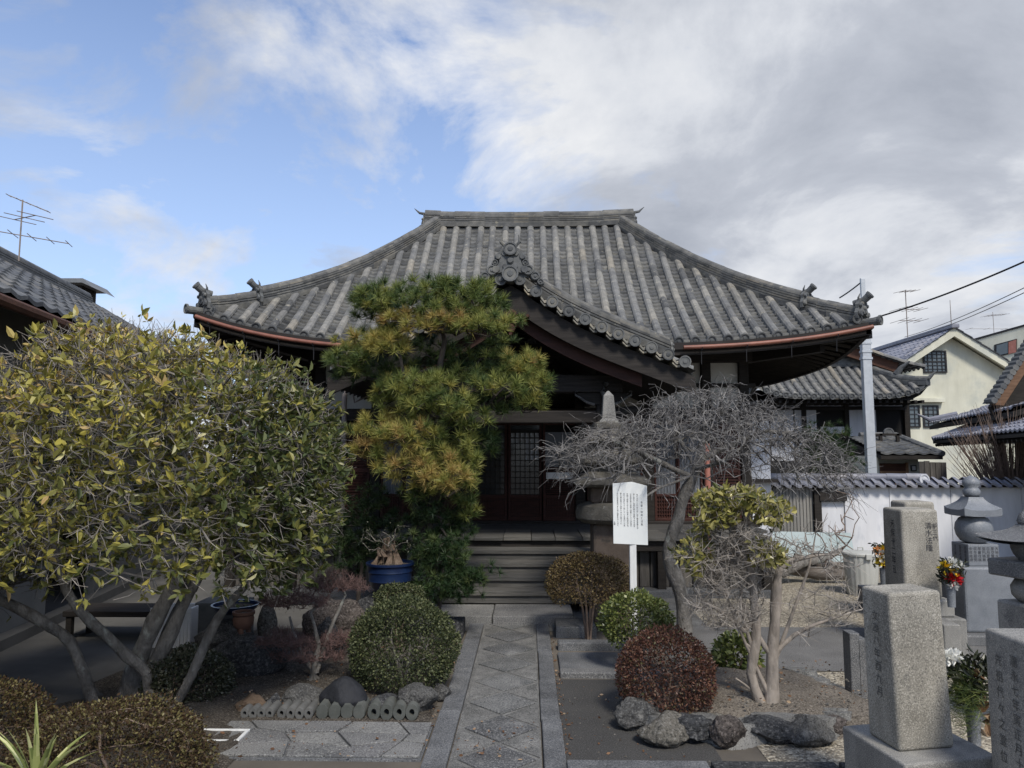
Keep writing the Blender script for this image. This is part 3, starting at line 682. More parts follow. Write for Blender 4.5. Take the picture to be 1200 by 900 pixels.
def hall_roof():
    pan = MB(); rd = MB(); dc = MB(); SP = .2108; n = int(XE / SP)
    for i in range(-n, n + 1):
        x = i * SP + .02
        m = (XE - abs(x)) / KX - .04; m = min(m, DD)
        mp_ = m
        if m < .12: continue
        C = lambda off, t, x=x: front_pt(x + off, t)
        xo = abs(x + SP / 2); mpan = min(DD, (XE - xo) / KX - .02)
        tile_field(pan, rd, C, Vector((1, 0, 0)), m, SP, pans=False, discs=dc, out=Vector((0, 1, .25)))
        C2 = lambda off, t, x=x: front_pt(x + off, t)
        if mpan > .1 and i < n: tile_field(pan, MB(), C2, Vector((1, 0, 0)), mpan, SP)
    for sg in (-1, 1):
        k = int(DD / SP)
        for i in range(-k, k + 1):
            y = i * SP; m = min(XE - HR, (DD - abs(y)) / DD * (XE - HR)) - .04
            if m < .15: continue
            C = lambda off, t, y=y, sg=sg: side_pt(sg, y + off, t)
            tile_field(pan, rd, C, Vector((0, 1, 0)), m, SP, exp=.12, discs=dc, out=Vector((-sg, 0, .25)))
    root = hall
    deck = MB()
    def cell(fn): deck.grid(fn, 40, 16, .3)
    for dz, yy in ((-.03, 0), ):
        cell(lambda u, v: front_pt((u * 2 - 1) * (XE - v * DD * KX), v * DD) + Vector((0, 0, dz)))
        for sg in (-1, 1): cell(lambda u, v: side_pt(sg, (u * 2 - 1) * DD * (1 - v), v * (XE - HR)) + Vector((0, 0, dz)))
        cell(lambda u, v: Vector((1, -1, 1)) * front_pt((u * 2 - 1) * (XE - v * DD * KX), v * DD) + Vector((0, 2 * YC, dz)))
    # eave edge: shaped board under the tile ends all round
    rf = deck.build('roof', 'roof_tile_dark', root, smooth=True, recalc=False)
    pan.build('pan_tiles', 'roof_pan', rf, recalc=False); rd.build('round_tiles', 'roof_tile', rf, recalc=False); dc.build('round_end_tiles', 'roof_tile_dark', rf, smooth=30, recalc=False)
    eb = MB(); fas = MB()
    def edge_loop(fn, lat, N=40):
        path = [fn(i / N) for i in range(N + 1)]
        eb.sweep([(-.03, -.10), (.03, -.10), (.03, -.012), (-.03, -.012)], path, lat)
        eb.sweep([(-.0, -.17), (.06, -.17), (.06, -.10), (-.0, -.10)], path, lat)
    edge_loop(lambda u: front_pt((u * 2 - 1) * XE, 0), Vector((0, 1, 0)))
    for sg in (-1, 1): edge_loop(lambda u, sg=sg: side_pt(sg, (u * 2 - 1) * DD, 0), Vector((-sg, 0, 0)))
    eb.build('eave_board', 'dark_wood_x', root)
    rft = MB(); sof = MB(); TW = 1.3; ZW = 3.12
    i = -25
    for i in range(-24, 25):
        x = i * .175; a = front_pt(x, .05) + Vector((0, 0, -.17)); ti = min(TW + .1, XE - abs(x)); b = Vector((CXH + x, YE + ti, a.z + (ZW + .25 - a.z) * ti / 1.4))
        rft.tube([a, b], .032, 4, val=.5)
    for sg in (-1, 1):
        for k in range(-16, 17):
            y = k * .18; a = side_pt(sg, y, .05) + Vector((0, 0, -.17)); ti = min(TW + .1, DD - abs(y)); b = Vector((CXH + sg * (XE - ti), YC + y, a.z + (ZW + .25 - a.z) * ti / 1.4)); rft.tube([a, b], .032, 4, val=.5)
    sof.grid(lambda u, v: front_pt((u * 2 - 1) * XE, 0) * (1 - v) + Vector((CXH + (u * 2 - 1) * (XE - TW), YE + TW + .05, ZW + .3)) * v + Vector((0, .03 * (1 - v), -.13 * (1 - v))), 30, 3)
    for sg in (-1, 1): sof.grid(lambda u, v: side_pt(sg, (u * 2 - 1) * DD, 0) * (1 - v) + Vector((CXH + sg * (XE - TW), YC + (u * 2 - 1) * (DD - TW), ZW + .3)) * v + Vector((0, 0, -.13 * (1 - v))), 20, 3)
    rft.build('rafters', 'dark_wood', root); sof.build('soffit', 'dark_wood', root, recalc=False)
    # ridges
    rp = [Vector((CXH + x, YC, zp(1) + .0 + .035 * (abs(x) / 1.75) ** 3)) for x in np.linspace(-1.78, 1.78, 15)]
    mb = MB(); ridge_run(mb, rp, .28, 4, .034); mr = mb.build('main_ridge', 'ridge_tile', root)
    for sg in (-1, 1):
        mb = MB(); demon_tile(mb, (CXH + sg * 1.8, YC, zp(1) - .02), (sg, 0, 0), .62, cyl=False)
        q = Vector((CXH + sg * 1.84, YC, zp(1) + .19)); mb.tube([q - Vector((sg * .1, 0, .0)), q + Vector((sg * .05, 0, .03)), q + Vector((sg * .14, 0, .11))], [.03, .022, .004], 8); mb.build('ridge_end_tile', 'roof_tile_dark', mr)
    for sg in (-1, 1):
        def hp(s, sg=sg, back=False): return Vector((CXH + sg * (XE - s * (XE - HR)), YE + s * DD, zr(s, 1, sg) + .01))
        mb = MB(); ridge_run(mb, [hp(s) for s in np.linspace(.995, .215, 17)], .22, 4, .036)
        ridge_run(mb, [hp(s) + Vector((0, 0, .0)) for s in np.linspace(.26, .03, 8)], .19, 3, .034)
        mb.build('hip_ridge', 'ridge_tile', root)
        mb = MB(); d = Vector((sg, -1, 0))
        demon_tile(mb, hp(.205) + Vector((0, 0, .01)), d, .8); mb.build('ridge_end_tile', 'roof_tile_dark', root)
        mb = MB(); demon_tile(mb, hp(.028) + Vector((0, 0, .02)), d, .85)
        c = hp(-.012) + Vector((0, 0, -.01)); mb.tube([c - d * .12, c + d * .05], [.05, .055], 12); disc(mb, c + d * .055 + Vector((0, 0, .01)), d, .066, .02)
        for e in (Vector((1, 0, 0)), Vector((0, 1, 0))):
            q = hp(0.012) + Vector((-sg * .14 * e.x, .14 * e.y, .0)); o_ = Vector((0, -1, 0)) if e.x else Vector((sg, 0, 0)); mb.tube([q - o_ * .12, q + o_ * .05], .055, 10); disc(mb, q + o_ * .055, o_, .066, .02)
        mb.build('corner_end_tile', 'roof_tile_dark', root)
        # hip rafter
        mb = MB(); a = hp(0) + Vector((-sg * .02, .02, -.22)); b = Vector((CXH + sg * (XE - 1.35), YE + 1.35, 3.2)); mb.prism([a, a + Vector((0, 0, .1)), b + Vector((0, 0, .1)), b + Vector((0, 0, -.08))], (sg * .08, .08, 0)); 
        e = a + Vector((-sg * .45, .45, -.02)); mb.prism([e + Vector((0, 0, -.1)), e, b + Vector((0, 0, -.02)), b + Vector((0, 0, -.2))], (sg * .1, .1, 0)); mb.build('hip_rafter', 'dark_wood', root)
    # gutters with straps
    for x0, x1 in ((-4.33, -2.42), (1.96, 4.36)):
        path = [front_pt(x, 0) + Vector((0, -.085, -.085)) for x in np.linspace(x0, x1, 22)]
        mb = MB(); mb.tube(path, .027, 10, val=.5); g = mb.build('gutter', 'copper_gutter', root, smooth=40)
        mb = MB()
        for k in range(2, 22, 5):
            c = path[k]; mb.tube([c + Vector((0, -.04, -.01)), c + Vector((0, -.03, -.04)), c + Vector((0, .02, -.045)), c + Vector((0, .1, .02))], .006, 5); mb.tube([c + Vector((0, .02, -.03)), c + Vector((0, .03, -.22))], .006, 5)
        mb.build('gutter_strap', 'black_metal', g)
hall_roof()

def lattice(mb, x0, x1, z0, z1, y, nx, nz, t=.012, d=.02):
    for i in range(nx + 1):
        x = x0 + (x1 - x0) * i / nx; mb.bb(x - t / 2, x + t / 2, y - d, y, z0, z1)
    for j in range(nz + 1):
        z = z0 + (z1 - z0) * j / nz; mb.bb(x0, x1, y - d + .003, y + .002, z - t / 2, z + t / 2)
WY = 10.9
def hall_body():
    root = hall; XW = 3.07; W0 = CXH
    # core walls (sides, back and the dark front behind the joinery)
    mb = MB(); mb.bb(W0 - XW, W0 + XW, WY + .08, WY + .12, .3, 3.3); mb.bb(W0 - XW, W0 - XW + .05, WY + .12, 14.3, .3, 3.35); mb.bb(W0 + XW - .05, W0 + XW, WY + .12, 14.3, .3, 3.35); mb.bb(W0 - XW, W0 + XW, 14.3, 14.35, .3, 3.35)
    mb.build('wall', 'dark_wood', root)
    # veranda floor and skirt boards
    VF = 9.05; vz = .70
    mb = MB()
    x = -3.75
    while x < 2.8:
        w = rnd.uniform(.28, .42); mb.bb(x, x + w - .006, VF + rnd.uniform(-.01, .01), VF + .9, vz - .045, vz + rnd.uniform(-.004, .004)); x += w
    mb.bb(-3.75, 3.1, VF + .905, WY + .05, vz - .045, vz - .002)
    mb.build('veranda_floor', 'grey_wood', root, bevel=.005)
    mb = MB(); mb.bb(-3.72, 2.95, VF + .05, VF + .15, vz - .17, vz - .05); mb.build('veranda_beam', 'dark_wood_x', root, bevel=.006)
    for s, a, b in ((0, -3.7, -1.25), (1, .86, 2.93)):
        mb = MB(); x = a
        while x < b:
            w = rnd.uniform(.10, .16); mb.bb(x, x + w - .016, VF + .2, VF + .225, .09, vz - .06); x += w
        mb.bb(a, b, VF + .235, VF + .25, .08, vz - .08, .1); mb.build('skirt_boards', 'grey_wood_v', root, bevel=.004)
        mb = MB(); mb.bb(a, b, VF - .05, VF + .3, -.02, .085); mb.build('plinth', 'kerb_stone', root, bevel=.01)
        for k in range(4):
            mb = MB(); xx = a + .1 + k * (b - a - .2) / 3; mb.bb(xx - .05, xx + .05, VF + .06, VF + .17, .08, vz - .05); mb.build('veranda_post', 'dark_wood', root, bevel=.006)
    # steps
    for k, (y0, z1) in enumerate(((8.08, .235), (8.32, .35), (8.56, .465), (8.80, .58))):
        mb = MB(); mb.bb(-1.3, .80, y0, y0 + .30, z1 - .05, z1); st = mb.build('step', 'grey_wood', root, bevel=.008)
        mb = MB(); mb.bb(-1.27, .77, y0 + .025, y0 + .05, z1 - .125, z1 - .05); mb.build('riser', 'grey_wood', st)
    for xx in (-1.36, .84):
        mb = MB(); mb.prism([(xx - .03, 8.02, .09), (xx - .03, 9.04, .09), (xx - .03, 9.04, .64), (xx - .03, 8.02, .22)], (.06, 0, 0)); mb.build('stringer', 'grey_wood', root, bevel=.006)
    # posts along the front
    for x in (-3.03, -2.2, -1.36, .74, 1.72, 2.56, 3.1):
        mb = MB(); mb.bb(x - .07, x + .07, WY - .1, WY + .07, .3, 3.2); mb.build('post', 'dark_wood', root, bevel=.012)
    for z0, z1, y in ((.66, .74, WY - .12), (2.16, 2.34, WY - .11), (2.645, 2.70, WY - .09), (3.0, 3.22, WY - .13)):
        mb = MB(); mb.bb(-3.2, 3.27, y, WY + .06, z0, z1); mb.build('beam', 'dark_wood_x', root, bevel=.01)
    for x0, x1 in ((-2.96, -2.27), (-2.13, -1.43), (.81, 1.65), (1.79, 2.49), (2.63, 3.03)):
        for z0, z1 in ((2.34, 2.645), (2.70, 3.0)):
            mb = MB(); mb.bb(x0, x1, WY - .03, WY + .05, z0, z1); mb.build('plaster_panel', 'plaster', root)
    # doors: four leaves of square lattice over red slatted panels
    for i, x0 in enumerate((-1.29, -.79, -.29, .21)):
        x1 = x0 + .485; y = WY - (.02 if i in (1, 2) else .05)
        fr = MB(); fr.bb(x0, x0 + .035, y - .03, y, .74, 2.16); fr.bb(x1 - .035, x1, y - .03, y, .74, 2.16); fr.bb(x0 + .035, x1 - .035, y - .03, y, .74, .79); fr.bb(x0 + .035, x1 - .035, y - .03, y, 2.10, 2.16); fr.bb(x0 + .035, x1 - .035, y - .03, y, 1.06, 1.105)
        d = fr.build('door', 'red_wood', root, bevel=.004)
        if i < 3:
            lt = MB(); lattice(lt, x0 + .035, x1 - .035, 1.105, 2.0, y - .006, 6, 11, .012); lt.bb(x0 + .035, x1 - .035, y - .025, y - .003, 2.0, 2.03); lt.build('lattice', 'dark_wood', d)
            g = MB(); g.bb(x0 + .035, x1 - .035, y - .004, y, 1.105, 2.10); g.build('pane', 'dark_glass', d)
            if i == 2:
                g = MB()
                for a in range(6):
                    for b in range(11):
                        if (b > 5 and a > 2) or b > 8: g.bb(x0 + .045 + a * .0692, x0 + .095 + a * .0692, y - .0065, y - .0045, 1.115 + b * .0813, 1.175 + b * .0813)
                g.build('paper_squares', 'paper', d)
        else:
            g = MB(); g.bb(x0 + .035, x1 - .035, y - .012, y - .004, 1.5, 2.0); g.build('pane', 'curtain', d)
            lt = MB()
            for k in range(15): lt.bb(x0 + .035, x1 - .035, y - .026, y - .006, 1.12 + k * .026, 1.133 + k * .026)
            lt.build('slats', 'red_wood', d)
        pn = MB(); pn.bb(x0 + .035, x1 - .035, y - .01, y - .002, .79, 1.06, .2)
        for k in range(10): xx = x0 + .05 + k * .041; pn.bb(xx, xx + .018, y - .024, y - .011, .79, 1.06, .7)
        pn.build('panel', 'red_wood', d)
    # windows of the right bay, and its mirror behind the pine
    for x0, x1, y in ((.84, 1.23, WY - .02), (1.24, 1.63, WY - .05), (1.80, 2.14, WY - .02), (2.13, 2.48, WY - .05), (-2.12, -1.78, WY - .05), (-1.79, -1.44, WY - .02)):
        fr = MB(); fr.bb(x0, x0 + .03, y - .03, y, .74, 2.16); fr.bb(x1 - .03, x1, y - .03, y, .74, 2.16); fr.bb(x0 + .03, x1 - .03, y - .03, y, 1.08, 1.12); fr.bb(x0 + .03, x1 - .03, y - .03, y, 2.11, 2.16); fr.bb(x0 + .03, x1 - .03, y - .03, y, .74, .78)
        d = fr.build('sliding_window', 'red_wood', root, bevel=.004)
        g = MB(); g.grid(lambda u, v: Vector((x0 + .03 + (x1 - x0 - .06) * u, y - .008 + .006 * math.sin(u * 40), 1.12 + .99 * v)), 26, 2); g.build('curtain', 'curtain', d, recalc=False)
        lt = MB(); lattice(lt, x0 + .03, x1 - .03, .78, 1.08, y - .004, 8, 6, .01); lt.bb(x0 + .03, x1 - .03, y - .003, y + .004, .78, 1.08); lt.build('panel', 'red_wood', d)
    for x0, x1 in ((2.63, 3.02), (-2.95, -2.28)):
        sh = MB(); y = WY - .03; sh.bb(x0, x0 + .035, y - .04, y, .76, 2.14); sh.bb(x1 - .035, x1, y - .04, y, .76, 2.14)
        for z in (.76, 1.42, 2.09): sh.bb(x0 + .035, x1 - .035, y - .04, y, z, z + .05)
        d = sh.build('shutter', 'red_wood', root, bevel=.004); sl = MB()
        for k in range(32):
            z = .82 + k * .0405
            if abs(z - 1.43) < .03: continue
            sl.bb(x0 + .035, x1 - .035, y - .03, y - .012, z, z + .02)
        sl.bb(x0 + .035, x1 - .035, y - .008, y, .8, 2.1); sl.build('slats', 'red_wood', d)
    mb = MB(); mb.bb(W0 + 3.12, W0 + 3.16, 9.9, WY, .75, 1.2); 
    # little name board hung by the door
    a = Wp(640, 552, 9.9); b = Wp(671, 563, 9.9); mb = MB(); mb.box(((a.x + b.x) / 2, 9.9, (a.z + b.z) / 2), (b.x - a.x, .02, .085)); sgn = mb.build('name_board', 'white_paint', root, bevel=.003)
    mb = MB(); mb.box(((a.x + b.x) / 2, 9.9, (a.z + b.z) / 2 + .22), (.02, .02, .36)); mb.build('board_hanger', 'dark_wood', sgn)
    # downpipes
    def pipe(px, r0, r1, Y, mat, r=.033):
        a = Wp(px, r0, Y); mb = MB(); mb.tube([(a.x, Y, a.z), (a.x, Y, max(.05, Wp(px, r1, Y).z))], r, 10); mb.build('downpipe', mat, root, smooth=40)
    pipe(828, 520, 660, 8.98, 'pipe_pink', .036); pipe(404, 462, 690, 9.0, 'pipe_grey', .03)
    a = Wp(404, 462, 9.0); mb = MB(); mb.tube([(a.x, 9, a.z), (a.x + .03, 9, a.z + .12), (a.x - .02, 9.1, a.z + .2), (a.x - .1, 9.55, 3.03)], .022, 8)
    mb.tube([(a.x + .1, 9, a.z), (a.x + .12, 9, a.z - .1), (a.x + .2, 9, a.z - .06), (a.x + .34, 9.05, a.z + .02)], .012, 6); mb.build('downpipe_elbow', 'pipe_grey', root, smooth=40)
    # white side annex wall at the right corner with its lean-to board
    mb = MB(); mb.bb(3.22, 3.5, 11.0, 11.1, .1, 2.25); mb.build('side_wall', 'white_wall', root)
    mb = MB(); mb.bb(3.18, 3.56, 10.85, 11.2, 1.28, 1.33); mb.bb(3.18, 3.56, 10.9, 11.2, 2.2, 2.3); mb.build('side_rail', 'dark_wood_x', root)
hall_body()

def porch():
    Y0 = 7.8; xc = Wp(598, 320, Y0).x
    pts = [(598, 314), (617, 336), (637, 349), (657, 361), (677, 372), (697, 382), (730, 396), (761, 408), (790, 420), (817, 433)]
    gx = []; gz = []
    for a, b in pts: w = Wp(a, b, Y0); gx.append(w.x - xc); gz.append(w.z)
    XM = gx[-1]
    def g(x):
        x = abs(x)
        if x >= XM: return gz[-1] - (x - XM) * .45
        return float(np.interp(x, gx, gz))
    gs = np.poly1d(np.polyfit(gx[1:], gz[1:], 3)); 
    def G_(x):
        x = abs(x); return float(gs(x)) if x > .03 else float(gs(.03))
    pr = hall
    YB = 10.75; pan = MB(); rd = MB(); dc = MB(); fl = MB()
    for sg in (-1, 1):
        y = Y0 + .34
        while y < YB:
            C = lambda off, t, y=y, sg=sg: Vector((xc + sg * (XM - t), y + off, G_(XM - t) + .02 - (0 if t >= 0 else -t * .4)))
            tile_field(pan, rd, C, Vector((0, 1, 0)), XM - .06, .205, discs=dc, out=Vector((-sg, 0, .2)), exp=.1)
            y += .205
    rf = MB(); rf.grid(lambda u, v: Vector((xc + (u * 2 - 1) * XM, Y0 + .05 + v * (YB - Y0 - .05), G_((u * 2 - 1) * XM) - .01)), 40, 2)
    r_ = rf.build('porch_roof', 'roof_tile_dark', pr, recalc=False)
    pan.build('pan_tiles', 'roof_pan', r_, recalc=False); rd.build('round_tiles', 'roof_tile', r_, recalc=False)
    # verge: round end tiles facing the path, pale pan tiles between them
    vg = MB()
    for sg in (-1, 1):
        xs = []; x = .10
        while x < XM + .02: xs.append(x); x += .172
        for i, x in enumerate(xs):
            c = Vector((xc + sg * x, Y0, G_(x) + .02)); rd2 = .056
            vg.tube([c + Vector((0, -.01, 0)), c + Vector((0, .34, .02))], [.052, .05], 12); disc(dc, c + Vector((0, -.012, 0)), (0, -1, 0), .064, .02)
            if i < len(xs) - 1:
                x2 = xs[i + 1]; a = Vector((xc + sg * (x + .045), Y0 + .01, G_(x + .045) - .02)); b = Vector((xc + sg * (x2 - .045), Y0 + .01, G_(x2 - .045) - .02)); m = (a + b) / 2 + Vector((0, 0, -.028))
                tk = Vector((0, 0, .032)); fl.prism([a, m, b, b + tk, m + tk, a + tk], (0, .3, .02)); 
                a2, b2, m2 = a + Vector((0, .01, -.035)), b + Vector((0, .01, -.035)), m + Vector((0, .01, -.03)); fl.prism([a2, m2, b2, b2 + tk * .7, m2 + tk * .7, a2 + tk * .7], (0, .3, .02))
    vg.build('verge_round_tiles', 'roof_tile_dark', r_, smooth=40); fl.build('verge_flat_tiles', 'verge_tile', r_, bevel=.004); dc.build('round_end_tiles', 'roof_tile_dark', r_, smooth=30, recalc=False)
    for sg in (-1, 1):                                    # descending ridges just behind the verge
        mb = MB(); path = [Vector((xc + sg * x, Y0 + .30, G_(x) + .11)) for x in np.linspace(.12, XM * .88, 16)]
        # sideways sweep: lateral is Y
        for i in range(len(path) - 1):
            k = rnd.uniform(.97, 1.03); sec = [(a * k, b) for a, b in ridge_section(.2, 3, .034)]
            e = (path[i + 1] - path[i]) * .02; mb.sweep(sec, [path[i] - e, path[i + 1] + e], Vector((0, 1, 0)))
        mb.build('descending_ridge', 'ridge_tile', r_)
        mb = MB(); p = path[-1] + Vector((sg * .02, 0, .0)); demon_tile(mb, p, (sg, 0, 0), .42, horn=False, cyl=False); mb.build('ridge_end_tile', 'roof_tile_dark', r_)
    mb = MB(); zt = G_(0) + .04; ridge_run(mb, [Vector((xc, y, zt)) for y in np.linspace(Y0 + .1, 10.9, 10)], .24, 4, .036); mb.build('porch_ridge', 'ridge_tile', r_)
    mb = MB(); demon_tile(mb, (xc, Y0 + .02, zt - .02), (0, -1, 0), 1.05, cyl=False, horn=False)
    c = Vector((xc, Y0 - .06, zt + .24)); mb.tube([c + Vector((0, .3, -.05)), c], [.06, .066], 12); disc(mb, c + Vector((0, -.004, 0)), (0, -1, .15), .075, .02)
    c = Vector((xc, Y0 - .08, zt - .03)); mb.tube([c + Vector((0, .2, 0)), c], .08, 14); disc(mb, c + Vector((0, -.004, 0)), (0, -1, 0), .088, .02)
    for s in (-1, 1):
        mb.tube([(xc + s * .05, Y0, zt + .28), (xc + s * .10, Y0 - .01, zt + .33), (xc + s * .085, Y0 - .02, zt + .40)], [.025, .018, .004], 6)
        # cloud-shaped fins either side
        for a, b, r in ((.24, .02, .085), (.33, -.06, .07), (.2, .12, .05), (.40, -.14, .05)): q = Vector((xc + s * a * .8, Y0 + .0, zt + b * .8)); mb.tube([q + Vector((0, .03, 0)), q + Vector((0, -.04, 0))], [r * .85, r * .7], 12); disc(mb, q + Vector((0, -.045, 0)), (0, -1, 0), r * .6, .02)
    mb.build('ridge_end_tile', 'roof_tile_dark', r_)
    # bargeboards
    for k, (yy, top, bot, mt) in enumerate(((Y0 + .09, -.075, .25, 'dark_wood_x'), (Y0 + .20, -.13, .34, 'inner_board'))):
        for sg in (-1, 1):
            xs = np.linspace(.0, XM * (1.0 if k == 0 else .72), 18); up_ = [(x, G_(x) + top) for x in xs]; lo = [(x, G_(x) + top - bot * (1 - .25 * (x / XM)) - (.06 if x < .01 else 0)) for x in xs]
            mb = MB()
            for i in range(len(xs) - 1):
                mb.prism([(xc + sg * up_[i][0], yy, up_[i][1]), (xc + sg * up_[i + 1][0], yy, up_[i + 1][1]), (xc + sg * lo[i + 1][0], yy, lo[i + 1][1]), (xc + sg * lo[i][0], yy, lo[i][1])], (0, .05, 0), .5)
            mb.build('bargeboard', mt, pr)
    # carved pendant
    mb = MB(); zc = G_(0) - .45
    for a, b, r in ((0, .04, .07), (.06, -.02, .055), (-.06, -.02, .055), (0, -.1, .05), (.13, -.01, .035), (-.13, -.01, .035), (.18, .03, .022), (-.18, .03, .022), (0, -.16, .022)):
        q = Vector((xc + a, Y0 + .07, zc + b)); mb.tube([q + Vector((0, .03, 0)), q + Vector((0, -.02, 0)), q + Vector((0, -.035, 0))], [r, r, r * .7], 14)
    mb.build('gable_pendant', 'red_wood', pr, smooth=30)
    # ceiling, tie beams, posts
    mb = MB(); mb.grid(lambda u, v: Vector((xc + (u * 2 - 1) * XM * .97, Y0 + .26 + v * 2.9, G_((u * 2 - 1) * XM) - .16)), 30, 2); mb.build('porch_ceiling', 'dark_wood', pr, recalc=False)
    rf2 = MB()
    for k in range(14):
        yy = Y0 + .3 + k * .2
        for sg in (-1, 1):
            path = [Vector((xc + sg * x, yy, G_(x) - .12)) for x in np.linspace(.05, XM, 7)]; rf2.sweep([(-.025, -.05), (.025, -.05), (.025, 0), (-.025, 0)], path, Vector((0, 1, 0)), val=.5)
    rf2.build('porch_rafters', 'dark_wood', pr)
    for z0, z1, yy, h in ((2.36, 2.56, 8.42, .09), (2.02, 2.16, 8.42, .06)):
        mb = MB(); mb.bb(xc - 1.24, xc + 1.24, yy - h, yy + h, z0, z1); mb.build('tie_beam', 'dark_wood_x', pr, bevel=.015)
    for sg in (-1, 1):
        x = xc + sg * 1.02
        mb = MB(); mb.bb(x - .075, x + .075, 8.345, 8.495, .2, 2.22); p = mb.build('porch_post', 'dark_wood', pr, bevel=.015)
        mb = MB(); mb.bb(x - .13, x + .13, 8.29, 8.55, .0, .2); mb.build('post_stone', 'kerb_stone', p, bevel=.02)
        # boat-shaped bracket with pale carved tips
        mb = MB(); mb.prism([(x - .30, 8.36, 2.36), (x + .30, 8.36, 2.36), (x + .24, 8.36, 2.28), (x + .12, 8.36, 2.22), (x - .12, 8.36, 2.22), (x - .24, 8.36, 2.28)], (0, .12, 0)); mb.build('bracket', 'dark_wood', p, bevel=.008)
        mb = MB()
        for s in (-1, 1):
            mb.tube([(x + s * .10, 8.32, 2.22), (x + s * .19, 8.32, 2.25), (x + s * .26, 8.32, 2.30), (x + s * .31, 8.32, 2.33), (x + s * .31, 8.32, 2.37), (x + s * .28, 8.32, 2.37)], [.018, .014, .013, .012, .009, .005], 6)
        mb.tube([(x, 8.30, 2.2), (x + .03, 8.28, 2.28), (x - .01, 8.28, 2.36), (x + .03, 8.3, 2.46)], [.03, .035, .03, .035], 8)
        mb.build('carving', 'grey_wood', p, smooth=50)
        mb = MB(); a = Vector((x + sg * .1, 8.42, 2.13)); mb.tube([a, a + Vector((sg * .16, 0, .01)), a + Vector((sg * .27, 0, .03)), a + Vector((sg * .30, 0, -.02))], [.07, .065, .055, .03], 10); mb.build('beam_end', 'dark_wood', p, smooth=50)
        mb = MB(); mb.bb(x - .05, x + .05, 8.5, WY - .1, 2.36, 2.5); mb.build('side_beam', 'dark_wood', pr, bevel=.01)
        mb = MB(); mb.bb(x - .06, x + .06, 8.36, 8.48, 2.56, G_(1.02) - .14); mb.build('strut', 'dark_wood', pr)
porch()
# ================================================================ GARDEN, LEFT
def v3(px, py, Y): return tuple(Wp(px, py, Y))
def trunkpath(pts, Y): return [v3(p[0], p[1], (p[2] if len(p) > 2 else Y)) for p in pts]

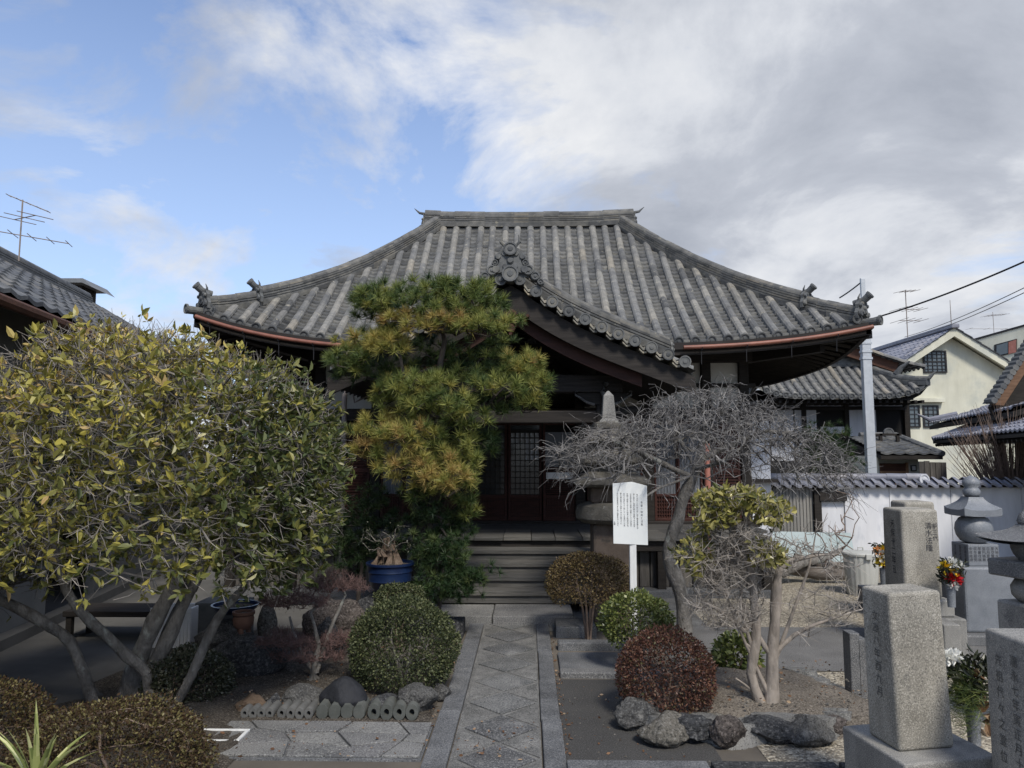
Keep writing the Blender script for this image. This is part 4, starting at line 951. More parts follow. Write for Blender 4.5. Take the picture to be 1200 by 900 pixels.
def big_tree():
    base = Gp(160, 822); root = T('broadleaf_tree', 'wide domed evergreen with several grey trunks, grey twigs and yellow-green leaves', 'tree', base)
    Yb = base.y
    tr = [(trunkpath([(148, 828), (160, 780), (180, 730), (205, 685), (225, 640), (235, 590)], Yb), [.075, .068, .06, .055, .045, .03]),
          (trunkpath([(158, 826), (178, 790), (200, 740, 5.3), (222, 690, 5.35), (262, 620, 5.4), (300, 560, 5.4)], Yb), [.075, .07, .06, .05, .04, .025]),
          (trunkpath([(112, 832, 5.0), (98, 790, 5.0), (82, 752, 5.0), (60, 735, 4.95), (20, 712, 4.9), (-30, 690, 4.8)], 5.0), [.033, .035, .04, .036, .032, .02]),
          (trunkpath([(172, 826, 5.1), (172, 790, 5.05), (150, 770, 5.0), (125, 745, 4.95), (90, 712, 4.9), (70, 670, 4.9), (60, 610, 4.9)], 5.0), [.03, .034, .04, .036, .03, .026, .018]),
          (trunkpath([(205, 828, 5.0), (225, 790, 5.0), (240, 755, 5.0), (255, 725, 5.0), (275, 700, 4.95), (310, 665, 4.9), (340, 640, 4.9)], 5.0), [.03, .032, .032, .03, .025, .02, .014])]
    C = np.array([-2.56, 4.95, 1.52]); Rr = np.array([1.28, 1.12, .92])
    N = 4200; d = unit(nr.normal(size=(N * 2, 3))); d = d[d[:, 2] > -.62]
    d[:, 1] *= np.where(nr.random(len(d)) < .35, np.sign(-d[:, 1]) * np.sign(d[:, 1]), 1) if False else 1
    d = d[:N]
    sq = 1 / (np.abs(d) ** 2.6).sum(1, keepdims=True) ** (1 / 2.6)       # boxier than an ellipsoid: it is clipped
    r = .97 - .42 * nr.random(len(d))[:, None] ** 2.2
    P = C + d * sq * r * Rr; P[:, 2] += .05 * np.sin(P[:, 0] * 4) - .10 * np.maximum(0, P[:, 0] + 2.0) 
    P = P[(P[:, 2] < 1.0) * (nr.random(len(P)) < .45) + (P[:, 2] >= 1.0) > 0]
    drop = lambda x: .32 * np.maximum(0, -2.8 - x)
    P[:, 2] -= drop(P[:, 0])
    A, pr, rad, nf, tips = grow(tr, P, step=.13, jit=.03, rtip=.0026, rk=.46, cap=.035)
    tb = MB(); tw = MB(); wood(tb, tw, A, pr, rad, nf, .008)
    # extra fine twigs along the outer wood
    n = len(A); k = nr.choice(np.arange(nf, n), 17000); B0 = A[k]; out = unit(B0 - C); D = unit(out + nr.normal(size=B0.shape) * .75); L = .025 + .055 * nr.random(len(k)); B1 = B0 + D * L[:, None]; D = unit(D + nr.normal(size=D.shape) * .35 + np.array([0, 0, .2])); B2 = B1 + D * L[:, None]; vv = nr.random(len(k))
    edges(tw, B0, B1, np.full(len(k), .0022), np.full(len(k), .0018), 3, vv); edges(tw, B1, B2, np.full(len(k), .0018), np.full(len(k), .0012), 3, vv); B1 = B2
    tb.build('trunk', 'bark_grey', root, smooth=True, recalc=False); tw.build('twigs', 'twig_grey', root, recalc=False)
    # rosettes of leaves at the tips
    tp = A[tips]; td = unit(tp - A[pr[tips]]); sel = nr.random(len(k)) < .16
    tp = np.vstack([tp, B1[sel]]); td = np.vstack([td, D[sel]])
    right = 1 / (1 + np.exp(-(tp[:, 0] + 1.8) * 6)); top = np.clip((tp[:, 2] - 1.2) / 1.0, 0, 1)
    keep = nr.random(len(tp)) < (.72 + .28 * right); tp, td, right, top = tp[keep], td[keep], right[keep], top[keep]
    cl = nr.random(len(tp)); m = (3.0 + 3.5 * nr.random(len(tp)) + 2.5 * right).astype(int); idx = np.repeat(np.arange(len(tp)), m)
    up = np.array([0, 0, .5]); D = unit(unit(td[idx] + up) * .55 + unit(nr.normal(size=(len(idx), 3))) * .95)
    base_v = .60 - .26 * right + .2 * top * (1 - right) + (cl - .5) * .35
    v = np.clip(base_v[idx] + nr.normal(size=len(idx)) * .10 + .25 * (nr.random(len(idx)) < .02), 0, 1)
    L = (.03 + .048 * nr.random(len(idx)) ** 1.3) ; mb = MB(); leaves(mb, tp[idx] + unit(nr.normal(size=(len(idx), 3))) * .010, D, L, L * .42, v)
    # denser dark leaf on the right flank
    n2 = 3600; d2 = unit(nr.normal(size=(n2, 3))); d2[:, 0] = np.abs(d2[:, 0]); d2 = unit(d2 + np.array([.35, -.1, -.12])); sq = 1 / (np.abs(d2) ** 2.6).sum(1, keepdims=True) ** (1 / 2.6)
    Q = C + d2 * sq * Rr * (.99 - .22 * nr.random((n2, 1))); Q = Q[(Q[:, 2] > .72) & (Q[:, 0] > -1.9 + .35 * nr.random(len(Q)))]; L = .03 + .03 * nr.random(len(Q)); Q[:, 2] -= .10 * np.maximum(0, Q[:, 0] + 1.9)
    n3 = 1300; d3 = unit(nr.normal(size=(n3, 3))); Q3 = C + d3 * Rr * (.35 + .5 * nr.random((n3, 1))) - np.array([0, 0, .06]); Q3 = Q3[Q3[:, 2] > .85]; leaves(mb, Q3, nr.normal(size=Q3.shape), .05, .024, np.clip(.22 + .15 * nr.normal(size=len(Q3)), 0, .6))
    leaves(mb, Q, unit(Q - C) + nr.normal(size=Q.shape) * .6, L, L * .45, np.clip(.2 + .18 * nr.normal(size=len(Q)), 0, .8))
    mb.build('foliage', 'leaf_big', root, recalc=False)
big_tree()

def needles_tuft(P, D, n, L, W_, spread):
    idx = np.repeat(np.arange(len(P)), n); d = unit(D[idx] * .8 + unit(nr.normal(size=(len(idx), 3))) * spread)
    return idx, d
def pine():
    base = np.array([-.98, 7.35, .05]); root = T('pine_tree', 'cloud-pruned pine with golden and green needle pads standing in front of the porch', 'tree', tuple(base))
    pads = [  # px, py, Y, rx, ry (px), tone, number of tufts
        (492, 348, 7.0, 80, 24, .33, 70), (445, 350, 7.0, 34, 18, .3, 24), (545, 348, 7.05, 48, 22, .36, 40), (495, 376, 6.85, 62, 13, .82, 26), (556, 378, 6.85, 46, 16, .52, 24), (585, 372, 7.1, 32, 18, .36, 14), (440, 360, 7.1, 28, 18, .25, 12), (452, 386, 7.0, 28, 10, .35, 8),
        (430, 398, 7.0, 44, 14, .70, 22), (415, 418, 6.95, 32, 20, .38, 20), (456, 402, 6.85, 34, 12, .75, 16), (398, 428, 7.1, 18, 16, .25, 9), (430, 434, 7.2, 40, 14, .2, 14),
        (530, 418, 7.4, 50, 22, .15, 22), (590, 415, 7.3, 30, 20, .3, 14), (560, 440, 7.1, 50, 16, .3, 18),
        (614, 430, 7.0, 26, 22, .58, 22), (632, 448, 7.0, 16, 18, .55, 10), (590, 452, 6.9, 38, 14, .42, 18), (622, 472, 7.0, 16, 14, .40, 8), (575, 470, 7.15, 40, 16, .15, 14),
        (490, 450, 6.9, 48, 14, .42, 24), (455, 455, 7.0, 24, 12, .35, 10), (515, 472, 6.85, 46, 18, .44, 26), (545, 490, 6.95, 30, 18, .35, 14), (470, 478, 7.0, 40, 20, .45, 16),
        (440, 500, 7.0, 30, 18, .66, 16), (478, 510, 6.85, 40, 18, .74, 22), (430, 528, 6.95, 20, 14, .8, 10), (515, 520, 6.9, 40, 20, .52, 20), (548, 520, 7.1, 16, 26, .45, 10), (572, 522, 7.3, 18, 18, .12, 10),
        (480, 545, 6.85, 42, 16, .80, 22), (520, 555, 6.8, 34, 20, .86, 20), (545, 548, 6.95, 18, 22, .6, 10), (500, 575, 7.0, 34, 12, .45, 12), (548, 585, 7.1, 16, 26, .35, 12), (515, 500, 7.3, 60, 40, .12, 26), (490, 420, 7.35, 60, 26, .1, 22)]
    TP = []; TD = []; TV = []; TG = []
    for px, py, Y, rx, ry, tone, n in pads:
        n = int(n * 2.0)
        k = Y / F
        for _ in range(n):
            while True:
                a, b, c = (rnd.uniform(-1, 1) for _ in range(3))
                if a * a + b * b + c * c < 1: break
            p = Wp(px + a * rx, py + b * ry, Y + c * max(.12, min(rx * k * .6, .38)))
            TP.append(p); TD.append(Vector((a * .5, c * .35 - .35, -b * .45 + .62)).normalized()); TV.append(min(1, max(0, rnd.gauss(tone - .02, .16)))); 
        TG.append(Wp(px, py + ry * .4, Y + .03))
    TP = np.array(TP); TD = np.array(TD); TV = np.array(TV)
    trunk = [(-.98, 7.35, -.05), (-.97, 7.3, .3), (-.90, 7.25, .7), (-.95, 7.2, 1.05), (-.86, 7.2, 1.4), (-.92, 7.2, 1.75), (-.80, 7.15, 2.1), (-.86, 7.15, 2.45), (-.8, 7.12, 2.75), (-.86, 7.1, 2.95)]
    A, pr, rad, nf, tips = grow([(trunk, [.055, .045, .042, .04, .038, .035, .032, .028, .022, .015])], TP - TD * .05, step=.10, jit=.012, rtip=.0035, rk=.42, cap=.03)
    tb = MB(); tw = MB(); wood(tb, tw, A, pr, rad, nf, .006); tb.build('trunk', 'bark_dark', root, smooth=True, recalc=False); tw.build('twigs', 'bark_dark', root, recalc=False)
    n = 52; idx, d = needles_tuft(TP, TD, n, .08, .003, 1.0)
    L = (.085 + .03 * nr.random(len(idx))); N = len(idx); along = (nr.random(N) * .05)[:, None]
    P = TP[idx] - TD[idx] * (.02) + TD[idx] * along * .5; Sd = unit(np.cross(d, nr.normal(size=(N, 3))))
    V = np.stack([P - Sd * .003, P + Sd * .003, P + d * L[:, None]], 1); mb = MB(); mb.np(V, [(0, 1, 2)], np.clip(TV[idx] + nr.normal(size=N) * .04, 0, 1)); mb.build('needles', 'needle', root, recalc=False)
pine()

def low_conifer(name, label, pads, stems, group=None, n=44, mat='needle_low', L0=.07):
    b = stems[0][0][0]; root = T(name, label, 'conifer', b, group); TP = []; TD = []; TV = []
    for px, py, Y, rx, ry, k_ in pads:
        for _ in range(int(k_ * 2.6)):
            a, b_, c = rnd.gauss(0, .5), rnd.gauss(0, .5), rnd.gauss(0, .5); TP.append(Wp(px + a * rx, py + b_ * ry, Y + c * rx * Y / F * .8)); TD.append(Vector((a * .6, c * .5 - .3, .55 - b_ * .3)).normalized()); TV.append(min(1, max(0, rnd.gauss(.5, .25))))
    TP = np.array(TP); TD = np.array(TD); TV = np.array(TV)
    A, pr, rad, nf, tips = grow(stems, TP, step=.08, jit=.01, rtip=.0025, rk=.4, cap=.02); tb = MB(); tw = MB(); wood(tb, tw, A, pr, rad, nf, .006)
    tb.build('trunk', 'bark_dark', root, smooth=True, recalc=False); tw.build('twigs', 'bark_dark', root, recalc=False)
    idx, d = needles_tuft(TP, TD, n, 0, 0, 1.1); N = len(idx); L = L0 * (.7 + .6 * nr.random(N)); P = TP[idx]; Sd = unit(np.cross(d, nr.normal(size=(N, 3))))
    V = np.stack([P - Sd * .003, P + Sd * .003, P + d * L[:, None]], 1); mb = MB(); mb.np(V, [(0, 1, 2)], np.clip(TV[idx] + nr.normal(size=N) * .1, 0, 1)); mb.build('needles', mat, root, recalc=False)
low_conifer('young_conifer', 'dark green feathery conifer low beside the stone path, in front of the wooden steps', [(524, 655, 7.0, 28, 26, 50), (505, 640, 7.1, 30, 40, 44), (548, 680, 6.9, 24, 16, 30), (520, 690, 6.9, 30, 14, 30), (535, 615, 7.3, 22, 24, 26), (495, 600, 7.2, 30, 24, 24)], [([(-.85, 7.0, 0), (-.8, 7.0, .4), (-.75, 7.05, .9)], [.025, .02, .01])])
low_conifer('young_conifer', 'dark bushy conifer behind and left of the blue pot', [(420, 640, 7.8, 34, 32, 50), (405, 615, 7.9, 22, 26, 24), (450, 610, 7.9, 30, 24, 24), (440, 585, 7.8, 24, 14, 14)], [([(-1.75, 7.8, 0), (-1.72, 7.8, .4), (-1.68, 7.85, .95)], [.025, .02, .01])])
low_conifer('garden_conifer', 'dark green conifer bush showing behind the right side of the plum crown', [(965, 520, 11.9, 26, 26, 50), (985, 535, 12, 22, 20, 30), (990, 550, 12, 18, 14, 20), (950, 545, 11.9, 20, 20, 20)], [([(4.9, 12.0, 0), (4.85, 12.0, .9), (4.8, 12, 1.7)], [.04, .03, .015])], L0=.09, n=40)

# clipped shrubs
def at_px(px, py, Y): return tuple(Wp(px, py, Y))
ball_shrub('ball_shrub', 'large clipped green ball shrub left of the stone path, behind the perforated edging blocks', at_px(474, 757, 5.45), .385, .36, .335, 'leaf_box', 10500, .019, .012, lump=.04, stemmat='twig_grey')
ball_shrub('ball_shrub', 'small green clipped shrub just behind the largest ball shrub', at_px(468, 700, 6.5), .21, .18, .115, 'leaf_box', 2200, .019, .012)
ball_shrub('ball_shrub', 'brown-leaved ball shrub on bare stems in front of the stone pagoda', at_px(689, 683, 6.95), .395, .34, .27, 'leaf_brown', 8500, .019, .010, zlow=-.6)
ball_shrub('ball_shrub', 'bright green ball shrub between the notice board post and the reddish ball', at_px(745, 727, 6.0), .275, .25, .215, 'leaf_green', 3600, .026, .016, lump=.08)
ball_shrub('ball_shrub', 'reddish-brown clipped ball shrub at the near left corner of the boulder ring', at_px(780, 792, 4.98), .31, .30, .30, 'leaf_red', 8500, .018, .010, lump=.04)
ball_shrub('low_hedge', 'broad brown-green clipped hedge under the big tree at the bottom left', (-2.12, 3.95, .12), .50, .40, .27, 'leaf_hedge', 12000, .018, .010, lump=.09, cat='hedge')
ball_shrub('low_hedge', 'brown clipped hedge cut off by the left edge of the photo', (-2.98, 4.2, .16), .33, .34, .26, 'leaf_hedge', 6500, .018, .010, lump=.05, cat='hedge')
ball_shrub('dark_shrub', 'dark glossy-leaved shrub between the tree trunks and the layered black boulder', at_px(222, 805, 5.25), .28, .26, .26, 'leaf_dark', 5000, .022, .013, lump=.08)
ball_shrub('leafy_shrub', 'small yellow-green leafy shrub at the foot of the pale bare tree', at_px(864, 772, 5.75), .17, .16, .17, 'leaf_green', 900, .045, .028, lump=.15)

def red_shrub():
    base = Gp(367, 805); root = T('twiggy_shrub', 'cloud-pruned dwarf shrub with bare reddish twigs in tiers', 'shrub', base)
    tg = []
    for px, py, Y, rx, ry, n in ((345, 708, 5.7, 44, 22, 340), (395, 690, 5.9, 36, 22, 260), (335, 756, 5.55, 36, 20, 230), (400, 756, 5.65, 30, 18, 200), (360, 772, 5.6, 44, 20, 200)):
        for _ in range(n):
            a = rnd.uniform(0, 2 * PI); r = math.sqrt(rnd.random()); tg.append(tuple(Wp(px + r * math.cos(a) * rx, py + rnd.uniform(-1, .3) * ry * (1 - r * r * .8), Y + r * math.sin(a) * rx * Y / F)))
    b = np.array(base)
    tr = [([b + (0, 0, 0), b + (.0, 0, .12), b + (.03, 0, .3), b + (-.06, .1, .5)], [.03, .022, .016, .01]), ([b + (.02, 0, 0.1), b + (.08, .1, .35), b + (.16, .25, .6)], [.018, .014, .009]), ([b + (0, 0, .1), b + (-.14, .05, .3), b + (-.2, .05, .48)], [.016, .012, .008])]
    for k in range(7): a = k * .9; tr.append(([b + (math.cos(a) * .13, math.sin(a) * .13, -.02), b + (math.cos(a) * .06, math.sin(a) * .06, .03), b + (0, 0, .09)], [.008, .012, .016]))
    A, pr, rad, nf, tips = grow(tr, tg, step=.05, jit=.008, rtip=.0014, rk=.42, cap=.014); tb = MB(); tw = MB(); wood(tb, tw, A, pr, rad, nf, .006)
    k = nr.choice(np.arange(nf, len(A)), 6500); D = unit(nr.normal(size=(len(k), 3)) + np.array([0, 0, .9])); edges(tw, A[k], A[k] + D * .045, np.full(len(k), .0013), np.full(len(k), .0008), 3, nr.random(len(k)))
    tb.build('trunk', 'bark_grey', root, smooth=True, recalc=False); tw.build('twigs', 'twig_red', root, recalc=False)
red_shrub()

def yucca():
    b = Gp(45, 925); b = Vector((b.x, b.y, 0.05)); root = T('yucca', 'spiky pale yellow-green yucca at the bottom left corner', 'plant', b); 
    b = Wp(42, 930, 3.35)
    for k, (a, L, lean) in enumerate(((-1.9, .36, .9), (-1.2, .34, .5), (-.5, .30, .9), (.05, .42, .12), (.35, .36, .35), (.8, .36, .55), (1.3, .34, .8), (2.2, .3, .7), (-2.6, .3, .6), (2.8, .28, 1.0), (.6, .28, .95), (-.1, .33, .3), (1.9, .26, 1.1), (-.8, .36, .4), (1.05, .3, .42), (-1.5, .26, 1.1))):
        d = Vector((math.sin(a), -math.cos(a) * .8, 0)); P = []; L *= 1.02
        for i in range(7):
            f = i / 6; c = b + d * (L * lean * f * (.6 + .4 * f)) + Vector((0, 0, L * f * (1 - .35 * lean * f))); w = .019 * (1 - f) ** .7 * (.6 + 1.6 * f if f < .3 else 1.08); sdir = Vector((d.y, -d.x, 0)) if k % 2 else Vector((1, .3, 0)); sdir.normalize()
            P += [c - sdir * w, c + Vector((0, 0, -.3 * w)) + d * .3 * w, c + sdir * w]
        mb = MB(); mb.add(P, [q for i in range(6) for q in ((i * 3, i * 3 + 1, i * 3 + 4, i * 3 + 3), (i * 3 + 1, i * 3 + 2, i * 3 + 5, i * 3 + 4))]); mb.build('leaf', 'yucca_leaf', root, smooth=True)
    mb = MB(); mb.tube([(b.x, b.y, 0), (b.x, b.y, b.z + .03)], [.035, .03], 8); mb.build('stem', 'bark_grey', root)
yucca()

# rocks
def R_(label, px, py, Y, w, h, dpt, mat, seed, **kw):
    c = Wp(px, py, Y); return rock('rock', label, (c.x, Y, 0), (w, dpt, h), mat, seed, **kw)
R_('large black boulder with wavy layers, below the terracotta pot', 288, 800, 5.75, .62, .34, .42, 'rock_dark', 1, rough=.2)
R_('smooth tan-brown rock behind the left end of the edging blocks', 297, 820, 5.02, .22, .13, .2, 'rock_brown', 2)
R_('rough grey rock behind the second edging block from the left', 355, 815, 5.1, .27, .17, .2, 'rock_grey', 3)
R_('small dark purple rock squeezed between the tan rock and the grey rock', 322, 822, 5.05, .13, .12, .12, 'rock_dark', 4)
R_('pointed black rock behind the green edging block', 403, 825, 5.0, .33, .26, .24, 'rock_black', 5, pointy=.45, rough=.15)
R_('low dark rock in front of the large ball shrub', 450, 825, 5.0, .22, .14, .2, 'rock_dark', 6)
R_('rounded grey rock at the path end of the edging blocks', 488, 825, 5.02, .27, .2, .22, 'rock_grey', 7)
R_('small grey rock beside the path kerb, right of the ball shrub', 515, 800, 5.3, .16, .12, .16, 'rock_grey', 8)
R_('tall pale standing stone beside the terracotta pot', 312, 770, 6.35, .17, .46, .14, 'rock_tan', 9, sink=.05, rough=.2)
R_('broad brown-grey boulder behind the reddish twigs', 395, 760, 6.9, .62, .42, .4, 'rock_red', 10)
R_('dark flat-topped boulder carrying the blue pot', 458, 740, 7.0, .78, .52, .55, 'rock_dark', 11, sink=.15)
R_('dark angular rock leaning behind the stems of the twiggy shrub', 383, 775, 6.3, .28, .4, .2, 'rock_dark', 12, pointy=.3)
R_('light grey slab-like rock on the left bed under the standing stone', 350, 792, 6.2, .4, .10, .26, 'rock_grey', 13)
R_('grey rock under the blue tray behind the tree trunks', 262, 770, 6.5, .5, .32, .3, 'rock_grey', 14)
R_('small dark stone by the path near the landing slab', 528, 735, 7.0, .2, .2, .2, 'rock_dark', 15)

# perforated edging blocks (four cylinders fused side by side)
def edging(i, px0, px1, holes, mat, label):
    a = Gp(px0, 851); b = Gp(px1, 848); a.y = b.y = 4.86 - .0; L = b.x - a.x; r = L / 8
    y0 = a.y; root = T('edging_block', label, 'edging block', ((a.x + b.x) / 2, y0, 0), 'edging blocks along the left bed')
    mb = MB(); hl = MB()
    for k in range(4):
        x = a.x + r * (2 * k + 1); c0 = Vector((x, y0 + rnd.uniform(-.003, .003), r + .008)); c1 = c0 + Vector((0, .17, 0)); n = 8 if not holes else 16; off = PI / 8 if not holes else 0
        P = []; ri = r * .42; ln = [(r * 1.04, 0), (r * 1.04, .17)]
        for q, yy in (((r * 1.04, .17), (r * 1.04, .006), (r * .98, 0), (ri, 0), (ri, .12)) if holes else ((r * 1.04, .17), (r * 1.04, .006), (r * .98, 0), (.001, 0))):
            for j in range(n): an = 2 * PI * j / n + off; P.append((x + q * math.cos(an), c0.y + yy, c0.z + .008 + q * 1.28 * math.sin(an)))
        rows = len(P) // n; Fc = [(m * n + j, m * n + (j + 1) % n, (m + 1) * n + (j + 1) % n, (m + 1) * n + j) for m in range(rows - 1) for j in range(n)] + [tuple(range(n))]
        mb.add(P, Fc, rnd.random())
        if holes: hl.tube([(x, c0.y + .10, c0.z + .008), (x, c0.y + .115, c0.z + .008)], ri * 1.02, 12)
    mb.build('block', mat, root, smooth=40)
    if holes: hl.build('bore', 'hole_black', root)
edging(0, 274, 317, True, 'block_grey', 'grey edging block with round holes, nearest the brown hedge')
edging(1, 318, 364, True, 'block_grey', 'grey edging block with round holes, left of the green one')
edging(2, 365, 426, False, 'block_green', 'green-tinged edging block without holes, in front of the pointed black rock')
edging(3, 427, 489, True, 'block_green', 'mossy grey edging block with round holes, nearest the stone path')

def pot(name, label, c, prof, mat, cat, soil=None, n=28, feet=0):
    root = T(name, label, cat, c); mb = MB(); P = prof + [(prof[-1][0] - .018, prof[-1][1]), (prof[-1][0] - .025, prof[-1][1] - .03), (.01, prof[-1][1] - .03)]
    mb.lathe(c, P, n); mb.build('body', mat, root, smooth=40)
    if soil: mb = MB(); mb.lathe((c[0], c[1], c[2] + prof[-1][1] - .028), [(prof[-1][0] - .026, 0), (.02, .02)], n); mb.build('soil', 'soil', root)
    for k in range(feet): a = k * 2 * PI / feet + .5; mb = MB(); mb.tube([(c[0] + math.cos(a) * prof[0][0] * .8, c[1] + math.sin(a) * prof[0][0] * .8, c[2] - .03), (c[0] + math.cos(a) * prof[0][0] * .8, c[1] + math.sin(a) * prof[0][0] * .8, c[2] + .01)], .02, 8); mb.build('foot', mat, root)
    return root
c = Wp(457, 684, 7.0); pot('bonsai_pot', 'wide dark blue glazed pot with raised bands on the dark boulder', (c.x, 7.0, .45), [(.16, 0), (.175, .02), (.19, .07), (.196, .075), (.192, .085), (.2, .15), (.206, .155), (.203, .165), (.207, .21), (.222, .215), (.222, .235)], 'blue_glaze', 'plant pot', True)
def stump():
    b = Vector((c.x - .03, 7.0, .66)); root = T('bonsai', 'gnarled pale brown dead bonsai stump in the blue pot', 'bonsai', b); mb = MB()
    for k in range(16):
        a = k * .6; r = rnd.uniform(.02, .1); h = rnd.uniform(.10, .26) * (1.2 - r * 5)
        mb.tube([b + Vector((math.cos(a) * r * 1.3, math.sin(a) * r * .8, 0)), b + Vector((math.cos(a + .4) * r, math.sin(a) * r * .6, h * .5)), b + Vector((math.cos(a) * r * .9 + rnd.uniform(-.05, .05), rnd.uniform(-.05, .05), h))], [rnd.uniform(.02, .04), rnd.uniform(.015, .03), .014], 7)
    mb.build('trunk', 'stump', root, smooth=50); tg = [tuple(b + Vector((rnd.uniform(-.22, .2), rnd.uniform(-.12, .12), rnd.uniform(.12, .34)))) for _ in range(60)]
    A, pr, rad, nf, t = grow([([b, b + Vector((0, 0, .2))], [.02, .01])], tg, step=.05, jit=.012, rtip=.0018); tt = MB(); tw = MB(); wood(tt, tw, A, pr, rad, nf, .01); tw.build('twigs', 'twig_grey', root, recalc=False)
    mb = MB(); k = 500; P = np.array(tg)[nr.integers(0, 60, k)] + nr.normal(size=(k, 3)) * .02; smallleaves(mb, P, nr.normal(size=(k, 3)), .02, .012, nr.random(k)); mb.build('foliage', 'leaf_dark', root, recalc=False)
stump()
c2 = Wp(290, 752, 6.0); pot('terracotta_pot', 'small dark terracotta pot with feet on top of the layered boulder', (c2.x, 5.9, .33), [(.05, 0), (.075, .03), (.08, .08), (.07, .10), (.085, .11), (.085, .13)], 'terracotta', 'plant pot', True, feet=3)
c3 = Wp(276, 712, 6.5); pot('tray_pot', 'shallow teal-blue glazed tray pot behind the big tree trunks', (c3.x, 6.5, .33), [(.12, 0), (.17, .03), (.19, .06), (.2, .07)], 'blue_glaze', 'plant pot', True)
slab('stone_block', Wp(235, 750, 6.9).x, Wp(290, 750, 6.9).x, 6.75, 7.05, 0, .36, 'block_grey', 'long grey stone block behind the layered boulder', 'block')
def crate():
    a = Wp(205, 770, 6.7); x0 = a.x - .17; root = T('plastic_crate', 'white ribbed plastic crate behind the tree trunks', 'crate', (a.x, 6.7, 0))
    mb = MB(); mb.bb(x0, x0 + .34, 6.6, 6.62, .0, .34); mb.bb(x0, x0 + .02, 6.621, 6.85, 0, .34); mb.bb(x0 + .32, x0 + .34, 6.621, 6.85, 0, .34); mb.bb(x0 + .021, x0 + .319, 6.83, 6.85, 0, .34); mb.bb(x0 + .021, x0 + .319, 6.621, 6.829, .0, .02); mb.build('body', 'white_plastic', root, bevel=.006)
    mb = MB()
    for k in range(10): mb.bb(x0 + .02 + k * .032, x0 + .03 + k * .032, 6.588, 6.6, .03, .30)
    mb.bb(x0 - .01, x0 + .35, 6.585, 6.599, .31, .345); mb.build('ribs', 'white_plastic', root)
crate()

# ================================================================ RIGHT: plum, pagoda, sign, bare tree
def plum():
    base = Gp(803, 748); Y = base.y; root = T('weeping_plum', 'leafless weeping plum with crooked trunk and a flat umbrella of tangled grey twigs', 'tree', base)
    k = Y / F
    tr = [(trunkpath([(803, 752), (801, 715), (795, 685), (785, 660), (785, 635), (795, 608), (800, 585), (812, 560), (822, 530), (822, 500)], Y), [.085, .07, .066, .066, .06, .058, .055, .05, .04, .02]),
          (trunkpath([(812, 560), (780, 545), (740, 525), (700, 510)], Y), [.03, .026, .02, .012]), (trunkpath([(818, 540), (860, 520), (900, 505), (940, 510)], Y), [.03, .026, .02, .012]),
          (trunkpath([(815, 550), (835, 545, Y - .4), (850, 540, Y - .8)], Y), [.024, .018, .01]), (trunkpath([(815, 550), (800, 520, Y + .4), (780, 505, Y + .8)], Y), [.024, .018, .01]),
          (trunkpath([(812, 558), (772, 572, Y - .3), (752, 586, Y - .5), (722, 605, Y - .6)], Y), [.014, .011, .008, .004])]
    C = Wp(822, 535, Y); tg = []
    for _ in range(1500):
        a = rnd.uniform(0, 2 * PI); r = math.sqrt(rnd.random()) * .97; x = r * math.cos(a); y = r * math.sin(a)
        z = .56 - .58 * r ** 2.2 - rnd.random() ** 1.6 * .34 + .06 * math.sin(x * 5 + 1) 
        X = x * 1.42
        if x > .1: z -= .06 * x
        tg.append((C.x + X, C.y + y * 1.0, C.z + z))
    A, pr, rad, nf, tips = grow(tr, tg, step=.085, jit=.032, rtip=.0030, rk=.40, cap=.03); tb = MB(); tw = MB(); wood(tb, tw, A, pr, rad, nf, .009)
    # arching, drooping twiglets
    ks = nr.choice(np.arange(nf, len(A)), 2500); P = A[ks]; out = P - np.array(C); out[:, 2] = 0; d = unit(unit(out) * .7 + nr.normal(size=P.shape) * .75 + np.array([0, 0, .25])); L = .03 + .055 * nr.random(len(ks)); r = .0024 + .0016 * nr.random(len(ks))
    for s in range(4):
        Q = P + d * L[:, None]; edges(tw, P, Q, r, r * .82, 3, nr.random(len(ks))); P = Q; r = r * .82; d = unit(d + np.array([0, 0, -.33]) + nr.normal(size=P.shape) * .38)
    tb.build('trunk', 'bark_grey', root, smooth=True, recalc=False); tw.build('twigs', 'twig_plum', root, recalc=False)
plum()

def pagoda():
    b = Wp(716, 735, 7.5); x, y = b.x, 7.5; root = T('stone_pagoda', 'weathered tiered stone pagoda with tapering spire behind the notice board', 'stone pagoda', (x, y, 0)); k = y / F
    def z(row): return Wp(720, row, y).z
    mb = MB(); mb.bb(x - .18, x + .18, y - .18, y + .18, 0, z(612)); mb.build('shaft', 'brown_stone', root, bevel=.03)
    mb = MB(); mb.lathe((x, y, 0), [(.27, z(612)), (.33, z(607)), (.335, z(600)), (.32, z(592)), (.24, z(588))], 20); mb.build('platform', 'lichen_stone', root, smooth=40, bevel=.004)
    mb = MB(); mb.bb(x - .2, x + .2, y - .2, y + .2, z(588), z(570)); mb.build('fire_box', 'brown_stone', root, bevel=.02)
    rows = [(570, .36, .2), (545, .30, .17), (522, .24, .13)]
    for i, (r0, w, w2) in enumerate(rows):
        mb = MB(); mb.lathe((x, y, 0), [(w * .8, z(r0)), (w, z(r0 - 3)), (w, z(r0 - 8)), (w2 * 1.1, z(r0 - 18)), (w2, z(r0 - 18.5)), (w2, z(r0 - 25))], 4); mb.build('roof_tier', 'lichen_stone', root, bevel=.012)
    mb = MB(); zz = z(497); mb.lathe((x, y, 0), [(.10, zz), (.09, z(493)), (.07, z(491)), (.05, z(464)), (.008, z(458))], 4); mb.build('spire', 'granite', root, bevel=.008)
    rock_z = z(500); mb = MB(); mb.lathe((x, y, 0), [(.12, z(506)), (.16, z(502)), (.15, z(496)), (.1, z(494))], 12); mb.build('spire_base', 'lichen_stone', root, smooth=40)
pagoda()

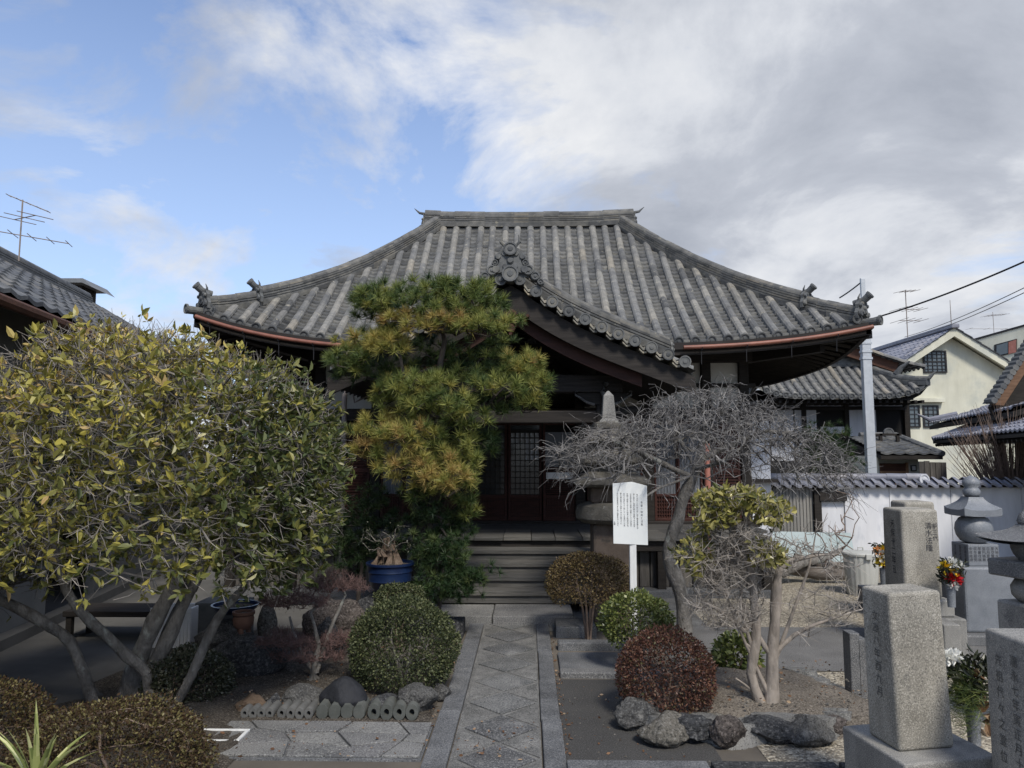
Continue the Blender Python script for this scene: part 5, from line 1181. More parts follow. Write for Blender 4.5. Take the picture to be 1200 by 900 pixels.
def notice():
    Y = 6.4; a = Wp(717.5, 571, Y); b = Wp(759, 569, Y); c = Wp(719, 636, Y); d = Wp(759, 640, Y)
    x0, x1, z0, z1 = a.x, b.x, Wp(738, 638, Y).z, Wp(738, 568, Y).z; root = T('notice_board', 'white notice board with columns of vertical black writing on a white post', 'sign', ((x0 + x1) / 2, Y, 0)); cx_ = (x0 + x1) / 2; tl = .03
    def P(x, z, y=0.0): return Vector((x, Y + y + (x - cx_) * .25, z - (x - cx_) * .07))
    mb = MB(); mb.prism([P(x0, z0), P(x1, z0), P(x1, z1), P(cx_ + .02, z1 + .025), P(x0, z1)], (0, .022, 0)); bd = mb.build('board', 'sign_face', root, bevel=.002)
    mb = MB(); h = z1 - z0; xd = P(1, 0) - P(0, 0); cols = ["本堂の由来と沿革", "当山は古くより此の地に在り観音菩薩を安", "置し里人の信仰を集める寺院である本堂", "は木造瓦葺入母屋の建物にして江戸時代", "中期の再建と伝えられ向拝の彫刻及び鬼", "瓦など古式をよく残している境内には枝", "垂れ梅松槙など四季の木々が植えられ", "また石塔数基があり昔の面影を今に伝え", "ている　合掌"]
    for i, t in enumerate(cols):
        big = i == 0; s = .021 if big else .0155; px = 752.5 - i * 3.95 - (1.4 if i else 0); x = Wp(px, 600, Y).x; top = z1 - (.15 if big else .085); 
        if i == 8: top = z0 + .17; t = "住職"
        text_into(mb, "\n".join(t[:26]), P(x, top, -.0015), xd, (0, 0, 1), s, spacing=1.0 if not big else 1.25)
    mb.build('lettering', 'ink', bd, recalc=False)
    mb = MB(); px = Wp(742, 640, Y).x; mb.bb(px - .028, px + .028, Y + .012, Y + .06, -.02, z1 - .06); mb.build('post', 'white_paint', root, bevel=.003)
notice()

def bare_tree():
    Y = 5.05; base = Gp(892, 845); root = T('bare_camellia', 'pale twin-trunked pruned tree with bare twigs and a yellow-green leaf cap', 'tree', base); Y = base.y
    tr = [(trunkpath([(893, 846), (890, 822), (880, 790), (886, 750), (884, 705), (880, 670), (868, 648), (850, 636)], Y), [.045, .04, .034, .031, .028, .024, .018, .012]),
          (trunkpath([(903, 846), (905, 815), (905, 770), (908, 730), (910, 690), (915, 665), (935, 655), (965, 650)], Y), [.05, .045, .04, .035, .03, .024, .016, .008]),
          (trunkpath([(908, 765), (930, 745), (955, 732), (985, 722)], Y), [.02, .014, .01, .005]), (trunkpath([(905, 770), (888, 745), (875, 715), (862, 700)], Y), [.02, .017, .012, .006]),
          (trunkpath([(893, 830), (880, 808), (862, 795)], Y), [.016, .008, .005]), (trunkpath([(872, 740), (850, 720), (825, 705), (812, 690)], Y), [.014, .011, .008, .005]),
          (trunkpath([(900, 812), (874, 755), (852, 700), (838, 655)], Y), [.016, .012, .009, .005]), (trunkpath([(906, 780), (930, 715), (948, 665), (955, 630)], Y), [.016, .012, .008, .004]), (trunkpath([(882, 760), (868, 710), (872, 660), (880, 615)], Y), [.014, .011, .008, .005]), (trunkpath([(850, 636), (832, 625), (812, 612)], Y), [.012, .009, .005]), (trunkpath([(850, 636), (866, 622), (900, 605)], Y), [.012, .009, .005])]
    tg = []; caps = []
    for px, py, rx, ry, n, leaf in ((850, 650, 50, 36, 330, 0), (850, 705, 46, 36, 300, 0), (895, 650, 46, 30, 130, 0), (858, 588, 44, 13, 190, 1), (838, 606, 24, 12, 60, 1), (905, 600, 20, 12, 50, 1), (822, 640, 14, 22, 40, 1), (816, 660, 12, 12, 26, 1), (893, 648, 20, 12, 40, 1), (912, 655, 12, 8, 16, 1), (990, 690, 22, 36, 34, 0), (960, 720, 40, 30, 40, 0), (965, 640, 30, 30, 40, 0), (800, 650, 10, 8, 10, 1)):
        for _ in range(n):
            a = rnd.uniform(0, 2 * PI); r = math.sqrt(rnd.random()); p = Wp(px + r * math.cos(a) * rx, py + r * math.sin(a) * ry, Y + rnd.uniform(-1, 1) * .28); tg.append(tuple(p)); 
            if leaf: caps.append(tuple(p))
    A, pr, rad, nf, tips = grow(tr, tg, step=.07, jit=.014, rtip=.0017, rk=.43, cap=.018); tb = MB(); tw = MB(); wood(tb, tw, A, pr, rad, nf, .006)
    ks = nr.choice(np.arange(nf, len(A)), 4200); D = unit(nr.normal(size=(len(ks), 3)) + np.array([0, 0, .35])); edges(tw, A[ks], A[ks] + D * (.04 + .07 * nr.random(len(ks)))[:, None], np.full(len(ks), .0018), np.full(len(ks), .001), 3, nr.random(len(ks)))
    tb.build('trunk', 'bark_pale', root, smooth=True, recalc=False); tw.build('twigs', 'twig_tan', root, recalc=False)
    P = np.repeat(np.array(caps), 6, 0); D = unit(nr.normal(size=P.shape) + np.array([0, -.2, .5])); L = .035 + .025 * nr.random(len(P)); mb = MB(); leaves(mb, P + nr.normal(size=P.shape) * .016, D, L, L * .55, np.clip(.55 + .25 * nr.normal(size=len(P)), 0, 1)); mb.build('foliage', 'leaf_camellia', root, recalc=False)
bare_tree()

# ring of boulders
ring = [(752, 846, .24, .30, 'rock_grey', 'rounded grey-brown boulder below the reddish ball, at the left end of the ring'), (787, 862, .30, .26, 'rock_tan', 'smooth tan boulder leaning out under the reddish ball'), (815, 858, .27, .24, 'rock_dark', 'dark blue-grey boulder just right of the tan one in the front of the ring'), (808, 836, .16, .16, 'rock_black', 'black rock tucked behind the front boulders under the reddish ball'),
        (858, 868, .17, .30, 'rock_red', 'narrow reddish rock standing in the front of the ring'), (838, 845, .2, .14, 'rock_tan', 'light wedge of rock behind the narrow reddish one'), (905, 858, .29, .20, 'rock_dark', 'smooth dark oval boulder in the middle front of the ring'), (952, 862, .26, .26, 'rock_grey', 'rough grey boulder near the front gravestone base'), (985, 852, .16, .17, 'rock_red', 'reddish-grey rock touching the front gravestone base'),
        (972, 828, .18, .13, 'rock_grey', 'pale grey rock at the right bend of the ring'), (955, 806, .16, .12, 'rock_grey', 'small rough rock on the right rim of the ring'), (935, 795, .2, .15, 'rock_red', 'dark reddish jagged rock at the back right of the ring'), (820, 800, .13, .12, 'rock_grey', 'half-buried rock at the back of the ring behind the reddish ball'), (745, 820, .15, .2, 'rock_grey', 'grey rock at the left rim of the ring beside the dark soil')]
def mortar():
    P = [Gp(px, py + 6) for px, py, *_ in (ring[0], ring[1], ring[2], ring[4], ring[6], ring[7], ring[8], ring[9], ring[10], ring[11])]; mb = MB()
    for a, b in zip(P[:-1], P[1:]):
        n = 6
        for k in range(n): c = a + (b - a) * (k / n); mb.tube([c + Vector((0, .06, -.04)), c + Vector((0, .08, .08 + rnd.uniform(0, .03)))], [.14, .10], 9)
    struct(mb.build('mortar_kerb', 'joint_concrete', smooth=60))
mortar()
for i, (px, py, w, h, mt, lb) in enumerate(ring):
    g = Gp(px, py + 14); w *= 1.22; h *= .70; rock('boulder', lb, (g.x, g.y + .08, 0), (w, w * .8, h), mt, 20 + i, rz=.4 * math.sin(i), rough=.45, group='boulders ringing the right bed', sink=.12)

def pebbles():
    mb = MB(); n = 700
    for _ in range(n):
        k = rnd.random()
        if k < .5: x, y, z = rnd.uniform(-2.7, -.65), rnd.uniform(4.88, 7.0), .062
        elif k < .85: x, y, z = rnd.uniform(1.0, 2.2), rnd.uniform(4.75, 5.85), .125
        else: x, y, z = rnd.uniform(.22, 1.0), rnd.uniform(4.1, 5.7), .009
        r = rnd.uniform(.004, .014) * (1 if k < .85 else .6); a = rnd.uniform(0, 6)
        P = [(x + math.cos(a + j * PI / 2.5) * r * rnd.uniform(.7, 1.2), y + math.sin(a + j * PI / 2.5) * r * rnd.uniform(.7, 1.2), z) for j in range(5)]
        mb.add(P + [(x, y, z + r * .8)], [(j, (j + 1) % 5, 5) for j in range(5)])
    o = mb.build('pebbles', 'rock_tan', recalc=False); o['kind'] = 'stuff'; o['label'] = 'small loose stones scattered over the planting soil'; o['category'] = 'pebbles'
pebbles()
# ================================================================ BOUNDARY WALL AND WHAT STANDS BY IT
WLY = 11.5
def boundary_wall():
    z1 = Wp(1100, 571, WLY).z; x0 = Wp(900, 600, WLY).x; x1 = 11.5; root = T('boundary_wall', 'long white wall with grey tiled coping behind the gravestones', 'wall', ((x0 + x1) / 2, WLY, 0))
    xa = Wp(990, 600, WLY).x
    mb = MB(); x = xa; J = [xa] + [Wp(p, 600, WLY).x for p in (1043, 1115)] + [Wp(1115, 600, WLY).x + 1.05 * k for k in range(1, 6)]; J = [j for j in J if j < x1] + [x1]
    for a, b in zip(J[:-1], J[1:]): mb.bb(a + .004, b - .004, WLY, WLY + .14, 0, z1)
    mb.build('wall_panels', 'white_wall', root, bevel=.003)
    mb = MB(); mb.bb(xa, x1, WLY - .03, WLY + .02 - .021, 0, .0); 
    # coping
    zc = z1; mb = MB(); mb.bb(x0, x1, WLY - .05, WLY + .19, zc, zc + .035); mb.build('coping_board', 'dark_wood_x', root)
    mb = MB(); x = x0; sp = .155
    while x < x1:
        v = rnd.random(); P = []; n = 8
        for yy, zz in ((WLY - .13, zc + .035), (WLY + .06, zc + .12), (WLY + .24, zc + .045)):
            for k in range(n + 1):
                u = k / n; P.append((x + u * (sp + .01), yy, zz + .019 * math.sin(u * 2 * PI * .85 + .7) + .02 * (1 - u)))
        P += [(p[0], p[1] + .004, p[2] - .03) for p in P[:n + 1]]
        mb.add(P, [(k, k + 1, n + 2 + k, n + 1 + k) for k in range(n)] + [(n + 1 + k, n + 2 + k, 2 * n + 3 + k, 2 * n + 2 + k) for k in range(n)] + [(k, 3 * n + 3 + k, 3 * n + 4 + k, k + 1) for k in range(n)], v); x += sp
    mb.build('coping_tiles', 'roof_tile_blue', root, smooth=40, recalc=False)
    mb = MB(); xe = Wp(1092, 560, WLY).x; ps = [Vector((x, WLY + .06, zc + .15)) for x in np.arange(x0, xe, .3)]
    for a, b in zip(ps[:-1], ps[1:]): mb.tube([a, b + Vector((.01, 0, 0))], [.058, .052], 10)
    mb.build('coping_ridge', 'roof_tile_blue', root, smooth=40)
    mb = MB(); disc(mb, (xe - .12, WLY - .02, zc + .12), (0, -1, 0), .075, .08); mb.build('ridge_end_tile', 'white_wall', root)
    # older stretch: grey boarding, dark post, small white panel
    def px(p): return Wp(p, 600, WLY).x
    def rz_(r): return Wp(940, r, WLY).z
    mb = MB(); x = px(903)
    while x < px(953): mb.bb(x, x + .028, WLY + .02, WLY + .05, 0, z1 - .0); mb.bb(x + .028, x + .05, WLY + .035, WLY + .05, 0, z1 - .0); x += .05
    mb.build('corrugated_panel', 'corrugated', root)
    mb = MB(); mb.bb(px(901) - .04, px(901) + .02, WLY - .03, WLY + .05, 0, z1); mb.bb(px(954), px(962), WLY - .04, WLY + .07, 0, z1); mb.build('dark_posts', 'dark_wood', root)
    mb = MB(); mb.bb(px(962) + .003, xa - .005, WLY + .02, WLY + .08, 0, rz_(588)); mb.build('white_panel', 'white_wall', root)
    mb = MB(); mb.bb(px(960), xa + .02, WLY - .06, WLY + .1, rz_(587), rz_(577)); mb.build('dark_cap', 'dark_wood_x', root)
boundary_wall()
x0, x1 = Wp(905, 650, 11.0).x, Wp(1003, 650, 11.0).x
mb = MB(); zt = Wp(950, 624, 11.0).z; mb.prism([(x0, 10.95, 0), (x1, 10.95, 0), (x1, 11.15, zt - .02), (x0, 11.15, zt)], (0, .025, 0)); b_ = tag(mb.build('leaning_board', 'pale_board'), 'pale blue-green flat board leaning on the wall behind the cut branches', 'board')
mb = MB(); xx = Wp(959, 632, 11.0).x; mb.bb(xx - .02, xx + .02, 11.09, 11.12, zt - .16, zt - .08); mb.build('handle', 'black_metal', b_) if False else None
def log(label, pts, r, name='log', twigs=0):
    mb = MB(); P = [Wp(a, b, Y) for a, b, Y in pts]; mb.tube(P, [r * (1 - .5 * i / (len(P) - 1)) for i in range(len(P))], 10)
    if not twigs: return tag(mb.build(name, 'log_bark', smooth=50), label, 'log')
    root = T(name, label, 'branch', P[0]); mb.build('bough', 'bark_grey', root, smooth=50); tw = MB(); tg = []
    for a, b, rx, ry, n in ((960, 640, 22, 26, 26), (990, 610, 12, 36, 16), (925, 650, 20, 24, 12), (980, 655, 26, 12, 14)):
        for _ in range(n): tg.append(tuple(Wp(a + rnd.uniform(-rx, rx), b + rnd.uniform(-ry, ry), 10.2 + rnd.uniform(-.3, .3))))
    A, pr, rad, nf, t = grow([([tuple(p) for p in P], [r * .8] * len(P))], tg, step=.12, jit=.02, rtip=.006, rk=.35); tt = MB(); wood(tt, tw, A, pr, rad, nf, 1); tw.build('twigs', 'twig_brown', root, recalc=False)
log('thick grey-brown log lying on the gravel in front of the pale board', [(925, 662, 10.2), (960, 672, 10.1), (1000, 674, 10.1)], .12)
log('second thinner log lying behind the trash can', [(930, 655, 10.6), (975, 664, 10.5), (1015, 662, 10.5)], .08)
log('cut crooked branch with bare twigs propped against the log beside the trash can', [(915, 672, 10.0), (940, 660, 10.0), (965, 655, 10.1), (985, 645, 10.2)], .07, 'cut_branch', 1)
def bin_():
    Y = 9.3; c = Wp(1010, 685, Y); x = c.x; h = Wp(1010, 645, Y).z; root = T('trash_can', 'pale grey ribbed plastic bin with a lid in front of the white wall', 'bin', (x, Y, 0)); n = 40; mb = MB(); P = []
    prof = [(.16, 0), (.165, .02), (.195, h * .86), (.2, h * .90)]
    for r, z in prof:
        for j in range(n * 2): a = 2 * PI * j / (n * 2); k = r + (.006 if (j // 2) % 2 else 0) * (1 if .01 < z < h * .88 else 0); P.append((x + k * math.cos(a), Y + k * math.sin(a), z))
    m = n * 2; mb.add(P, [(i * m + j, i * m + (j + 1) % m, (i + 1) * m + (j + 1) % m, (i + 1) * m + j) for i in range(len(prof) - 1) for j in range(m)] + [tuple(range(m))], .5); mb.build('body', 'bucket_plastic', root, smooth=40)
    mb = MB(); mb.lathe((x, Y, 0), [(.212, h * .90), (.215, h * .94), (.205, h * .97), (.10, h * .99), (.02, h)], 36); l = mb.build('lid', 'bucket_plastic', root, smooth=40); mb = MB(); mb.tube([(x - .03, Y, h), (x - .03, Y, h + .035), (x + .03, Y, h + .035), (x + .03, Y, h)], .01, 6); mb.build('knob', 'bucket_plastic', l)
    mb = MB(); mb.bb(x - .035, x + .035, Y - .235, Y - .205, h * .84, h * .96); mb.build('clip', 'bucket_plastic', root, bevel=.006)
bin_()

# ================================================================ GRAVES
def flower(mb_list, c, r, kind):
    mb = mb_list[kind]; n = 44; d = unit(nr.normal(size=(n, 3)) + np.array([0, -.2, .35])); P = np.array(c) + d * r * .25; smallleaves(mb, P, d, r, r * .55, nr.random(n))
def bouquet(label, c, s, blooms, big=False):
    root = T('flower_bouquet', label, 'flowers', c, 'grave flowers'); kinds = {k: MB() for k in ('petal_white', 'petal_red', 'petal_yellow', 'petal_orange')}
    st = MB(); lf = MB(); c = Vector(c)
    for i in range(26):
        e = c + Vector((rnd.uniform(-1, 1) * s * .9, rnd.uniform(-.6, .6) * s, s * rnd.uniform(.6, 2.3))); st.tube([c + Vector((rnd.uniform(-.01, .01), 0, 0)), (c + e) / 2 + Vector((0, 0, .02)), e], .002, 4)
        k = 10; P = np.array(e)[None] + nr.normal(size=(k, 3)) * s * .22; leaves(lf, P, nr.normal(size=(k, 3)) + np.array([0, 0, .4]), .4 * s + .02, .012 + .05 * s, nr.random(k) * .5)
    for dx, dz, k, r in blooms: flower(kinds, c + Vector((dx * s, -.25 * s + rnd.uniform(-.1, .1) * s, dz * s)), r * s, k)
    st.build('stems', 'leaf_green', root, recalc=False); lf.build('leaves', 'leaf_dark', root, recalc=False)
    for k, m in kinds.items():
        if m.n: m.build('blossoms', k, root, recalc=False)
    mb = MB(); mb.tube([c + Vector((0, 0, -.16)), c + Vector((0, 0, .02))], [.03, .036], 12); mb.build('vase', 'granite_blue', root, smooth=40)
def gravestone(label, parts, group, texts=(), mat='granite_tan', name='gravestone'):
    """parts: (name, x0,x1,y0,y1,z0,z1,mat,taper,bevel)"""
    p = parts[0]; root = T(name, label, 'gravestone', ((p[1] + p[2]) / 2, (p[3] + p[4]) / 2, p[5]), group)
    for nm, x0, x1, y0, y1, z0, z1, mt, tp, bv in parts:
        mb = MB(); mb.box(((x0 + x1) / 2, (y0 + y1) / 2, (z0 + z1) / 2), (x1 - x0, y1 - y0, z1 - z0)); cx_, cy_ = (x0 + x1) / 2, (y0 + y1) / 2
        mb.v = [((x - cx_) * (tp if z > (z0 + z1) / 2 else 1) + cx_, (y - cy_) * (tp if z > (z0 + z1) / 2 else 1) + cy_, z) for x, y, z in mb.v]
        mb.build(nm, mt, root, bevel=bv, smooth=30, segs=3)
    for body, org, xd, size, sp in texts:
        mb = MB(); text_into(mb, "\n".join(body), org, xd, (0, 0, 1), size, spacing=sp); mb.build('inscription', 'carve' if 'weathered' in label else 'carve_soft', root, recalc=False)
    return root
# A: tall lichen-tan stone, centre right
Y = 6.6; a, b = Wp(1058, 650, Y).x, Wp(1103, 650, Y).x; zt = Wp(1070, 597, Y).z; zb = Wp(1080, 702, Y).z
gravestone('tall weathered tan gravestone left of the blossoms and the stupa-shaped tomb', [('base', a - .14, b + .12, Y - .12, Y + .5, 0, zb - .14, 'granite', 1, .015), ('plinth', a - .07, b + .06, Y - .06, Y + .44, zb - .14, zb, 'granite', 1, .015), ('stone', a, b, Y, Y + .36, zb, zt, 'granite_tan', .97, .025)], 'gravestones on the right',
           [("清水法隆", (b - .095, Y - .001, zt - .16), (1, 0, 0), .062, 1.0), ("釈三代", (b - .04, Y - .001, zt - .16), (1, 0, 0), .05, 1.0), ("天保十二年丑", (a - .002, Y + .16, zt - .16), (0, -1, 0), .075, 1.05)])
Y = 7.6; a, b = Wp(1061, 650, Y).x, Wp(1099, 650, Y).x
gravestone('pale gravestone mostly hidden behind the tall tan one, only its top showing', [('base', a - .1, b + .1, Y - .1, Y + .42, 0, .35, 'granite', 1, .015), ('stone', a + .02, b, Y, Y + .32, .35, Wp(1080, 588, Y).z, 'granite_tan', 1, .03)], 'gravestones on the right')
# B: foreground, leaning slightly left
Y = 3.58; a = Wp(1043, 780, Y).x; b = a + .275; zt = 1.03; zb = .33
gB = gravestone('large speckled grey gravestone in the foreground beside the boulder ring', [('base', a - .06, b + .12, Y - .12, Y + .36, -.02, zb, 'granite', 1, .012), ('stone', a, b, Y, Y + .23, zb, zt, 'granite_tan', .95, .016)], 'gravestones on the right',
           [("文政八年酉九月", (a - .0005, Y + .115, zt - .14), (0, -1, 0), .05, 1.15)])
gB.rotation_euler = (0, R(-1.5), R(9))
# C: right edge, seen on its left side
zt = .91; X = Wp(1151, 727, 3.4).x
gravestone('grey gravestone with two carved columns cut off by the right edge', [('base', X - .06, X + .42, 2.84, 3.46, -.02, .14, 'granite', 1, .012), ('stone', X, X + .34, 2.9, 3.4, .14, zt, 'granite', .985, .014)], 'gravestones on the right',
           [("先祖代々之霊位", (X - .0015, 3.30, zt - .13), (0, -1, 0), .05, 1.3), ("嘉永七年寅正月十", (X - .0015, 3.20, zt - .11), (0, -1, 0), .05, 1.15)])
def gorinto():
    Y = 6.9; c = Wp(1152, 640, Y + .07); x = c.x; yc = Y + .2; root = T('stupa_tomb', 'blue-grey five-part stone tomb: jewel, curved roof, ball and lettered cube on a tall block', 'tomb', (x, yc, 0))
    def z(r): return Wp(1140, r, yc).z
    a, b = Wp(1131, 700, Y).x, Wp(1192, 700, Y).x
    mb = MB(); mb.bb(a, b, Y, Y + .48, .10, z(661)); mb.build('pedestal', 'granite_blue', root, bevel=.02); mb = MB(); mb.bb(a - .1, b + .1, Y - .1, Y + .6, 0, .10); mb.build('footing', 'granite_dark', root, bevel=.015)
    mb = MB(); hw = .137; mb.bb(x - hw, x + hw, yc - hw, yc + hw, z(661), z(636)); cb = mb.build('cube', 'granite_blue', root, bevel=.008)
    mb = MB()
    for i, t in enumerate(("天地水火", "風空識大", "日月星辰", "宿列張寒", "来暑往秋", "収冬蔵閏", "余成歳律")): text_into(mb, "\n".join(t), (x + hw - .022 - i * .0385, yc - hw - .0015, z(636) - .05), (1, 0, 0), (0, 0, 1), .033)
    for i, t in enumerate(("雲騰致雨", "露結為霜", "金生麗水")): text_into(mb, "\n".join(t), (x - hw - .0015, yc - .09 + i * .08, z(636) - .05), (0, -1, 0), (0, 0, 1), .033)
    mb.build('inscription', 'carve', cb, recalc=False)
    zb = z(636); zt = z(604); h = zt - zb; mb = MB(); mb.lathe((x, yc, zb), [(.07, 0), (.115, h * .08), (.145, h * .28), (.157, h * .5), (.148, h * .72), (.12, h * .9), (.08, h)], 36); mb.build('ball', 'granite_blue', root, smooth=True)
    # curved hip roof
    z0 = z(604); z1 = z(582); w = .168; mb = MB(); N = 12; H = z1 - z0
    for s in range(4):
        ca, sa = math.cos(s * PI / 2), math.sin(s * PI / 2)
        def fn(u, v, zoff=0):
            t = v; half = w * (1 - t) ** 1.0 * 1 + .075 * t; half = .065 + (w - .065) * (1 - t) ** 1.5; q = u * 2 - 1; X = q * half; Yy = -half; zz = z0 + .055 + (H - .055) * t + .022 * abs(q) ** 3 * (1 - t) ** 2
            return (x + X * ca - Yy * sa, yc + X * sa + Yy * ca, zz)
        mb.grid(lambda u, v: fn(u, v), N, 8, .5)
        P = []
        for k in range(N + 1): p = fn(k / N, 0); P.append(p)
        for k in range(N + 1): p = fn(k / N, 0); q = k / N * 2 - 1; P.append((p[0], p[1], z0 + .012 * abs(q) ** 3))
        mb.add(P, [(k, k + 1, N + 2 + k, N + 1 + k) for k in range(N)], .5)
    mb.bb(x - w + .004, x + w - .004, yc - w + .004, yc + w - .004, z0 + .004, z0 + .02, .5); mb.build('roof', 'granite_blue', root, recalc=False, smooth=25)
    zb = z1; zt = z(557); H = zt - zb; mb = MB(); mb.lathe((x, yc, zb), [(.055, 0), (.070, H * .12), (.073, H * .28), (.058, H * .40), (.052, H * .42), (.073, H * .56), (.073, H * .72), (.042, H * .9), (.012, H * .98), (.002, H)], 28); mb.build('jewel', 'granite_blue', root, smooth=True)
gorinto()
def edge_lantern():
    Y = 4.7; x = Wp(1204, 640, Y).x; root = T('stone_lantern', 'dark stone lantern with upswept cap cut off by the right edge of the photo', 'lantern', (x, Y, 0))
    def z(r): return Wp(1185, r, Y).z
    mb = MB(); N = 10; z0 = z(632); w = .20
    for s in range(4):
        ca, sa = math.cos(s * PI / 2 + .5), math.sin(s * PI / 2 + .5)
        def fn(u, v): half = .04 + (w - .04) * (1 - v) ** 1.6; q = u * 2 - 1; X = q * half; Yy = -half; return (x + X * ca - Yy * sa, Y + X * sa + Yy * ca, z0 + .09 * v + .03 * abs(q) ** 3 * (1 - v) ** 2)
        mb.grid(fn, N, 6, .5); mb.grid(lambda u, v: tuple(np.array(fn(u, 0)) * (1 - v) + np.array((x, Y, z0 - .02)) * v - np.array((0, 0, .018))), N, 3, .5)
    mb.build('cap', 'granite_dark', root, recalc=False, smooth=40)
    mb = MB(); mb.lathe((x, Y, z0 + .08), [(.035, 0), (.05, .03), (.035, .07), (.004, .1)], 16); mb.build('finial', 'granite_dark', root, smooth=True)
    mb = MB(); mb.lathe((x, Y, 0), [(.05, z(656)), (.075, z(650)), (.09, z(642)), (.09, z(636)), (.05, z(630))], 20); mb.build('lamp_chamber', 'granite_dark', root, smooth=40)
    mb = MB(); mb.box((x + .03, Y, (z(656) + z(676)) / 2), (.34, .34, z(656) - z(676)), .35); mb.build('slab', 'granite_dark', root, bevel=.012)
    mb = MB(); mb.lathe((x + .02, Y, 0), [(.08, z(706)), (.115, z(698)), (.12, z(688)), (.09, z(678))], 20); mb.build('ball', 'granite', root, smooth=True)
    mb = MB(); mb.box((x + .04, Y, z(706) / 2), (.30, .30, z(706)), .2); mb.build('pedestal', 'granite', root, bevel=.015)
edge_lantern()
def stake(px, label, h, r0):
    Y = 5.35; x = Wp(px, 780, Y).x; mb = MB(); mb.bb(x - .035, x + .035, Y, Y + .12, -.02, h); o = tag(mb.build('stone_stake', 'granite_dark', bevel=.006), label, 'marker post', 'short grave markers')
stake(1003, 'short dark flat marker standing left behind the foreground gravestone', .44, 0); stake(1012.5, 'slightly shorter marker close against the foreground gravestone', .40, 0)
Y = 6.2; slab('stone_block', Wp(1105, 720, Y).x, Wp(1125, 720, Y).x, Y, Y + .3, 0, .32, 'granite', 'low square granite block between the tall tan stone and the stupa-shaped tomb', 'block')
slab('stone_block', Wp(1020, 720, 8.2).x, Wp(1050, 720, 8.2).x, 8.2, 8.5, 0, .25, 'granite', 'small granite block behind the trash can and the tall tan gravestone', 'block')
bouquet('white, yellow, red and orange flowers beside the trash can', tuple(Wp(1035, 668, 7.9)), .10, [(-.6, 1.9, 'petal_orange', .5), (-.1, 2.0, 'petal_yellow', .5), (.4, 1.85, 'petal_orange', .4), (-.3, 1.45, 'petal_white', .65), (.5, .95, 'petal_red', .7), (-.35, .9, 'petal_yellow', .55), (.15, .7, 'petal_red', .5)])
bouquet('white, yellow and red flowers in front of the stupa-shaped tomb', tuple(Wp(1114, 688, 6.4)), .085, [(-.6, 1.9, 'petal_yellow', .6), (0, 2.3, 'petal_white', .6), (.6, 2.1, 'petal_white', .55), (.1, 1.45, 'petal_yellow', .6), (-.3, 1.1, 'petal_red', .5), (.2, .8, 'petal_red', .7), (.1, .2, 'petal_white', .5)])
bouquet('single white chrysanthemum between the two foreground gravestones', tuple(Wp(1140, 835, 4.1)), .12, [(-1.1, 2.35, 'petal_white', .38), (-.8, 2.4, 'petal_white', .33)])
def offering_leaves():
    c = Wp(1136, 820, 4.1); root = T('pine_cuttings', 'long dark green needles and brown dry leaves beside the white chrysanthemum', 'cuttings', c, None); n = 900; P = np.array(c) + nr.normal(size=(n, 3)) * np.array([.03, .05, .07]); D = unit(np.array([-.75, -.3, .25]) + nr.normal(size=(n, 3)) * .35); Sd = unit(np.cross(D, nr.normal(size=(n, 3)))); L = .11 + .05 * nr.random(n)
    V = np.stack([P - Sd * .0012, P + Sd * .0012, P + D * L[:, None]], 1); mb = MB(); mb.np(V, [(0, 1, 2)], nr.random(n) * .5); mb.build('needles', 'needle', root, recalc=False)
    n = 14; P = np.array(c) + np.array([.06, -.04, -.0]) + nr.normal(size=(n, 3)) * np.array([.03, .02, .09]); mb = MB(); leaves(mb, P, nr.normal(size=(n, 3)) + np.array([0, -.3, -.6]), .085, .05, nr.random(n) * .8 + .2); mb.build('dry_leaves', 'dead_leaf', root, recalc=False)
offering_leaves()

# ================================================================ HOUSE ON THE LEFT
def frame(o, u):  # local axes for a building turned on the ground
    o = Vector(o); u = Vector((u[0], u[1], 0)).normalized(); w = Vector((-u.y, u.x, 0)); return lambda a, b, z: Vector((o.x + u.x * a + w.x * b, o.y + u.y * a + w.y * b, z))
def obox(mb, fr, a0, a1, b0, b1, z0, z1, val=None):
    P = [fr(a, b, z) for z in (z0, z1) for a, b in ((a0, b0), (a1, b0), (a1, b1), (a0, b1))]
    mb.add(P, [(0, 3, 2, 1), (4, 5, 6, 7), (0, 1, 5, 4), (1, 2, 6, 5), (2, 3, 7, 6), (3, 0, 4, 7)], rnd.random() if val is None else val)
def wavy_roof(mb, fr, a0, a1, b0, b1, z0, z1, sp=.26, ex=.23, th=.022, curve=0.0, amp=.028):
    """pantiles on a slope from b0 (eave) up to b1 (ridge); courses and rolls are real geometry"""
    n = int(abs(b1 - b0) / ex); m = int((a1 - a0) / sp)
    def z(f): return z0 + (z1 - z0) * (f * (1 - curve) + curve * f * f)
    for j in range(n):
        f0, f1 = j / n, (j + 1) / n
        for i in range(m):
            v = rnd.random(); P = []; x0 = a0 + i * (a1 - a0) / m; w = (a1 - a0) / m; dz = rnd.uniform(-.003, .003)
            for f, lift in ((f0, th + .012 + dz), (f1 + .01 / max(n, 1), .012), (f0, 0)):
                for k in range(6):
                    u = k / 5; P.append(fr(x0 + u * w, b0 + (b1 - b0) * f, z(f) + lift + amp * (math.cos(u * 2 * PI) * .5 + .5) ** 1.5))
            mb.add(P, [(k, k + 1, 7 + k, 6 + k) for k in range(5)] + [(k, 12 + k, 13 + k, k + 1) for k in range(5)], v)
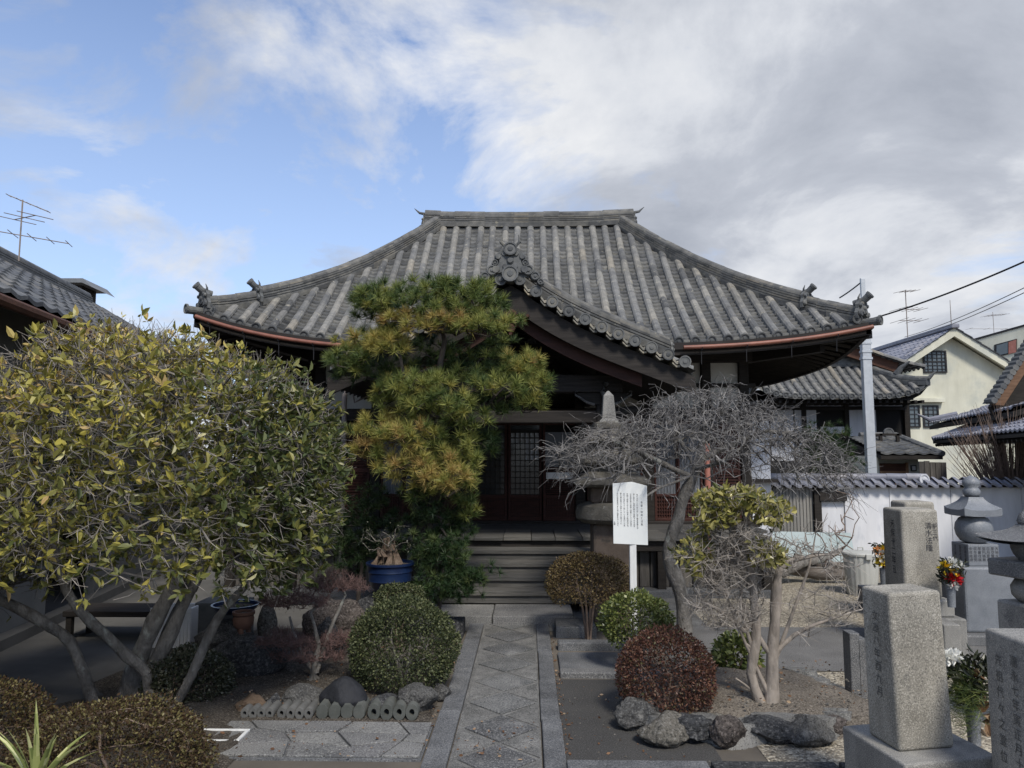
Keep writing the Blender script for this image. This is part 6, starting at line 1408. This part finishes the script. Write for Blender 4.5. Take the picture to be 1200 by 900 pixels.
def antenna(label, p, h, els, group='television antennas on the roofs', rz=0.0):
    root = T('tv_antenna', label, 'antenna', p, group); p = Vector(p); mb = MB(); mb.tube([p, p + Vector((0, 0, h))], h * .008 + .004, 6); mb.build('mast', 'pipe_grey', root)
    for hz, L, n, w, tilt, ang in els:
        c = p + Vector((0, 0, h * hz)); d = Vector((math.cos(ang + rz), math.sin(ang + rz), math.sin(tilt))); s = Vector((-d.y, d.x, 0)).normalized(); mb = MB(); r = h * .004 + .002; mb.tube([c - d * L * .35, c + d * L * .65], r * 1.3, 5)
        for k in range(n):
            q = c + d * L * (-.35 + k / max(1, n - 1)); ww = w * (1 - .3 * k / n); mb.tube([q - s * ww, q + s * ww], r, 4)
        mb.build('boom', 'pipe_grey', root)
def left_house():
    o = (-3.9, 5.55, 0); u = (-.17, 1.0); fr = frame(o, u); root = T('side_house', 'low house with dark grey pantile roof at the left edge', 'house', o)
    L0, L1 = -3.2, 7.2; mb = MB(); wavy_roof(mb, fr, L0, L1, 0, 2.35, 2.85, 4.22); mb.build('roof', 'roof_tile_left', root, recalc=False, smooth=40)
    mb = MB(); P = [fr(L0, 0, 2.83), fr(L1, 0, 2.83), fr(L1, 2.35, 4.18), fr(L0, 2.35, 4.18), fr(L1, 4.7, 2.83), fr(L0, 4.7, 2.83)]; mb.add(P + [p + Vector((0, 0, -.07)) for p in P], [(0, 1, 2, 3), (3, 2, 4, 5), (6, 9, 8, 7), (9, 11, 10, 8), (0, 6, 7, 1), (4, 10, 11, 5), (1, 7, 8, 2), (2, 8, 10, 4)]); mb.build('roof_deck', 'dark_wood', root)
    mb = MB(); path = [fr(a, 2.35, 4.22) for a in np.linspace(L0, L1, 24)]; d = fr(0, 1, 0) - fr(0, 0, 0)
    for i in range(len(path) - 1): mb.sweep(ridge_section(.24, 3, .035), [path[i], path[i + 1] + (path[i + 1] - path[i]) * .02], d)
    # verge at the far end
    for i in range(10): a = fr(L1, 2.35 - i * .235, 4.23 - i * .136); b = fr(L1, 2.35 - (i + 1) * .235, 4.23 - (i + 1) * .136); mb.tube([a, b], [.07, .062], 8)
    mb.build('ridge', 'roof_tile_left', root)
    mb = MB(); mb.tube([fr(L0, -.05, 2.78), fr(L1, -.05, 2.76)], .045, 8); mb.build('gutter', 'brown_board', root, smooth=40)
    mb = MB(); obox(mb, fr, L0, .15, .55, .65, 0, 2.95); obox(mb, fr, 1.3, 2.1, .55, .65, 0, 2.95); obox(mb, fr, 3.3, L1 - .2, .55, .65, 0, 2.95); obox(mb, fr, .15, 1.3, .55, .65, 2.0, 2.95); obox(mb, fr, 2.1, 3.3, .55, .65, 2.05, 2.95); obox(mb, fr, .15, 1.3, .55, .65, 0, .45); obox(mb, fr, L0, L1 - .2, 3.6, 3.7, 0, 2.9); obox(mb, fr, L1 - .3, L1 - .2, .65, 3.6, 0, 2.95); mb.build('wall', 'house_grey', root)
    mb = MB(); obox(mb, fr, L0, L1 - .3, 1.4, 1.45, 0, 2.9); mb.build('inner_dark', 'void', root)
    w = MB()
    for a0 in (.15, .725): 
        for q in (a0, a0 + .535): obox(w, fr, q, q + .04, .53, .57, .45, 2.0)
        for zz in (.45, .95, 1.45, 1.96): obox(w, fr, a0 + .04, a0 + .535, .53, .57, zz, zz + .04)
        obox(w, fr, a0 + .27, a0 + .29, .53, .57, .49, 1.96)
    wn = w.build('window', 'grey_wood', root); g = MB(); obox(g, fr, .15, 1.3, .58, .585, .45, 2.0); g.build('pane', 'dark_glass', wn)
    mb = MB(); obox(mb, fr, L0, L1, .40, .54, 0, .10); mb.build('sill_step', 'concrete', root)
left_house()
antenna('television antenna on the ridge of the left house', tuple(Wp(22, 306, 9.2)), .80, [(.98, .50, 5, .06, -.42, 0.3), (.70, .62, 3, .26, -.10, -.4), (.42, .85, 5, .20, -.12, .5)], rz=-.2)
def far_roof():
    o = Wp(62, 338, 20); root = T('distant_roof', 'small flat-looking grey metal roof peeking over the left house', 'roof', (o.x, 20, 0)); a, b, c, d = Wp(62, 326, 20), Wp(97, 326, 20), Wp(107, 336, 20), Wp(75, 333, 20)
    mb = MB(); mb.prism([a, b, c, Wp(96, 331, 20), Wp(78, 331, 20)], (.0, 1.2, -.05)); mb.build('roof', 'roof_metal', root); mb = MB(); mb.bb(Wp(68, 340, 20).x, Wp(88, 340, 20).x, 20.3, 21.0, 0, Wp(70, 332, 20).z); mb.build('wall', 'dark_wood', root)
far_roof()
def bench():
    o = Wp(130, 768, 7.0); x = o.x; root = T('low_table', 'dark low wooden table in the shade behind the big tree', 'table', (x, 7.0, 0)); mb = MB(); mb.bb(x - .35, x + .55, 6.8, 7.2, .22, .27); mb.build('tabletop', 'dark_wood_x', root, bevel=.006)
    for dx in (-.3, .5):
        for dy in (6.84, 7.16): mb = MB(); mb.bb(x + dx - .025, x + dx + .025, dy - .025, dy + .025, 0, .22); mb.build('leg', 'dark_wood', root)
bench()

# ================================================================ BEHIND: second temple, cream house, right hall
def temple_gate():
    Y = 17.0; cx_ = Wp(985, 470, Y).x; root = T('side_temple', 'smaller dark-timbered temple building with white panels behind the plum and the utility pole', 'temple', (cx_, Y + 1.5, 0))
    def z(r, yy=Y): return Wp(985, r, yy).z
    xl, xr = Wp(884, 465, Y).x, Wp(1090, 460, Y).x; hw = (xr - xl) / 2; cm = (xl + xr) / 2; ze = z(465); zt = z(428, Y + 1.3); rise = zt - ze; D_ = 1.3; kx = .75
    pan = MB(); rd = MB(); dc = MB(); sp = .21; n = int(hw / sp)
    def fp(x, t): s = t / D_; xh = hw - t * kx; q = min(1, abs(x) / max(xh, .01)); return Vector((cm + x, Y + t, ze + rise * (s * .75 + s * s * .25) + .30 * q ** 5 * max(0, 1 - s) ** 2))
    for i in range(-n, n + 1):
        x = i * sp; m = min(D_, (hw - abs(x)) / kx) - .02
        if m > .1: tile_field(pan, rd, lambda o, t, x=x: fp(x + o, t), Vector((1, 0, 0)), m, sp, rr=.06, exp=.14, seg=.35, discs=dc, out=Vector((0, 1, .2)))
    deck = MB(); deck.grid(lambda u, v: fp((u * 2 - 1) * (hw - v * D_ * kx), v * D_) - Vector((0, 0, .05)), 24, 4)
    for sg in (-1, 1): deck.grid(lambda u, v: Vector((cm + sg * (hw - v * D_ * kx), Y + v * D_ + u * (4.0 - 2 * v * D_), ze + rise * (v * .75 + v * v * .25) + .3 * (abs(2 * u - 1) ** 5) * (1 - v) ** 2 - .02)), 10, 4)
    rf = deck.build('roof', 'roof_tile_dark', root, recalc=False); pan.build('pan_tiles', 'roof_tile_dark', rf, recalc=False); rd.build('round_tiles', 'roof_tile', rf, recalc=False); dc.build('round_end_tiles', 'roof_tile_dark', rf, recalc=False)
    mb = MB()
    for sg in (-1, 1): path = [fp(sg * (hw - s * D_ * kx), s * D_) + Vector((0, 0, .02)) for s in np.linspace(.98, .02, 7)]; ridge_run(mb, path, .2, 2, .04)
    ridge_run(mb, [Vector((x, Y + D_, zt + .02)) for x in np.linspace(cm - hw + D_ * kx, cm + hw - D_ * kx, 8)], .3, 3, .05); mb.build('ridges', 'roof_tile_dark', rf)
    mb = MB()
    for sg in (-1, 1): p = fp(sg * hw, .0); d = Vector((sg, -1, 0)).normalized(); mb.tube([p - d * .2 + Vector((0, 0, .10)), p + Vector((0, 0, .13)), p + d * .15 + Vector((0, 0, .27))], [.06, .05, .012], 8); q = fp(sg * (hw - .45 * D_ * kx), .45 * D_); mb.tube([q + Vector((0, 0, .15)), q + d * .12 + Vector((0, 0, .3)), q + d * .3 + Vector((0, 0, .42))], [.08, .05, .015], 8)
    mb.build('corner_end_tiles', 'roof_tile_dark', rf)
    # upper gable facing the garden
    ax, az = Wp(955, 380, Y + 1.5).x, Wp(955, 396, Y + 1.5).z; mb = MB()
    for sg in (-1, 1):
        e = Vector((ax + sg * 1.75, 0, zt + .05)); top = Vector((ax, 0, az))
        for k, (dy, w_) in enumerate(((.95, .26),)):
            mb.prism([Vector((top.x, Y + dy, top.z)), Vector((e.x, Y + dy, e.z)), Vector((e.x - sg * .1, Y + dy, e.z - w_)), Vector((top.x, Y + dy, top.z - w_ * 1.3))], (0, .08, 0))
    mb.build('bargeboard', 'brown_board', root)
    mb = MB(); mb.prism([(ax, Y + 1.2, az - .1), (ax + 1.6, Y + 1.2, zt), (ax - 1.6, Y + 1.2, zt)], (0, .06, 0)); mb.build('gable_wall', 'dark_wood', root)
    mb = MB(); rd2 = MB()
    for sg in (-1, 1):
        fr = lambda a, b, zz, sg=sg: Vector((ax + sg * (1.95 - b), Y + .85 + a, zz)); y = .05
        while y < 3.2:
            tile_field(mb, rd2, lambda o, t, y=y, sg=sg: Vector((ax + sg * (2.3 - t), Y + .8 + y + o, zt - .12 + (az + .12 - zt) * (t / 2.3) ** 1.3)), Vector((0, 1, 0)), 2.28, .21, rr=.06, exp=.14, seg=.35); y += .21
    mb.build('upper_pan_tiles', 'roof_tile_dark', rf, recalc=False); rd2.build('upper_round_tiles', 'roof_tile', rf, recalc=False)
    mb = MB(); ridge_run(mb, [Vector((ax, Y + .7 + k * .5, az + .05)) for k in range(7)], .3, 4, .05); mb.build('main_ridge', 'roof_tile_dark', rf)
    # timber frame and panels
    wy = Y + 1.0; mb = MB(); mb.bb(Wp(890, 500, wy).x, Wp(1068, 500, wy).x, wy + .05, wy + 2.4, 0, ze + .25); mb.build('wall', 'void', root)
    pn = MB()
    for a, b, r0, r1 in ((902, 930, 480, 540), (932, 940, 480, 540), (944, 957, 480, 512), (996, 1014, 480, 512), (1018, 1027, 480, 512), (902, 940, 470, 476), (944, 990, 470, 476), (994, 1014, 470, 476), (1018, 1060, 470, 476), (962, 990, 500, 508)): pn.bb(Wp(a, 500, wy).x, Wp(b, 500, wy).x, wy, wy + .045, z(r1, wy), z(r0, wy))
    pn.build('plaster_panels', 'white_wall', root)
    for p in (900, 942, 992, 1016, 1062): x = Wp(p, 500, wy).x; mb = MB(); mb.bb(x - .05, x + .05, wy - .06, wy + .04, 0, ze + .2); mb.build('post', 'dark_wood', root)
    mb = MB(); 
    for r in (478.5, 514, 467): mb.bb(Wp(895, 500, wy).x, Wp(1064, 500, wy).x, wy - .05, wy + .02, z(r + 2, wy), z(r - 1, wy))
    mb.build('beam', 'dark_wood_x', root); mb = MB()
    for i in range(int(hw * 2 / .16)): x = xl + .1 + i * .16; mb.bb(x, x + .06, Y + .1, Y + 1.0, ze - .13 + .0, ze - .07)
    mb.build('rafters', 'dark_wood', root); mb = MB(); mb.bb(xl + .3, xr - .3, Y + .15, Y + 1.1, ze - .06, ze - .03); mb.build('soffit', 'dark_wood', root)
    # small balcony rail
    mb = MB(); yr = 15.9; 
    for r0, r1 in ((508, 510.5), (519, 521)): mb.bb(Wp(1020, 500, yr).x, Wp(1056, 500, yr).x, yr, yr + .06, z(r1, yr), z(r0, yr))
    for p in (1032, 1052): x = Wp(p, 500, yr).x; mb.bb(x - .03, x + .03, yr, yr + .06, z(530, yr), z(508, yr))
    mb.bb(Wp(1032, 500, yr).x, Wp(1032, 500, yr).x + .06, yr + .061, wy, z(511, yr), z(509, yr)); mb.build('railing', 'dark_wood', root)
temple_gate()
def cream_house():
    Y = 30.0; root = T('gabled_house', 'cream two-storey house with a wide gable and small grid windows', 'house', (17, 33, 0)); A_ = Wp(1111, 386, Y); Rr_ = Wp(1194, 437, Y); Lf = Wp(1036, 434, Y); x0 = Wp(1043, 500, Y).x; x1 = Rr_.x - .25; sl = (A_.z - Rr_.z) / (Rr_.x - A_.x)
    zr_ = lambda x: A_.z - abs(x - A_.x) * sl - .28
    mb = MB(); mb.prism([(x0, Y, 0), (x1, Y, 0), (x1, Y, zr_(x1)), (A_.x, Y, A_.z - .28), (x0, Y, zr_(x0))], (0, 7.5, 0)); mb.build('wall', 'cream_wall', root)
    for sg, ex in ((-1, Lf.x - .15), (1, Rr_.x + .3)):
        ez = A_.z - abs(ex - A_.x) * sl; rise = A_.z - ez
        mb = MB(); mb.prism([(A_.x, Y - .42, A_.z - .02), (ex, Y - .42, ez - .02), (ex, Y - .42, ez - .30), (A_.x, Y - .42, A_.z - .34)], (0, .12, 0)); mb.build('bargeboard', 'cream_wall', root)
        mb = MB(); mb.prism([(A_.x, Y - .3, A_.z - .12), (ex, Y - .3, ez - .12), (ex, Y - .3, ez - .2), (A_.x, Y - .3, A_.z - .2)], (0, 7.8, 0)); mb.build('roof_deck', 'cream_wall', root)
        fr = lambda a, b, z, sg=sg, ex=ex: Vector((ex - sg * b, Y - .5 + a, z)); mb = MB(); wavy_roof(mb, fr, 0, 8.2, 0, abs(ex - A_.x), ez - .08, A_.z - .04, sp=.34, ex=.3, amp=.05, th=.03); mb.build('roof', 'roof_tile_blue', root, recalc=False, smooth=40)
    mb = MB(); mb.bb(A_.x - .16, A_.x + .16, Y - .55, Y + 7.8, A_.z - .03, A_.z + .15); mb.build('ridge', 'roof_tile_blue', root, bevel=.04)
    def win(p0, p1, r0, r1, nx, nz, yy=Y, nm='window'):
        a, b = Wp(p0, r1, yy), Wp(p1, r0, yy); fr = MB(); t = .06
        fr.bb(a.x, b.x, yy - .06, yy - .005, a.z, a.z + t); fr.bb(a.x, b.x, yy - .06, yy - .005, b.z - t, b.z); fr.bb(a.x, a.x + t, yy - .06, yy - .005, a.z + t, b.z - t); fr.bb(b.x - t, b.x, yy - .06, yy - .005, a.z + t, b.z - t)
        for k in range(1, nx): x = a.x + (b.x - a.x) * k / nx; fr.bb(x - .014, x + .014, yy - .045, yy - .02, a.z + t, b.z - t)
        for k in range(1, nz): z = a.z + (b.z - a.z) * k / nz; q = .03 if k == nz // 2 and nx > 3 else .014; fr.bb(a.x + t, b.x - t, yy - .046, yy - .019, z - q, z + q)
        f = fr.build(nm, 'black_metal', root); g = MB(); g.bb(a.x + .02, b.x - .02, yy - .018, yy - .008, a.z + .02, b.z - .02); g.build('pane', 'house_glass', f)
    win(1082, 1108, 411, 437, 5, 6); win(1060, 1077, 475, 501, 3, 5); win(1082, 1099, 475, 501, 3, 5)
    a, b = Wp(1058, 470, Y), Wp(1104, 468, Y); mb = MB(); mb.bb(a.x, b.x, Y - .22, Y - .002, a.z - .06, b.z + .04); mb.build('window_canopy', 'cream_wall', root, bevel=.01)
    # balcony wing on the left
    a, b = Wp(1020, 508, Y - .6), Wp(1059, 491, Y - .6); mb = MB(); mb.bb(a.x, b.x, Y - .7, Y - .6, 0, b.z); mb.build('balcony_wall', 'cream_wall', root)
    mb = MB(); mb.bb(a.x, b.x, Y - .72, Y - .58, b.z, b.z + .07); mb.build('balcony_rail', 'black_metal', root)
    mb = MB(); mb.bb(a.x, x0, Y + 1.0, Y + 1.1, 0, Wp(1030, 466, Y).z); mb.build('wing_wall', 'cream_wall', root); win(1026, 1041, 477, 492, 2, 1, Y + 1.0, 'wing_window'); 
    c1 = Wp(1041, 428, Y - .1); mb = MB(); mb.tube([c1, c1 + Vector((.3, 0, .05)), c1 + Vector((.4, 0, -.1)), Vector((c1.x + .4, c1.y, c1.z - .4))], .045, 8); mb.tube([Wp(1058, 470, Y - .1), Wp(1058, 492, Y - .1)], .045, 8); mb.build('drainpipe', 'black_metal', root, smooth=50)
cream_house()
antenna('tall television antenna on the cream house roof, left of its gable', tuple(Wp(1064, 400, 33)), 2.3, [(.97, .9, 4, .35, .12, .4), (.62, 1.1, 5, .6, .0, .2), (.40, 1.0, 4, .7, 0, .1)])
antenna('antenna with long horizontal arm on the flat-roofed building', tuple(Wp(1165, 392, 38)), 1.15, [(.85, 1.1, 6, .4, .1, 0.2), (.25, 3.6, 5, .3, 0, .05)])
o_ = Wp(1115, 383, 30.2); mb = MB(); mb.tube([o_, o_ + Vector((0, 0, 1.1))], [.022, .01], 6); tag(mb.build('lightning_rod', 'pipe_grey'), 'thin vertical rod on the gable peak of the cream house', 'rod')
def flat_building():
    Y = 38; root = T('flat_building', 'pale flat-roofed building with a sliding window behind the cream house', 'building', (24, 41, 0)); a = Wp(1130, 403, Y); b = Wp(1215, 379, Y)
    mb = MB(); mb.prism([(a.x - 1, Y, 0), (b.x, Y - 6, 0), (b.x, Y - 6, b.z + .1), (a.x - 1, Y, a.z - .25)], (3, 8, 0)); mb.build('wall', 'cream_wall', root)
    mb = MB(); mb.prism([(a.x - 1, Y - .05, a.z - .25), (b.x, Y - 6.05, b.z + .1), (b.x, Y - 6.05, b.z + .2), (a.x - 1, Y - .05, a.z - .15)], (3, 8, 0)); mb.build('roof_edge', 'black_metal', root)
    f = lambda px, dy: Vector((0, 0, 0))
    def on(px, r):  # hit the front plane
        r_ = pixdir(px, r); p0 = Vector((a.x - 1, Y, 0)); d = Vector((b.x - a.x + 1, -6, 0)); n = Vector((-d.y, d.x, 0)).normalized(); k = (p0 - Vector((0, 0, CH))).dot(n) / r_.dot(n); return Vector((0, 0, CH)) + r_ * k - n * (.04 if n.y > 0 else -.04)
    P = [on(1166, 419), on(1192, 413), on(1192, 397), on(1166, 404)]; mb = MB(); mb.prism(P, (0, .05, 0)); w = mb.build('window', 'black_metal', root)
    P = [on(1168, 417), on(1181, 414), on(1181, 401), on(1168, 405)]; mb = MB(); mb.prism([p - Vector((0, .02, 0)) for p in P], (0, .01, 0)); mb.build('pane', 'house_glass', w); P = [on(1182, 415), on(1191, 413), on(1191, 398), on(1182, 401)]; mb = MB(); mb.prism([p - Vector((0, .02, 0)) for p in P], (0, .01, 0)); mb.build('shutter', 'pipe_pink', w)
flat_building()
def right_hall():
    A0 = Vector((8.5, 16.0, 0)); u = Vector((-1.66, -5.7, 0)).normalized(); root = T('right_temple', 'dark timber hall with blue-grey pantile roof and brown gable at the right edge', 'temple', A0); w = Vector((-u.y, u.x, 0)); w = w if w.x > 0 else -w
    fr = lambda a, b, z: A0 + u * a + w * b + Vector((0, 0, z)); ze = 2.0
    mb = MB(); wavy_roof(mb, fr, 0, 8.2, 0, 2.7, ze, ze + 1.30, sp=.2, ex=.17, curve=.25); rf = mb.build('roof', 'roof_tile_blue', root, recalc=False, smooth=40)
    mb = MB(); P = [fr(0, 0, ze - .03), fr(8.2, 0, ze - .03), fr(8.2, 2.7, ze + 1.2), fr(0, 2.7, ze + 1.2)]; mb.prism(P, (0, 0, -.045)); mb.build('roof_deck', 'dark_wood', rf)
    mb = MB(); fr3 = lambda a, b, z: A0 - u * b * 1.0 + w * (a + b * 0) + Vector((0, 0, z))
    mb.prism([fr(-.02, 0, ze), fr(-.02, 2.7, ze + 1.2), fr(-1.2, 2.7, ze)], (0, 0, -.08)); wv = MB()
    path = [fr(-.0, b, ze + 1.32 * (.75 * b / 2.7 + .25 * (b / 2.7) ** 2)) for b in np.linspace(0, 2.7, 12)]
    for p, q in zip(path[:-1], path[1:]): mb.tube([p, q], [.075, .068], 8)
    mb.build('hip_ridge', 'roof_tile_blue', rf)
    mb = MB()
    for k in range(40): mb.tube([fr(.1 + k * .2, .02, ze - .12), fr(.1 + k * .2, 1.2, ze + .22)], .03, 4)
    mb.build('rafters', 'dark_wood', root)
    # second, smaller tier beyond
    mb = MB(); B0 = Vector((9.6, 18.2, 0)); fr2 = lambda a, b, z: B0 + u * a + w * b + Vector((0, 0, z)); wavy_roof(mb, fr2, 0, 6.0, 0, 2.4, 2.42, 3.35, sp=.22, ex=.2, curve=.35); dk = MB(); dk.prism([fr2(0, 0, 2.38), fr2(6, 0, 2.38), fr2(6, 2.4, 3.2), fr2(0, 2.4, 3.2)], (0, 0, -.09)); dk.build('second_roof_deck', 'dark_wood', root)
    p = fr2(0, 0, 2.45); mb.tube([p + w * .6 + Vector((0, 0, .2)), p + Vector((0, 0, .08)), p - w * .25 + Vector((0, 0, .22))], [.07, .06, .015], 8); mb.build('second_roof', 'roof_tile_blue', root, recalc=False)
    # gable verge
    Yg = 13.2; a, b = Wp(1166, 474, Yg), Wp(1216, 398, Yg); mb = MB(); mb.prism([a, b, b + Vector((0, 0, .02)) + Vector((0, 0, -.24)), a + Vector((.15, 0, -.02))], (.0, .14, 0)); mb.build('bargeboard', 'gable_wood', root)
    mb = MB(); n = 15
    for k in range(n): c = a + (b - a) * (k / (n - 1)) + Vector((-.05, -.08, .07)); mb.tube([c, c + Vector((0, .22, 0))], .058, 8)
    mb.prism([a + Vector((-.1, 0, .02)), b + Vector((-.1, 0, .02)), b + Vector((0, 0, .07)), a + Vector((0, 0, .07))], (0, .2, 0)); mb.build('verge_tiles', 'roof_tile_dark', root)
    mb = MB(); mb.prism([a + Vector((.05, .2, -.03)), b + Vector((.05, .2, -.08)), b + Vector((1.5, .2, -.2)), b + Vector((1.5, .2, -2.0)), a + Vector((.25, .2, -.5))], (0, .1, 0)); mb.build('gable_wall', 'dark_wood', root)
    # posts and wall under the eave
    mb = MB(); P = [fr(.6, 1.3, 0), fr(8.0, 1.3, 0), fr(8.0, 1.4, 0), fr(.6, 1.4, 0)]; mb.prism(P, (0, 0, ze + .3)); mb.build('wall', 'dark_wood', root)
    for k in range(4): p = fr(.7 + k * 2.1, 1.0, 0); mb = MB(); mb.tube([p, p + Vector((0, 0, ze + .15))], .09, 10); mb.build('post', 'dark_wood', root, smooth=40)
    p = fr(2.6, 1.25, 0); mb = MB(); mb.box((p.x, p.y, 1.1), (.5, .06, 1.6), -.28); mb.build('door', 'brown_board', root)
right_hall()
def shed():
    Y = 15.2; root = T('garden_shed', 'small beige shed with tiled roof and an open orange-brown hatch behind the wall', 'shed', (Wp(1060, 540, Y).x, Y + 1, 0)); x0, x1 = Wp(1029, 540, Y).x, Wp(1076, 540, Y).x; z = lambda r: Wp(1050, r, Y).z
    mb = MB(); mb.bb(x0, x1, Y, Y + 2.0, 0, z(534)); mb.build('wall', 'cream_wall', root); mb = MB(); mb.bb(x0 + .02, Wp(1060, 540, Y).x, Y - .03, Y - .002, z(556), z(543)); h = mb.build('hatch', 'brown_board', root)
    mb = MB(); a, b = x0 + .02, Wp(1063, 540, Y).x; mb.bb(a, b, Y - .05, Y - .031, z(556) - .3, z(552)); mb.bb(b - .05, b, Y - .05, Y - .031, z(552), z(542)); mb.build('frame', 'orange_wood', h)
    a, b = Wp(1067, 552, Y), Wp(1073, 545, Y); mb = MB(); mb.bb(a.x, b.x, Y - .03, Y - .004, a.z, b.z); q = mb.build('notice_frame', 'black_metal', root); mb = MB(); mb.bb(a.x + .02, b.x - .02, Y - .034, Y - .031, a.z + .02, b.z - .02); mb.build('paper', 'white_paint', q)
    mb = MB(); fr = lambda a, b, zz: Vector((x0 - .1 + a, Y - .35 + b, zz)); wavy_roof(mb, fr, 0, x1 - x0 + .4, 0, 1.6, z(533), z(514) + .05, sp=.2, ex=.16); rf = mb.build('roof', 'roof_tile_left', root, recalc=False, smooth=40)
    mb = MB(); mb.prism([fr(0, 0, z(533) - .02), fr(x1 - x0 + .4, 0, z(533) - .02), fr(x1 - x0 + .4, 1.6, z(514)), fr(0, 1.6, z(514))], (0, 0, -.07)); mb.build('roof_deck', 'dark_wood', rf)
    mb = MB(); xr = x1 + .45; p0, p1 = fr(x1 - x0 + .4, 0, z(533) + .02), fr(x1 - x0 + .3, 1.6, z(514) + .1); mb.tube([p0, p1], .06, 8); mb.tube([fr(.3, 1.6, z(514) + .1), p1], .07, 8); disc(mb, p1 + Vector((-.2, -.1, .05)), (0, -1, 0), .11, .05); mb.build('ridge', 'roof_tile_left', rf)
shed()
mb = MB(); Y = 14.0; x = Wp(1078, 560, Y).x
while x < Wp(1104, 560, Y).x: mb.bb(x, x + .09, Y, Y + .03, 0, Wp(1080, 541, Y).z + rnd.uniform(-.02, .02)); x += .1
tag(mb.build('board_fence', 'grey_wood_v'), 'weathered grey board fence between the beige shed and the right hall', 'fence')
def bare_bush():
    b = Vector((Wp(1184, 570, 12.2).x, 12.2, 0)); root = T('bare_bush', 'leafless brown bush of upright twigs behind the wall at the right edge', 'shrub', b); tw = MB(); tt = MB()
    for k in range(230):
        a = rnd.uniform(0, 2 * PI); r = math.sqrt(rnd.random()); H = rnd.uniform(1.9, 2.8) - .5 * r; e = b + Vector((math.cos(a) * r * 1.0, math.sin(a) * r * .6, H)); m = b + Vector((math.cos(a) * r * .30, math.sin(a) * r * .25, H * .5)); q = [b + Vector((rnd.uniform(-.14, .14), rnd.uniform(-.1, .1), 0)), m, (m + e) / 2 + Vector((rnd.uniform(-.05, .05), 0, .04)), e]
        (tt if k < 20 else tw).tube(q, [.018, .011, .007, .002] if k < 20 else [.009, .007, .005, .0015], 5)
        for _ in range(2): f = rnd.uniform(.2, .8); p = m + (e - m) * f; tw.tube([p, p + Vector((rnd.uniform(-.14, .14), rnd.uniform(-.1, .1), rnd.uniform(.12, .3)))], [.004, .0015], 4)
    tt.build('trunk', 'twig_brown', root, recalc=False); tw.build('twigs', 'twig_brown', root, recalc=False)
bare_bush()
def pole():
    Y = 12.0; a, b = Wp(1021.5, 565, Y), Wp(1013, 395, Y); h = Wp(1012, 326, Y).z; root = T('utility_pole', 'square pale grey metal pole standing right of the hall eave', 'pole', (a.x, Y, 0)); x = a.x; mb = MB(); mb.bb(x - .072, x + .072, Y - .05, Y + .05, 0, Wp(1014, 392, Y).z); mb.build('shaft', 'galv', root, bevel=.01)
    mb = MB(); mb.bb(x - .035, x + .035, Y - .02, Y + .03, Wp(1014, 392, Y).z, h); mb.build('upper_tube', 'galv', root, bevel=.008)
    for r in (402, 412, 420): z = Wp(1014, r, Y).z; mb = MB(); mb.bb(x - .08, x + .08, Y - .06, Y + .06, z - .02, z + .015); mb.build('band', 'galv', root)
    return x, h
px_, ph_ = pole()
def wire(label, a, b, sag, r=.012, g='overhead wires'):
    P = [a + (b - a) * (k / 16) - Vector((0, 0, sag * 4 * (k / 16) * (1 - k / 16))) for k in range(17)]; mb = MB(); mb.tube(P, r, 5); tag(mb.build('overhead_wire', 'black_metal'), label, 'wire', g)
wire('thick black wire rising from the hall eave corner to the right edge', Wp(1020, 374, 12), Wp(1215, 300, 9.5), .05, .013)
wire('thin wire crossing above the cream gable, upper of the pair', Wp(1060, 395, 24), Wp(1215, 330, 12), .08, .008); wire('thin wire crossing above the cream gable, lower of the pair', Wp(1060, 398, 24), Wp(1215, 336, 12), .08, .008)
wire('short dark cable running from the top of the pale pole down towards the hall roof', Wp(1009, 331, 12), Wp(984, 349, 12.6), .01, .012)

# fallen leaves and grit
def litter():
    n = 800; P = []; 
    for _ in range(n):
        z = rnd.random()
        if z < .3: P.append((rnd.choice([.21, .215, -.60]) + rnd.gauss(0, .018), rnd.uniform(4.1, 7), .014))
        elif z < .42: P.append((rnd.uniform(.25, 1.0), rnd.uniform(4.1, 5.7), .013))
        elif z < .55: P.append((rnd.choice([rnd.uniform(-1.8, -.6), rnd.uniform(-.42, .06)]), rnd.uniform(4.25, 4.8) if rnd.random() < .6 else rnd.uniform(4.2, 4.4), .034))
        elif z < .75: P.append((rnd.uniform(-2.6, -.65), rnd.uniform(4.9, 6.5), .075))
        else: P.append((rnd.uniform(1.05, 2.2), rnd.uniform(4.8, 5.8), .15))
    P = np.array(P); n = len(P); D = nr.normal(size=(n, 3)); D[:, 2] = np.abs(D[:, 2]) * .15; mb = MB(); L = .010 + .022 * nr.random(n) ** 2; leaves(mb, P, D, L, L * .5, nr.random(n), fold=.1, curl=-.1); o = mb.build('leaf_litter', 'dead_leaf', recalc=False); o['kind'] = 'stuff'; o['label'] = 'small dry brown leaves scattered on the soil and along the path kerb'; o['category'] = 'leaf litter'
litter()
